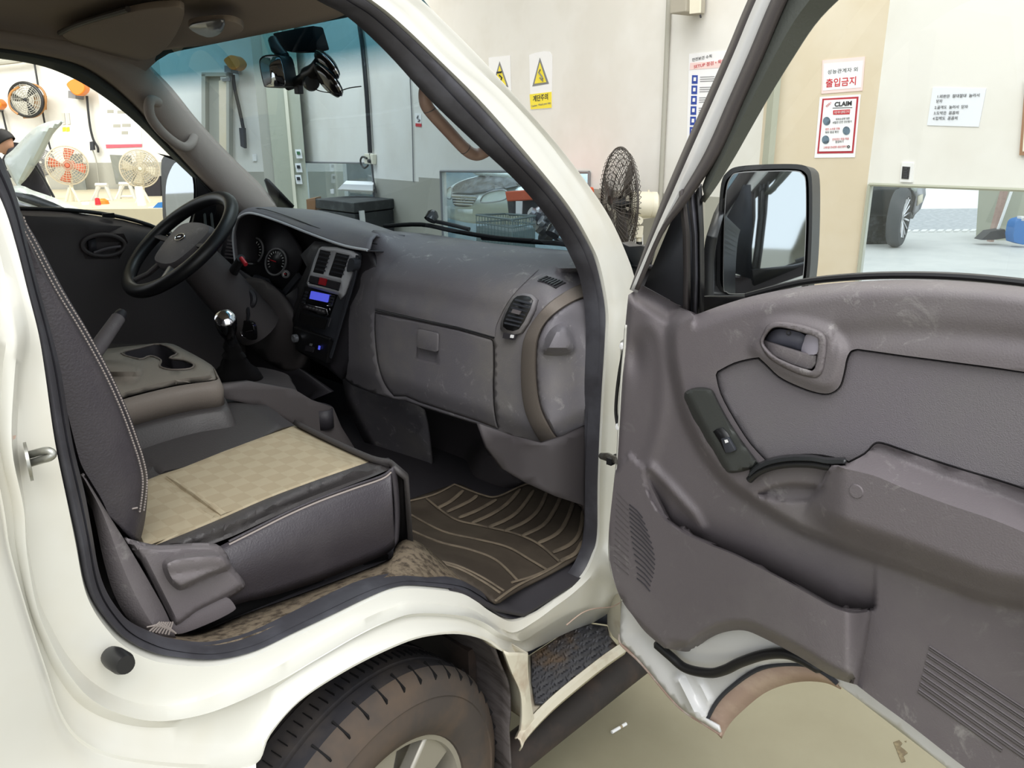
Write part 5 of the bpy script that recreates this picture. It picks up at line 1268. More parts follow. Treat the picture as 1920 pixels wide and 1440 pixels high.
obj('arch_edge', *loft([[D(x, y, .034) for x, y in ru_t], [D(x, y, .010) for x, y in ru_b]]), 'rust', TR, solid=.003)
MB().tube([D(x, y, .036) for x, y in ru_t], .004, 8).build('arch_sealer', 'charcoal', TR)
MB().tube([D(x, y, .036) for x, y in spl([(1163,1190),(1166,1208),(1204,1244),(1271,1322),(1320,1356),(1352,1376)], 5)], .0042, 8).build('lower_edge_lip', 'rust_pale', TR)
ws_ = spl([(1228,1205),(1257,1230),(1286,1253),(1330,1262),(1359,1256),(1388,1242),(1431,1228),(1470,1225),(1500,1234),(1540,1256)], 5)
MB().tube([D(x, y, .060) for x, y in ws_], [.004]+[.0095]*(len(ws_)-2)+[.006], 12).build('door_weatherstrip', 'black', TR)
dk_ = spl([(1286,1222),(1303,1217),(1327,1199),(1356,1186),(1394,1182),(1420,1190)], 4)
# check strap, hinge cable, drain plugs
CS_ = MB().tube([D(1128, 855, .06), D(1140, 857, .075), D(1158, 864, .09)], [.007, .009, .007], 10).build('check_strap', 'steel', TR)
MB().box(D(1150, 862, .082), (.03, .012, .014)).build('strap_buffer', 'black', CS_)
MB().tube([D(x, y, .075) for x, y in spl([(1172,645),(1163,690),(1157,735),(1155,775),(1160,806)], 5)], .0035, 8).build('door_wire', 'black', TR)
for p in ((1170, 649), (1162, 800)):
    MB().lathe([(.007, 0), (.008, .004), (.005, .008), (0, .009)], D(*p, .082), DN, 14).build('trim_clip', 'white', TR)
# window frame of the door
fr_a = [(1190,545),(1235,440),(1262,378),(1300,290),(1345,190),(1385,100),(1422,12),(1470,-90)]
def shiftx(P, s_): return [(x+s_, y) for x, y in P]
def fstrip(name, w0, w1, d0, d1, m, a=None, n=5):
    L0 = spl([(x+w0(y), y) for x, y in fr_a], n); L1 = spl([(x+w1(y), y) for x, y in fr_a], n)
    return obj(name, *loft([[DF(x, y, d0) for x, y in L0], [DF(x, y, (d0+d1)/2+.004) for x, y in [(p[0]*.5+q[0]*.5, p[1]) for p, q in zip(L0, L1)]], [DF(x, y, d1) for x, y in L1]]), m, TR, solid=.008)
nar = lambda y: min(1, max(0, (560-y)/190.))       # strips narrow towards the foot of the frame
fstrip('frame_outer_seal', lambda y: -13*nar(y)-1, lambda y: 1, .03, .05, 'trim_dark')
fstrip('frame_white_edge', lambda y: 0, lambda y: 7+21*min(1, max(0, (420-y)/120.)), .055, .060, 'paint_cool')
fstrip('frame_inner_seal', lambda y: 7+21*min(1, max(0, (420-y)/120.)), lambda y: 8+41*min(1, max(0, (430-y)/110.)), .060, .085, 'trim_dark')
# inner garnish of the frame, sweeping round the window corner
gi_a = spl([(1323,352),(1345,290),(1382,205),(1420,118),(1455,40),(1480,-20),(1530,-120)], 5)
gi_b = spl([(1316,376),(1340,342),(1372,290),(1400,240),(1440,170),(1480,105),(1520,44),(1560,0),(1620,-50),(1700,-90)], 5)
gi_b = [tuple(p) for p in resample(gi_b, len(gi_a))]
gm = [(a[0]*.5+b[0]*.5, a[1]*.5+b[1]*.5) for a, b in zip(gi_a, gi_b)]
obj('frame_garnish', *loft([[DF(x, y, .075) for x, y in gi_a], [DF(x, y, .082) for x, y in gm], [DF(x, y, .066) for x, y in gi_b], [DF(x, y, .040) for x, y in gi_b]]), 'seal_dark_green', TR, solid=.006)
MB().tube([DF(x, y, .064) for x, y in gi_b], .0036, 8).build('glass_channel', 'black', TR)
# quarter panel and vertical channel at the mirror
dr('quarter_panel', [(1208,536),(1275,375),(1282,352),(1296,352),(1300,440),(1302,588),(1285,578)], 'charcoal', depth=lambda v: .062-.22*0*v[:, 0], step=0, solid=.01)
def vchan(name, P0, P1, d, m): return obj(name, *loft([[DF(x, y, d) for x, y in P0], [DF((a[0]+b[0])/2, (a[1]+b[1])/2, d+.010) for a, b in zip(P0, P1)], [DF(x, y, d) for x, y in P1]]), m, TR, solid=.006)
vchan('channel_rib', [(1272,360),(1280,440),(1281,520),(1280,580)], [(1284,354),(1294,440),(1295,520),(1295,584)], .068, 'trim_dark')
vchan('channel_rib', [(1288,354),(1297,440),(1299,520),(1298,588)], [(1302,352),(1309,440),(1310,520),(1309,590)], .070, 'seal')
vchan('channel_rib', [(1298,372),(1303,440),(1304,520),(1305,590)], [(1316,345),(1320,430),(1321,520),(1320,586)], .062, 'black')
# outer mirror on the door
MC = PX(1435, 435, .80); _i = (MC-CAM)/np.linalg.norm(MC-CAM); _o = np.array([-1, -.14, -.03]); _o /= np.linalg.norm(_o)
MN = (_o-_i)/np.linalg.norm(_o-_i)
def DMr(px, py, d): return PL(px, py, MN, MN@MC-d)
mh = spl([(1352,345),(1364,322),(1385,312),(1440,308),(1495,308),(1515,315),(1522,335),(1523,400),(1521,470),(1517,524),(1510,552),(1480,560),(1400,558),(1360,552),(1345,540),(1344,500),(1346,420)], 4, True)
n_mh = len(mh)
cxm, cym = 1435, 435
back1 = [DMr(x, y, 0) for x, y in mh]
shell_rows = [[DMr(cxm+(x-cxm)*.93, cym+(y-cym)*.93, -.006) for x, y in mh], [DMr(x, y, -.004) for x, y in mh], [DMr(x, y, .012) for x, y in mh],
              [p+np.array([.07, .01, 0]) for p in [DMr(cxm+(x-cxm)*.95, cym+(y-cym)*.95, 0) for x, y in mh]], [p+np.array([.11, .02, 0]) for p in [DMr(cxm+(x-cxm)*.6, cym+(y-cym)*.6, 0) for x, y in mh]], [p+np.array([.12, .02, 0]) for p in [DMr(cxm+(x-cxm)*.02, cym+(y-cym)*.02, 0) for x, y in mh]]]
MM = obj('door_mirror_housing', *loft(shell_rows, True), 'black', TR, angle=50)
mgl = spl([(1361,360),(1370,332),(1385,323),(1440,320),(1492,320),(1505,326),(1511,340),(1512,400),(1510,470),(1506,520),(1500,542),(1470,549),(1380,552),(1362,548),(1356,535),(1357,440)], 4, True)
relief('mirror_glass', mgl, DMr, 'mirror', MM, step=0, solid=.0, depth=lambda v: np.full(len(v), -.0075))
obj('mirror_glass_edge', *loft([[DMr(x, y, -.008) for x, y in mgl], [DMr(cxm+(x-cxm)*.985, cym+(y-cym)*.985, -.0085) for x, y in mgl]], True), 'grey', MM)
arm = [[(1352,372),(1350,430),(1345,500),(1352,552),(1400,562)], [(1338,400),(1330,430),(1322,470),(1322,520),(1325,562)], [(1325,440),(1321,460),(1318,500),(1317,540),(1317,590)]]
obj('mirror_arm', *loft([[PX(x, y, .80) for x, y in spl(arm[0], 4)], [PX(x, y, .76) for x, y in spl(arm[1], 4)], [PX(x, y, .66) for x, y in spl(arm[2], 4)]]), 'black', TR, solid=.02)
dr('mirror_base', [(1316,556),(1400,556),(1440,548),(1400,566),(1320,594)], 'black', depth=lambda v: np.full(len(v), .03), step=0, solid=.02)
MB().tube([D(x, y-2, .055) for x, y in spl([(1400,557),(1500,532),(1600,521),(1700,518),(1800,521),(1900,530),(2010,544)], 4)], .0055, 8).build('door_belt_seal', 'black', TR)
relief('door_window_glass', [(1322,590),(1322,350),(1372,290),(1440,170),(1520,44),(1560,0),(1700,-90),(2010,-90),(2010,545),(1700,518),(1500,536),(1400,556)], lambda a, b, d: D(a, b, .022), 'side_glass', TR, step=0, solid=.0)
# bracket seen between pillar and door
relief('hinge_bracket', spl([(1163,455),(1180,462),(1210,462),(1206,490),(1195,520),(1186,512),(1168,480)], 3, True), relX(.78), 'black', TR, step=0, solid=.04, bevel=.004)

# load bed behind the cab (seen in the door mirror)
MB().box((-2.6, -.845, .95), (2.9, .05, .42)).build('cargo_bed_side', 'paint', TR, smooth=False)
MB().box((-2.6, 0, .78), (2.9, 1.66, .06)).build('cargo_bed_floor', 'under', TR, smooth=False)

# ================================================================== things in the garage
FN = np.array([Fh[0], Fh[1], 0.])
def PF(px, py, f): return PL(px, py, FN, FN@CAM+f)
def pbox(name, pts, f, dep, m, parent=None, **k): return plate(name, [PF(x, y, f) for x, y in pts], FN*dep, m, parent, **k)
def q4(x0, y0, x1, y1): return [(x0, y0), (x1, y0), (x1, y1), (x0, y1)]
# ---- signs and fittings on the front wall
def caution(pts, tri, tri_in, lowy, label, body=None, sub=None):
    r_ = empty('caution_sign', WM.at(*pts[0]), label, 'sign')
    WM.poster('sign_sheet', pts, 'paper', r_)
    WM.poster('triangle_border', tri, 'grey', r_, .006, .002); WM.poster('triangle_field', tri_in, 'yellow', r_, .008, .002)
    if lowy: WM.poster('yellow_band', lowy, 'yellow', r_, .006, .002)
    return r_
c1 = caution([(992,103),(1004,99),(1020,96),(1030,97),(1035,104),(1034,203),(995,206)], [(1012,108),(1029,157),(998,162)], [(1012,117),(1024,154),(1002,157)], [(993,177),(1034,172),(1034,202),(995,205)], 'white and yellow stair caution sign with triangle, right of the windshield pillar')
MBX = MB().tube([WM.at(x, y, .011) for x, y in ((1013,130),(1010,136),(1015,142),(1018,148))], .006, 6).tube([WM.at(x, y, .011) for x, y in ((1012,146),(1018,152))], .005, 6)
MBX.build('stair_figure', 'grey', c1)
text('계단주의', 'sign_lettering', WM, 1013.5, 184, 11, 'ink', c1, 28, bold=.001, rot=2)
text('Caution : Watch your step', 'sign_lettering', WM, 1014, 196, 5, 'grey', c1, 36, rot=3)
c2 = caution([(916,108),(956,104),(958,171),(957,205),(919,209)], [(936.5,115),(953,163),(922,168)], [(936.5,123),(949,160),(926,163)], [(918,180),(958,176),(957,204),(919,208)], 'caution sign half hidden behind the white windshield pillar')
text('감전주의', 'sign_lettering', WM, 938, 190, 10, 'ink', c2, 28)
MB().tube([WM.at(x, y, .011) for x, y in ((932,136),(940,135))], .008, 6).tube([WM.at(x, y, .011) for x, y in ((936,141),(941,146),(939,150))], .006, 6).build('hand_figure', 'ink', c2)
hk = empty('hook_notice', WM.at(784, 213), 'tiny white notice with red foot beside the thin wall cable', 'notice')
WM.poster('notice_sheet', [(778,212),(790,213),(790,238),(779,237)], 'white', hk); WM.poster('red_foot', [(779,231),(790,232),(790,238),(779,237)], 'red', hk, .007, .002)
MB().tube([WM.at(x, y, .009) for x, y in spl([(784,217),(782,222),(787,225),(784,228)], 3)], .006, 6).build('hook_drawing', 'grey', hk)
tag(WM.poster('notice_card', [(813,170),(822,171),(822,205),(813,204)], 'paper'), 'narrow white card on wall behind the tan grab handle', 'notice')
tag(MB().tube([WM.at(x, y, .02) for x, y in ((1255,-20),(1247,180),(1242,290),(1236,420))], .016, 10).build('conduit_pipe', 'dado'), 'thin grey vertical conduit pipe on the wall behind the fan', 'pipe')
sp = empty('wall_speaker', WM.at(1310, 10), 'grey beige wall speaker box at the top edge', 'speaker')
plate('speaker_body', [WM.at(x, y, .02) for x, y in ((1292,-25),(1325,-25),(1322,26),(1292,30))], WM.n*.16, 'handle_grey', sp, smooth=False, bevel=.006)
plate('speaker_side', [WM.at(x, y, .18) for x, y in ((1296,-25),(1316,-25),(1314,24),(1295,26))], WM.n*.01, 'cream_plastic', sp, smooth=False)
MB().tube([WM.at(1313, 28, .1), WM.at(1314, 33, .1)], .006, 6).build('speaker_wire', 'ink', sp)
# tall poster with blue icon column, mostly behind the door frame
po = empty('safety_poster', WM.at(1290, 100), 'laminated poster with blue icon column behind the door frame', 'poster')
WM.poster('poster_sheet', [(1292,101),(1362,95),(1354,320),(1286,326)], 'paper', po)
WM.poster('header_band', [(1294,118),(1362,113),(1361,126),(1293,131)], 'paper_pink', po, .006, .002)
text('안전보건 수칙', 'poster_lettering', WM, 1316, 109, 6, 'ink', po, 36, rot=3)
text('SETUP 점검 • 확인', 'poster_lettering', WM, 1330, 120, 7, 'red', po, 58, rot=3)
text('TIZEN 안내', 'poster_lettering', WM, 1342, 131, 8, 'grey', po, 30, rot=3) if False else None
for k in range(6):
    y = 141+k*19.4; x = 1297.5-k*.85
    WM.poster('icon_tile', [(x, y), (x+10.5, y), (x+10, y+16), (x-.5, y+16)], 'blue', po, .006, .002)
    WM.poster('icon_mark', [(x+3, y+4), (x+7.5, y+4), (x+7, y+11), (x+2.5, y+11)], 'white', po, .008, .002)
    for j in range(3): WM.poster('text_line', [(x+15, y+3+j*4), (x+42, y+2+j*4), (x+42, y+3.2+j*4), (x+15, y+4.2+j*4)], 'grey', po, .006, .001)
# ---- power cable with socket on the front wall
pc = empty('power_cable', WM.at(690, 290), 'thick black power cable hanging to the white wall socket', 'cable')
MB().tube([WM.at(x, y, .04) for x, y in spl([(668,-20),(673,40),(680,90),(687,170),(691,235),(694,287)], 4)], .026, 8).build('main_cable', 'black', pc)
MB().tube([WM.at(x, y, .05) for x, y in spl([(693,288),(697,312),(701,340),(706,362)], 4)], .008, 6).build('tail_wire', 'black', pc)
MB().tube([WM.at(x, y, .07) for x, y in spl([(690,310),(684,315),(678,310),(676,300),(680,294),(688,297)], 4)], .012, 6).build('cable_loop', 'black', pc)
so_ = empty('wall_socket', WM.at(698, 300), 'white wall socket box with black plug below the thick cable', 'socket')
plate('socket_box', [WM.at(x, y, .004) for x, y in ((690,288),(706,289),(706,308),(690,307))], WM.n*.05, 'cream_plastic', so_, smooth=False, bevel=.008)
MB().lathe([(.0, .03), (.02, .03), (.025, 0), (0, 0)], WM.at(694, 302, .056), WM.n, 14).build('plug', 'black', so_)
tag(MB().tube([WM.at(x, y, .012) for x, y in spl([(766,60),(769,150),(773,240),(775,341)], 4)], .006, 6).build('thin_cable', 'grey'), 'thin grey cable running straight down the wall left of the grab handle', 'cable')
# ---- chest, papers, cartons
ch = empty('storage_chest', G(660, 8.5), 'large black storage chest with white latch below the wall socket', 'chest')
cc = [G(589, 9.2), G(660, 8.5), G(735, 9.1), G(668, 9.8)]
ch_z = .95
MB().prism([p+np.array([0, 0, .05]) for p in cc], (0, 0, ch_z-.17)).build('chest_body', 'chest_black', ch, bevel=.01)
cm = sum(cc)/4
MB().prism([p+(p-cm)*.03+np.array([0, 0, ch_z-.11]) for p in cc], (0, 0, .11)).build('chest_lid', 'chest_black', ch, bevel=.01)
dR = (cc[2]-cc[1])/np.linalg.norm(cc[2]-cc[1]); nR = np.cross(dR, [0, 0, 1.])
if nR@(CAM-cc[1]) < 0: nR = -nR
plate('latch', [cc[1]+dR*a+nR*.02+np.array([0, 0, z]) for a, z in ((.05, .86), (.12, .86), (.13, .70), (.06, .70))], nR*.02, 'white', ch, smooth=False)
pw = empty('paper_stack', G(665, 9.9, .96), 'flat stack of white papers lying on the black chest', 'papers')
MB().prism([PF(x, y, 9.4) for x, y in ((633,355),(643,345),(699,347),(699,358))], np.array([Fh[0]*.2, Fh[1]*.2, .03])).build('sheet', 'paper', pw, smooth=False)
MB().prism([PF(x, y, 9.35) for x, y in ((636,357),(660,359),(699,361),(699,358),(640,355))], np.array([Fh[0]*.1, Fh[1]*.1, .0])).build('sheet', 'dado', pw, smooth=False)
tag(pbox('carton', [(574,374),(591,371),(591,412),(577,412)], 9.6, .3, 'brown_wood', smooth=False), 'brown carton standing between the grey column and the chest', 'carton')
tag(pbox('white_bottle', [(619,355),(625,354),(626,363),(620,363)], 9.5, .04, 'white', smooth=False), 'small white bottle at the back of the chest lid', 'bottle')
for k, (y, a) in enumerate(((280, 'g'), (306, 'b'), (328, 'c'))):
    o = tag(pbox('column_sticker', [(553,y),(564,y),(567,y+17),(556,y+17)], 11.19, .01, 'paper', smooth=False), ['white notice with green head high on the grey column', 'middle white notice with dark figure on the grey column', 'lowest white notice with round mark on the grey column'][k], 'sticker')
    pbox('sticker_mark', [(556,y+4),(562,y+4),(563,y+10),(557,y+10)], 11.17, .01, 'ink' if k else 'green_dark', o, smooth=False)
# ---- what stands before the large wall panel
def WMf(off): return lambda px, py, d: WM.at(px, py, off+d)
tb = empty('tool_box', WM.at(980, 400, .5), 'black tool box with orange red lid in front of the wall panel', 'tool box')
plate('box_body', [WM.at(x, y, .45) for x, y in ((951,376),(1040,372),(1044,404),(954,405))], -WM.n*.3, 'chest_black', tb, smooth=False)
plate('box_lid', [WM.at(x, y, .5) for x, y in ((946,359),(1000,355),(1040,354),(1042,373),(950,378))], -WM.n*.35, 'orange_red', tb, smooth=False, bevel=.01)
plate('box_label', [WM.at(x, y, .51) for x, y in ((968,377),(980,377),(979,403),(968,403))], WM.n*.005, 'white', tb, smooth=False)
bs = empty('wire_basket', WM.at(950, 420, .9), 'greenish grey wire basket tray before the wall panel, low behind the dash', 'basket')
bq = [WM.at(x, y, o_) for x, y, o_ in ((893,403,.9),(960,412,1.1),(1003,405,.8),(948,401,.5))]
mb = MB(); 
for i in range(4): mb.tube([bq[i], bq[(i+1) % 4]], .008, 6); mb.tube([bq[i]-[0, 0, .05], bq[(i+1) % 4]-[0, 0, .05]], .005, 6)
for i in range(4):
    for t in np.linspace(0, 1, 12): a = bq[i]*(1-t)+bq[(i+1) % 4]*t; mb.tube([a, a-[0, 0, .25]], .003, 4)
mb.build('basket_wire', 'teal_grey', bs)
MB().prism([p-[0, 0, .3] for p in bq], (0, 0, .22)).build('basket_tub', 'teal_grey', bs, smooth=False)
mp = empty('engine_part', WM.at(1020, 420, .6), 'heap of grey engine castings beside the wire basket', 'engine part')
for x, y, rr0, m_ in ((1012,408,.06,'silver'),(1022,416,.05,'charcoal'),(1032,425,.07,'silver'),(1034,438,.09,'black'),(1018,428,.05,'dado'),(1044,418,.06,'charcoal')):
    MB().lathe([(0, 0), (rr0, 0), (rr0, .05), (rr0*.6, .06), (rr0*.5, .09), (0, .09)], WM.at(x, y, .55), WM.n+np.array([.3, .1, .5]), 16).build('casting', m_, mp)
# ---- white sedan seen in the large panel
SD = empty('sedan_car', WM.at(920, 380, -1.3)*np.array([1, 1, 0]), 'white sedan with raised hood showing its grille in the wall panel', 'car')
def SW(px, py, d): return WM.at(px, py, -1.3+d)
body = spl([(833,376),(838,358),(850,346),(870,337),(892,331),(925,325),(960,322),(1010,330),(1060,345),(1090,380),(1092,402),(1000,420),(900,420),(850,412),(836,402)], 3, True)
relief('front_body', body, SW, 'car_white', SD, step=7, solid=.01, depth=lambda v: .25*ss(-sdist(v, body), 0, 40)-.0022*np.abs(v[:, 0]-875))
eb = spl([(847,357),(850,350),(862,341),(894,331),(927,322),(962,322),(978,342),(963,350),(912,359),(880,362),(850,360)], 3, True)
relief('engine_bay', eb, SW, 'engine_dark', SD, step=6, solid=.0, depth=lambda v: .30*ss(-sdist(v, body), 0, 40)-.0022*np.abs(v[:, 0]-875)+.02+.03*np.sin(v[:, 0]*.7)*np.sin(v[:, 1]*.9))
gr = spl([(848,366),(851,362),(875,364),(895,366),(896,370),(886,384),(875,388),(853,386),(848,374)], 3, True)
GR = relief('grille', gr, SW, 'engine_dark', SD, step=0, solid=.0, depth=lambda v: np.full(len(v), .30))
for k in range(4):
    y = 367+k*5; MB().tube([SW(849+k*.8, y, .32), SW(870, y+1.2, .33), SW(894-k*2.4, y+2, .32)], .012 if k else .02, 6).build('grille_bar', 'chrome', GR)
MB().tube([SW(865, 370, .34), SW(865, 376, .34)], .008, 6).tube([SW(871, 370, .34), SW(871, 376, .34)], .008, 6).tube([SW(865, 373.5, .34), SW(871, 372.5, .34)], .008, 6).build('grille_emblem', 'chrome', GR)
for nm, pts in (('r', [(901,378),(905,368),(918,360),(944,356),(951,362),(948,373),(930,378),(908,380)]), ('l', [(836,366),(839,355),(846,350),(847,362),(845,373),(838,371)])):
    h_ = relief('headlamp', spl(pts, 3, True), SW, 'lamp_glass', SD, step=0, solid=.0, depth=lambda v: np.full(len(v), .27))
    MB().tube([SW(x, y, .275) for x, y in spl(pts, 3, True)], .008, 6, closed=True).build('lamp_rim', 'grey', h_)
relief('number_plate', q4(858, 392, 885, 401), SW, 'car_white', SD, step=0, solid=.01, depth=lambda v: np.full(len(v), .31))
relief('raised_hood', [(880,320),(925,318),(985,322),(1050,330),(980,336),(925,330),(893,329)], SW, 'car_white', SD, step=0, solid=.02, depth=lambda v: np.full(len(v), .1))
# ---- big pedestal fan on the right
def fan_head(r_, c, ax, R, cage_m, blade_m, hub_m, nb=3, wires=30, dep=.35, wr=.0025):
    ax = np.array(ax, float); ax /= np.linalg.norm(ax)
    x = np.cross(ax, [0, 0, 1.]); x /= np.linalg.norm(x); y = np.cross(x, ax)
    def P(rr0, a, h): return c+ax*h+x*rr0*math.cos(a)+y*rr0*math.sin(a)
    D_ = R*dep
    mb = MB()
    mb.tube([P(R, a, 0) for a in np.linspace(0, 2*math.pi, 48, endpoint=False)], wr*2.6, 6, closed=True)
    for rr0, h in ((.97, .12), (.9, .30), (.8, .45), (.68, .6), (.55, .75), (.42, .86), (.3, .95)):
        for s_ in (1, -1): mb.tube([P(R*rr0, a, s_*D_*h*.5) for a in np.linspace(0, 2*math.pi, 36, endpoint=False)], wr, 4, closed=True)
    for k in range(wires):
        a = 2*math.pi*k/wires
        for s_ in (1, -1): mb.tube([P(R, a, 0), P(R*.93, a+.03, s_*D_*.25), P(R*.6, a+.1, s_*D_*.42), P(R*.14, a+.2, s_*D_*.5)], wr*.8, 4)
    mb.build('fan_cage', cage_m, r_)['kind'] = 'stuff'
    for k in range(nb):
        rows = []
        for rr0 in np.linspace(.12, .9, 6):
            wd = .45+.25*math.sin(rr0*3); a0 = 2*math.pi*k/nb+.3*rr0
            rows.append([P(R*rr0, a0+wd*(t-.5), .05*R*(t-.5)*2) for t in np.linspace(0, 1, 7)])
        obj('fan_blade', *loft(rows), blade_m, r_, solid=.004)
    MB().lathe([(0, R*.16), (R*.10, R*.14), (R*.13, .0), (R*.13, -R*.1), (0, -R*.1)], c, ax, 24).build('fan_hub', hub_m, r_)
bf = empty('pedestal_fan', G(1200, 5.25), 'large industrial pedestal fan with black cage and cream motor by the wall', 'fan')
fc = PF(1160, 381, 5.25); ax = -(np.array([Rh[0], Rh[1], 0])*.96)+FN*-.20
fan_head(bf, fc, ax, .355, 'cage_brown', 'cage_brown', 'black', 3, 60, .36, .0024)
m0 = PF(1182, 383, 5.25); m1 = PF(1231, 384, 5.25)
MB().lathe([(0, 0), (.078, 0), (.084, .01), (.084, .13), (.080, .135), (.084, .14), (.084, .17), (.07, .18), (0, .18)], m0, m1-m0, 32).build('fan_motor', 'cream_plastic', bf)
MB().tube([fc, m0], .02, 10).build('motor_shaft', 'black', bf)
MB().tube([PF(1216, 361, 5.25), PF(1216, 356, 5.25)], .006, 8).build('pull_knob', 'cream_plastic', bf)
MB().lathe([(0, -.02), (.028, -.02), (.028, .02), (0, .02)], PF(1197, 413, 5.2), FN, 20).build('tilt_joint', 'cream_plastic', bf)
MB().prism([PF(x, y, 5.24) for x, y in ((1186,405),(1228,402),(1224,408),(1200,412),(1188,412))], FN*.06).build('motor_bracket', 'cream_plastic', bf, smooth=False)
pbox('control_box', [(1190,424),(1207,424),(1205,446),(1190,446)], 5.2, .05, 'cream_plastic', bf, smooth=False, bevel=.004)
MB().tube([PF(1198, 446, 5.23), PF(1198, 462, 5.23), G(1198, 5.23, .05)], [.018, .018, .018], 12).build('fan_pole', 'cream_plastic', bf)
MB().lathe([(.02, 0), (.021, .02), (.02, .04)], PF(1198, 464, 5.23), (0, 0, 1), 14).build('pole_ring', 'black', bf)
MB().lathe([(0, 0), (.28, 0), (.28, .03), (.05, .06), (0, .06)], G(1198, 5.23), (0, 0, 1), 28).build('fan_base', 'cream_plastic', bf)
MB().prism([PF(1176, 470, 5.35), PF(1184, 420, 5.35), PF(1206, 440, 5.35), PF(1206, 490, 5.35)], FN*.02).build('fan_stand_plate', 'white', bf, smooth=False)
# ---- posters on the cream wall
WCo = lambda pts, nm, m_, p, off=.004, th=.003: WC.poster(nm, pts, m_, p, off, th)
ent = empty('no_entry_notice', WC.at(1580, 120), 'laminated Korean notice with red no-entry writing on the cream wall', 'notice')
WCo([(1542,113),(1622,106),(1617,170),(1540,176)], 'notice_sheet', 'paper_pink', ent)
WCo([(1545,120),(1618,114),(1614,164),(1543,170)], 'notice_field', 'paper', ent, .006, .002)
text('성능관계자 외', 'notice_lettering', WC, 1580, 133, 8, 'ink', ent, 56, rot=3)
text('출입금지', 'notice_lettering', WC, 1577, 155, 15, 'red', ent, 56, rot=3, bold=.0008)
cl = empty('claim_poster', WC.at(1570, 190), 'red bordered poster headed CLAIM below the no-entry notice', 'poster')
WCo([(1537,182),(1614,177),(1603,295),(1527,296)], 'poster_sheet', 'paper', cl)
WCo([(1542,185),(1610,181),(1600,287),(1532,288)], 'poster_border', 'red_dark', cl, .006, .002)
WCo([(1545,188),(1606,185),(1597,283),(1535.5,284)], 'poster_field', 'paper', cl, .0085, .002)
text('CLAIM', 'poster_lettering', WC, 1581, 195, 10, 'ink', cl, 32, off=.011, rot=3, bold=.0012)
WCo([(1561,202),(1598,201),(1598,202),(1561,203)], 'rule', 'ink', cl, .011, .001)
WCo([(1562,207),(1594,205),(1593,214),(1562,215)], 'red_pill', 'red', cl, .011, .001)
text('차량 하자 클레임 안내', 'poster_lettering', WC, 1578, 210.5, 5, 'white', cl, 28, off=.0125, rot=3)
text('현장접수', 'poster_lettering', WC, 1554, 196, 4, 'red', cl, 12, off=.011, rot=45)
for (x, y, a) in ((1550, 227, 0), (1587, 245, 1), (1548, 262, 0)):
    WCo(ell(x, y, 7, 8, 0, 16)+[], 'photo_disc', 'photo_blue', cl, .011, .001)
for x, y, t_, c_, w_ in ((1580,223,'외부손상에 대한','ink',26), (1579,229,'세밀한 안전 진단평가','ink',36), (1561,242,'엔진 소리로 진동','red',27), (1560,248,'하부 점검 확인','ink',25), (1576,261,'전자진단 작업 적용','red',31), (1574,266,'점검하기','ink',15), (1566,276,'고객지원 안내전화 상담신청하기','red',44)):
    text(t_, 'poster_lettering', WC, x, y, 4.2, c_, cl, w_, off=.011, rot=3)
MB().tube([WC.at(x, y, .012) for x, y in ell(1591, 275, 2, 2.2, 0, 10)], .002, 5, closed=True).build('map_pin', 'ink', cl)
# ---- white wall: instructions, switch plate, frame edge
ins_ = empty('instruction_sheet', WR.at(1740, 170), 'white paper sheet with four numbered Korean lines on the white wall', 'notice')
WR.poster('sheet', [(1749,164),(1849,166),(1835,238),(1738,235)], 'paper_blue', ins_)
for k, (t_, x, y, w_) in enumerate((('1.외판은  절대절대  눌러서', 1796, 180, 78), ('닫자', 1761, 190, 11), ('2.골격도  눌러서  닫자', 1783, 201, 62), ('3.도막은  꼼꼼히', 1774, 212, 46), ('4.입력도  꼼꼼히', 1772, 222, 46))):
    text(t_, 'notice_lettering', WR, x, y, 6, 'ink', ins_, w_, rot=-1)
sw_ = empty('wall_switch', WR.at(1698, 320), 'white switch plate with four black buttons above the mirror panel', 'switch')
WR.poster('switch_plate', [(1691,305),(1712,306),(1710,342),(1687,341)], 'white', sw_, .010, .01)
WR.poster('switch_field', [(1692,312),(1706,313),(1703,336),(1690,335)], 'black', sw_, .014, .004)
for k in range(4): WR.poster('button', [(1695,315+k*5),(1701,315.3+k*5),(1700.5,318+k*5),(1694.5,317.8+k*5)], 'charcoal', sw_, .018, .004)
fr_ = tag(WR.poster('notice_board', [(1922,150),(1990,152),(1985,292),(1911,291)], 'brown_wood', None, .02, .02), 'brown wooden framed notice board edge on the white wall', 'notice board')
WR.poster('frame_inner', [(1926,156),(1986,158),(1981,284),(1917,284)], 'cream_plastic', fr_, .022, .004)
# ---- in the wide mirror: car, pillar, blue bottle
DCR = empty('dark_car', G(1660, 12), 'dark car with multi-spoke wheel seen in the wide mirror panel', 'car')
def CW(px, py, d): return PF(px, py, 12.0-d)
bodyp = [(1600,330),(1740,330),(1737,348),(1734,362),(1727,390),(1716,402),(1712,410),(1690,412),(1600,412)]
relief('car_body', bodyp, CW, 'car_dark', DCR, step=10, solid=.5, depth=lambda v: -.1+.1*ss(-sdist(v, bodyp), 0, 16))
relief('front_bumper', [(1712,352),(1722,350),(1735,346),(1736,365),(1726,392),(1714,404),(1712,396),(1718,370)], CW, 'silver', DCR, step=0, solid=.06, depth=lambda v: np.full(len(v), .14))
relief('fog_lamp', [(1722,368),(1731,364),(1730,378),(1720,386)], CW, 'cream_plastic', DCR, step=0, solid=.03, depth=lambda v: np.full(len(v), .2))
relief('head_lamp', [(1708,346),(1722,347),(1718,360),(1710,356)], CW, 'lamp_glass', DCR, step=0, solid=.03, depth=lambda v: np.full(len(v), .2))
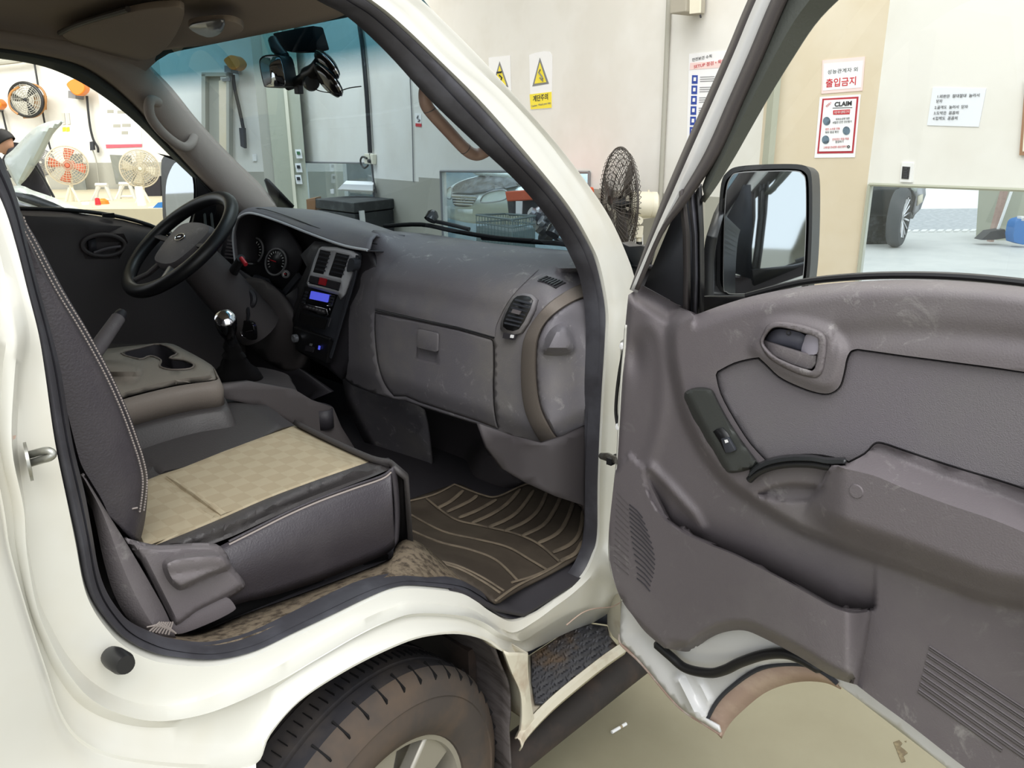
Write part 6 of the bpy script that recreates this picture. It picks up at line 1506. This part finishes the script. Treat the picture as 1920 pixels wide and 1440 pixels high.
relief('door_sill', [(1600,400),(1672,402),(1672,460),(1600,460)], CW, 'engine_dark', DCR, step=0, solid=.3, depth=lambda v: np.full(len(v), -.05))
wc_ = CW(1686, 408, .30); wax = FN*-.79+np.array([Rh[0], Rh[1], 0])*.61
wax = FN*-.60+np.array([Rh[0], Rh[1], 0])*.80
cw_ = MB().lathe([(.30, -.1), (.40, -.09), (.43, -.04), (.43, .04), (.40, .08), (.31, .09), (.30, .05)], wc_, wax, 40).build('car_tyre', 'tyre_plain', DCR)
MB().lathe([(.31, .07), (.30, .08), (.28, .03), (.1, .0), (0, .0)], wc_, wax, 36).build('car_rim', 'engine_dark', DCR)
wax = wax/np.linalg.norm(wax); wx = np.cross(wax, [0, 0, 1.]); wx /= np.linalg.norm(wx); wy = np.cross(wx, wax)
for k in range(15):
    a = 2*math.pi*k/15; rd = wx*math.cos(a)+wy*math.sin(a)
    MB().tube([wc_+rd*.04+wax*.04, wc_+rd*.295+wax*.075], [.012, .017], 6).build('car_spoke', 'chrome', cw_)
MB().lathe([(0, .06), (.05, .055), (.055, .03)], wc_, wax, 18).build('hub_cap', 'silver', cw_)
st(pbox('pillar', [(1879,330),(1980,330),(1980,458),(1870,458)], 12.4, .6, 'column_green', smooth=False))
tag(pbox('leaning_board', [(1884,352),(1893,352),(1862,458),(1856,458)], 12.2, .1, 'handle_tan', smooth=False), 'reddish board leaning on the pillar in the mirror panel', 'board')
tag(MB().tube([PF(1899, 352, 12), PF(1871, 430, 11.9)], .02, 8).build('leaning_pole', 'white'), 'thin white pole leaning before the pillar in the mirror panel', 'pole')
tag(pbox('floor_cloth', [(1840,450),(1858,434),(1884,430),(1890,446),(1862,450)], 11.8, .2, 'charcoal', smooth=False), 'dark grey cloth lying at the foot of the pillar', 'cloth')
bb = empty('blue_bottle', G(1912, 11.5), 'blue plastic bottle at the right end of the mirror panel', 'bottle')
pbox('bottle_body', spl([(1903,425),(1908,414),(1918,410),(1932,412),(1934,455),(1902,454)], 2, True), 11.5, .2, 'bluebag', bb); pbox('bottle_cap', q4(1915, 406, 1924, 414), 11.5, .1, 'white', bb, smooth=False)
# ---- on the garage floor
cg = empty('cigarette_butt', PZ(1160, 1366, .004), 'white cigarette butt on the floor right of the truck step', 'cigarette')
a, b = PZ(1147, 1373, .005), PZ(1174, 1357, .005)
MB().tube([a, a*.45+b*.55], .0046, 10).tube([a*.3+b*.7, b], .0046, 10).build('paper_tube', 'white', cg); MB().tube([a*.45+b*.55, a*.3+b*.7], .0047, 10).build('filter', 'beige', cg)
sp_ = [[(1675,1392),(1686,1388),(1692,1394),(1688,1400),(1696,1406),(1702,1412),(1694,1418),(1698,1428),(1690,1430),(1686,1420),(1680,1404)], [(1696,1390),(1700,1389),(1699,1392)]]
fs = MB()
for q in sp_: fs.prism([PZ(x, y, .0005) for x, y in q], (0, 0, .001))
fs_ = fs.build('floor_stain', 'stain', smooth=False); tag(fs_, 'small dark brown stain on floor below the open door', 'stain')
# ================================================================== left side, beyond the driver window
wfn = empty('wall_fan', W3.at(50, 187), 'black bladed wall fan with orange brown ring bracket', 'fan')
c3 = W3.at(49, 187, .5)
fan_head(wfn, c3, W3.n, .30, 'dado', 'black', 'black', 3, 14, .3, .006)
MB().tube([c3+W3.e*.31*math.cos(a)+np.array([0, 0, .30*math.sin(a)]) for a in np.linspace(0, 2*math.pi, 40, endpoint=False)], .028, 8, closed=True).build('fan_rim', 'black', wfn)
MB().tube([W3.at(x, y, .45) for x, y in spl([(26,161),(45,158),(68,160),(82,172),(86,190),(80,208),(66,218),(44,220)], 4)], .022, 8).build('ring_bracket', 'brown_orange', wfn)
MB().tube([W3.at(x, y, .52) for x, y in spl([(36,163),(22,172),(17,187),(21,203),(34,214)], 4)], .022, 8).build('ring_bracket', 'brown_orange', wfn)
plate('wall_bracket', [W3.at(x, y, .1) for x, y in ((80,178),(88,180),(88,206),(80,204))], W3.n*.3, 'brown_orange', wfn, smooth=False)
def reel(W, cx, cy, s_, label, off=.3):
    r_ = empty('cable_reel', W.at(cx, cy), label, 'cable reel')
    P = [(cx+s_*x, cy+s_*y) for x, y in ((-1,-.4),(-.3,-.9),(.4,-.8),(1.0,-.1),(.9,.5),(.3,.9),(-.3,.7),(-.8,.1))]
    plate('reel_case', [W.at(x, y, off) for x, y in spl(P, 3, True)], W.n*.2, 'orange', r_, bevel=.02)
    MB().tube([W.at(cx-s_*1.4, cy-s_*.3, off+.1), W.at(cx-s_*.8, cy-s_*.2, off+.1)], .02, 6).build('reel_hook', 'grey', r_)
    plate('reel_mount', [W.at(x, y, .02) for x, y in ((cx-s_*.5,cy+s_*.4),(cx+s_*.3,cy+s_*.5),(cx+s_*.3,cy+s_*1.3),(cx-s_*.5,cy+s_*1.2))], W.n*off, 'grey', r_, smooth=False)
    return r_
r1 = reel(W3, 152, 165, 17, 'orange cable reel on wall right of the black fan')
r2 = reel(W3, 3, 196, 11, 'orange cable reel at the far left edge of the wall')
r3_ = reel(W2, 448, 120, 15, 'orange cable reel seen through the windshield near the mirror')
def wcab(W, pts, r_, lab, m='black', off=.1, name='hanging_cable'): return tag(MB().tube([W.at(x, y, off) for x, y in spl(pts, 4)], r_, 6).build(name, m), lab, 'cable')
wcab(W3, [(163,180),(165,205),(169,238),(175,262),(183,276),(184,286)], .022, 'black cable hanging from the orange reel right of the fan')
wcab(W3, [(63,110),(68,140),(72,165)], .018, 'black cable above the wall fan')
wcab(W3, [(80,210),(84,232),(92,270),(97,285)], .018, 'black cable below the wall fan behind the hood')
wcab(W3, [(4,208),(10,235),(14,250)], .018, 'black cable below the far left reel')
wcab(W3, [(174,282),(180,300),(184,330),(186,352)], .012, 'pale cord twisting down under the black connector', 'dado')
tag(plate('cable_connector', [W3.at(x, y, .12) for x, y in ((171,266),(177,265),(179,281),(172,282))], W3.n*.06, 'charcoal', smooth=False), 'dark connector block on the hanging cable', 'connector')
wcab(W2, [(437,140),(440,165),(450,210),(456,240)], .026, 'black cable hanging beside the doorway seen through the windshield', 'ink', .12)
tag(plate('pendant_switch', [W2.at(x, y, .1) for x, y in ((453,240),(461,240),(463,278),(456,274))], W2.n*.08, 'charcoal', smooth=False), 'grey pendant switch box on cable beside the doorway', 'switch')
tag(plate('switch_plate', [W2.at(x, y, .01) for x, y in ((474,289),(481,289),(482,302),(475,302))], W2.n*.02, 'white', smooth=False), 'small white light switch left of the grey column', 'switch')
bn = empty('wall_banner', W3.at(230, 180), 'large pale blue white banner with red foot on the left wall', 'banner')
W3.poster('banner_sheet', [(183,172),(262,180),(266,275),(199,278)], 'paper_blue', bn, .01, .01)
W3.poster('red_foot', [(198,271),(266,270),(266,275.5),(199,278)], 'red_pale', bn, .016, .004)
for x, y, w_ in ((201,209,12),(220,210,22),(212,236,14),(229,235,16),(228,249,12)): W3.poster('faded_word', [(x,y-3),(x+w_,y-3),(x+w_,y+3),(x,y+3)], 'dado', bn, .016, .003)
yl = empty('socket_label', W3.at(123, 240), 'two white switch boxes with yellow labels above the hood', 'label')
for k in range(2):
    W3.poster('switch_box', [(115+k*9,212),(120+k*9,212),(122+k*9,233),(117+k*9,233)], 'white_grey', yl, .03, .03); W3.poster('yellow_label', [(117+k*7,239),(123+k*7,238),(123.5+k*7,246),(117.5+k*7,247)], 'yellow', yl, .01, .005)
# leaning mirrors by the wall, their dim reflection put into the grey colour
for k, (pts, lb) in enumerate((([(127,289),(154,288),(166,372),(134,374)], 'dim grey mirror panel behind the orange red stand fan'), ([(207,290),(246,292),(252,346),(219,345)], 'dark grey mirror panel left of the white stand fan'))):
    tag(plate('leaning_board', [W3.at(x, y, .3) for x, y in pts], W3.n*.03, 'panel_grey', smooth=False), lb, 'panel')
def stand_fan(cx, cy, rp, f, cage, blade, label, lean=.0, pole='cream_plastic', foot=392):
    r_ = empty('stand_fan', G(cx, f, .75), label, 'fan')
    c = PF(cx, cy, f); R = rp*f/FZ
    fan_head(r_, c, -FN+np.array([Rh[0], Rh[1], 0])*.55, R, cage, blade, blade, 4, 26, .4, .0045)
    MB().lathe([(0, 0), (R*.25, 0), (R*.25, R*.45), (0, R*.5)], c, FN, 18).build('fan_motor', blade, r_)
    MB().tube([c+FN*R*.2, PF(cx+lean, foot, f+.1)], .028, 8).build('fan_pole', pole, r_)
    for s_ in (-1, 1): MB().tube([PF(cx+lean*.5+s_*2, cy+rp*1.2, f), PF(cx+lean+s_*16, foot-4, f)], .02, 6).build('fan_leg', pole, r_)
    return r_
stand_fan(126, 310, 35, 12.2, 'cage_pale', 'fan_red', 'stand fan with orange red blades behind the raised hood', 12)
stand_fan(262, 316, 34, 11.8, 'cage_pale', 'cream_plastic', 'cream white stand fan left of the driver mirror', 8)
stand_fan(76, 304, 24, 12.8, 'grey', 'white_grey', 'grey stand fan half hidden by the raised hood', 14)
def trestle(x0, x1, y0, y1, f, label):
    r_ = empty('trestle', G((x0+x1)/2, f, .75), label, 'trestle')
    for a, b in (((x0+x1)/2-4, x0), ((x0+x1)/2+6, x1), ((x0+x1)/2-8, (x0+x1)/2-14)): MB().tube([PF(a, y0, f), PF(b, y1, f)], .03, 6).build('leg', 'white_grey', r_)
    MB().tube([PF((x0+x1)/2-12, y0, f), PF((x0+x1)/2+10, y0, f)], .035, 6).build('crossbar', 'white_grey', r_); MB().tube([PF(x0+8, (y0+y1)/2+4, f), PF(x1-8, (y0+y1)/2+4, f)], .02, 6).build('brace', 'white_grey', r_)
trestle(165, 218, 347, 394, 12.4, 'white A-frame trestle right of the orange red fan'); trestle(214, 258, 345, 384, 12.8, 'white A-frame trestle left of the white fan')
tag(pbox('white_board', [(252,350),(264,350),(276,406),(262,408)], 11.2, .05, 'white', smooth=False), 'narrow white board leaning below the white fan', 'board')
tag(pbox('dark_apron', [(264,352),(284,334),(300,330),(302,400),(288,394)], 13.4, .1, 'cloth_dark', smooth=False), 'dark cloth hanging behind the white fan', 'cloth')
tag(pbox('cardboard_box', [(172,388),(201,390),(203,402),(174,400)], 10.9, .3, 'cream_box', smooth=False), 'small cream cardboard box on the raised floor', 'box')
tag(MB().lathe([(0, 0), (.055, 0), (.055, .12), (0, .12)], PF(163, 395, 11.5), (0, 0, 1), 16).build('white_tub', 'white'), 'white round tub left of the cardboard box', 'tub')
tag(MB().lathe([(0, 0), (.09, .0), (.07, .09), (.03, .12), (0, .12)], PF(195, 388, 11.6), (0, 0, 1), 16).build('orange_cap', 'orange'), 'orange dome shape behind the cardboard box', 'cap')
tag(MB().lathe([(0, 0), (.04, .0), (.03, .09), (0, .10)], PF(184, 384, 11.3), (0, 0, 1), 16).build('red_bottle', 'red'), 'small red bottle behind the cardboard box', 'bottle')
bg = empty('plastic_bag', PF(290, 402, 10.8), 'white plastic bag with blue cloth beside the driver mirror', 'bag')
pbox('bag_body', spl([(274,393),(284,387),(300,389),(306,400),(302,409),(278,409)], 3, True), 10.8, .2, 'white', bg); pbox('blue_cloth', [(284,392),(296,380),(304,379),(304,390),(296,394)], 10.75, .1, 'bluebag', bg, smooth=False)
# ---- white car with raised hood, left of the truck
HC = empty('white_car', G(60, 7.2), 'white car with raised hood outside the driver window', 'car')
hood = spl([(118,229),(101,226),(71,236),(47,256),(24,281),(8,298),(20,330),(34,350),(40,345),(54,330),(78,293),(99,252)], 3, True)
relief('raised_hood', hood, lambda a, b, d: PF(a, b, 7.2-d), 'car_white', HC, step=7, solid=.03, depth=lambda v: .12*ss(-sdist(v, hood), 0, 14))
cb_ = spl([(10,350),(40,348),(62,357),(100,370),(150,392),(168,400)], 4)+[(168,430),(-60,430),(-60,350)]
relief('car_body', cb_, lambda a, b, d: PF(a, b, 7.0-d), 'car_white', HC, step=10, solid=.2, depth=lambda v: .1*ss(-sdist(v, cb_), 0, 14))
relief('windscreen', [(26,360),(60,365),(100,380),(132,396),(100,397),(36,376)], lambda a, b, d: PF(a, b, 6.85), 'car_dark', HC, step=0, solid=.01)
relief('side_trim', [(34,378),(72,392),(68,395),(34,386)], lambda a, b, d: PF(a, b, 6.8), 'silver', HC, step=0, solid=.01)
MB().tube([PF(68, 312, 7.2), PF(82, 335, 7.15), PF(101, 370, 7.1)], .012, 8).build('hood_prop', 'black', HC)
# ---- mechanic bending over the engine
PN = empty('person', G(30, 8.2), 'person with dark hair in dark clothes bending behind the raised hood', 'person')
def figure(name, pts, rad, edges, m, parent):
    me = bpy.data.meshes.new(name); me.from_pydata([tuple(p) for p in pts], edges, []); me.materials.append(MATS[m])
    o = bpy.data.objects.new(name, me); COL.objects.link(o); o.parent = parent; o.matrix_parent_inverse = Matrix.Translation(parent.location).inverted()
    sk = o.modifiers.new('k', 'SKIN'); 
    for i, r_ in enumerate(rad):
        me.skin_vertices[0].data[i].radius = r_
    me.skin_vertices[0].data[0].use_root = True
    sk.use_smooth_shade = True
    su = o.modifiers.new('s', 'SUBSURF'); su.levels = 1; su.render_levels = 2
    return o
S = lambda px, py, f=8.2: PF(px, py, f)
pel = G(58, 8.4, .98)
pts = [pel, S(52, 318, 8.3), S(36, 292, 8.2), S(24, 280, 8.15), S(14, 276, 8.1),
       pel+FN*.0+np.array([.0, .1, -.05]), pel+np.array([.0, .12, -.5]), pel+np.array([.02, .12, -.92]),
       pel+np.array([.0, -.1, -.05]), pel+np.array([.0, -.12, -.5]), pel+np.array([.02, -.12, -.92]),
       S(36, 290, 8.0)+np.array([0, 0, .0]), S(30, 318, 7.9), S(14, 330, 7.8), S(28, 284, 8.35), S(10, 308, 8.4), S(-6, 322, 8.4)]
figure('clothed_body', pts, [(.15, .12), (.15, .11), (.17, .12), (.10, .09), (.055, .055), (.10, .10), (.075, .075), (.05, .05), (.10, .10), (.075, .075), (.05, .05), (.07, .07), (.05, .05), (.035, .035), (.07, .07), (.05, .05), (.035, .035)],
       [(0, 1), (1, 2), (2, 3), (3, 4), (0, 5), (5, 6), (6, 7), (0, 8), (8, 9), (9, 10), (2, 11), (11, 12), (12, 13), (2, 14), (14, 15), (15, 16)], 'cloth_dark', PN)
hc = S(8, 267, 8.1); fdir = np.array([-Rh[0], -Rh[1], 0])*.85+np.array([0, 0, -.5]); fdir /= np.linalg.norm(fdir); ud = np.cross(np.cross(fdir, [0, 0, 1.]), fdir); ud /= np.linalg.norm(ud); sdv = np.cross(fdir, ud)
rows = []
for t in np.linspace(-1, 1, 11):
    rr0 = math.sqrt(max(0, 1-t*t)); h = .118*t
    wid = .072*rr0*(1-.18*(t < 0)*abs(t)); dp_ = .092*rr0
    rows.append([hc+ud*h+sdv*wid*math.sin(a)+fdir*(dp_*math.cos(a)+.012*(t < 0)) for a in np.linspace(0, 2*math.pi, 20, endpoint=False)])
hd = obj('head', *loft(rows, True), 'skin', PN)
MB().tube([S(12, 276, 8.1), S(20, 284, 8.14)], [.05, .06], 12).build('neck', 'skin', PN)
rows = []
for t in np.linspace(-.15, 1.0, 9):
    rr0 = math.sqrt(max(0, 1-min(t, 1)**2)); rows.append([hc+ud*(.125*t+.004)+sdv*.078*rr0*math.sin(a)+fdir*(.096*rr0*math.cos(a)-.014) for a in np.linspace(0, 2*math.pi, 20, endpoint=False)])
obj('hair', *loft(rows, True), 'hair', PN, solid=.004)
MB().tube([hc+fdir*.088+ud*.02, hc+fdir*.112-ud*.02, hc+fdir*.09-ud*.03], [.008, .012, .008], 8).build('nose', 'skin', hd)
for s_ in (-1, 1):
    MB().lathe([(0, .006), (.014, .004), (.02, 0), (.0, -.002)], hc+sdv*s_*.072-fdir*.01, sdv*s_, 12).build('ear', 'skin', hd)
    MB().lathe([(0, .004), (.008, .002), (.010, 0)], hc+fdir*.082+sdv*s_*.03+ud*.012, fdir, 10).build('eye', 'hair', hd)
MB().tube([hc+fdir*.090+sdv*-.02-ud*.055, hc+fdir*.094-ud*.056, hc+fdir*.090+sdv*.02-ud*.055], .004, 6).build('mouth', 'fan_red', hd)
# pale pipes along the ceiling of the left wall
tag(MB().tube([W3.at(x, y, .3) for x, y in spl([(-30,120),(10,116),(40,112),(60,104)], 3)], .05, 8).build('ceiling_duct', 'dado'), 'pale duct high on the left wall above the fan', 'duct')

# ---- what the door mirror looks back at: a parked cream car and a blue grey post
CC_ = empty('parked_car', (-5.2, -3.2, 0), 'cream car parked behind the truck, seen only in the door mirror', 'car')
def prof_(y, k): return [np.array([x, y, z*k]) for x, z in ((-3.2,.35),(-3.1,.8),(-3.7,1.02),(-4.6,1.1),(-5.2,1.45),(-6.5,1.5),(-7.2,1.1),(-7.5,.9),(-7.5,.35))]
obj('car_body', *loft([cat3(prof_(y, k), 5) for y, k in ((-4.1,.9),(-4.0,.98),(-3.6,1.0),(-3.0,1.0),(-2.6,.98),(-2.5,.9))]), 'paint', CC_, solid=.02)
obj('car_windscreen', *loft([[np.array([x+.02, y, z+.03]) for x, z in ((-4.6,1.1),(-5.15,1.43))] for y in (-3.95,-3.3,-2.65)]), 'car_dark', CC_, solid=.01)
for x in (-3.9, -6.7):
    for y in (-4.05, -2.6): MB().lathe([(0, .1), (.2, .1), (.32, .08), (.32, -.08), (0, -.08)], (x, y, .32), (0, 1, 0), 24).build('car_tyre', 'tyre_plain', CC_)
st(MB().box((-6.5, -1.5, 2.4), (.4, .4, 4.8)).build('pillar', 'reflect_blue', smooth=False))
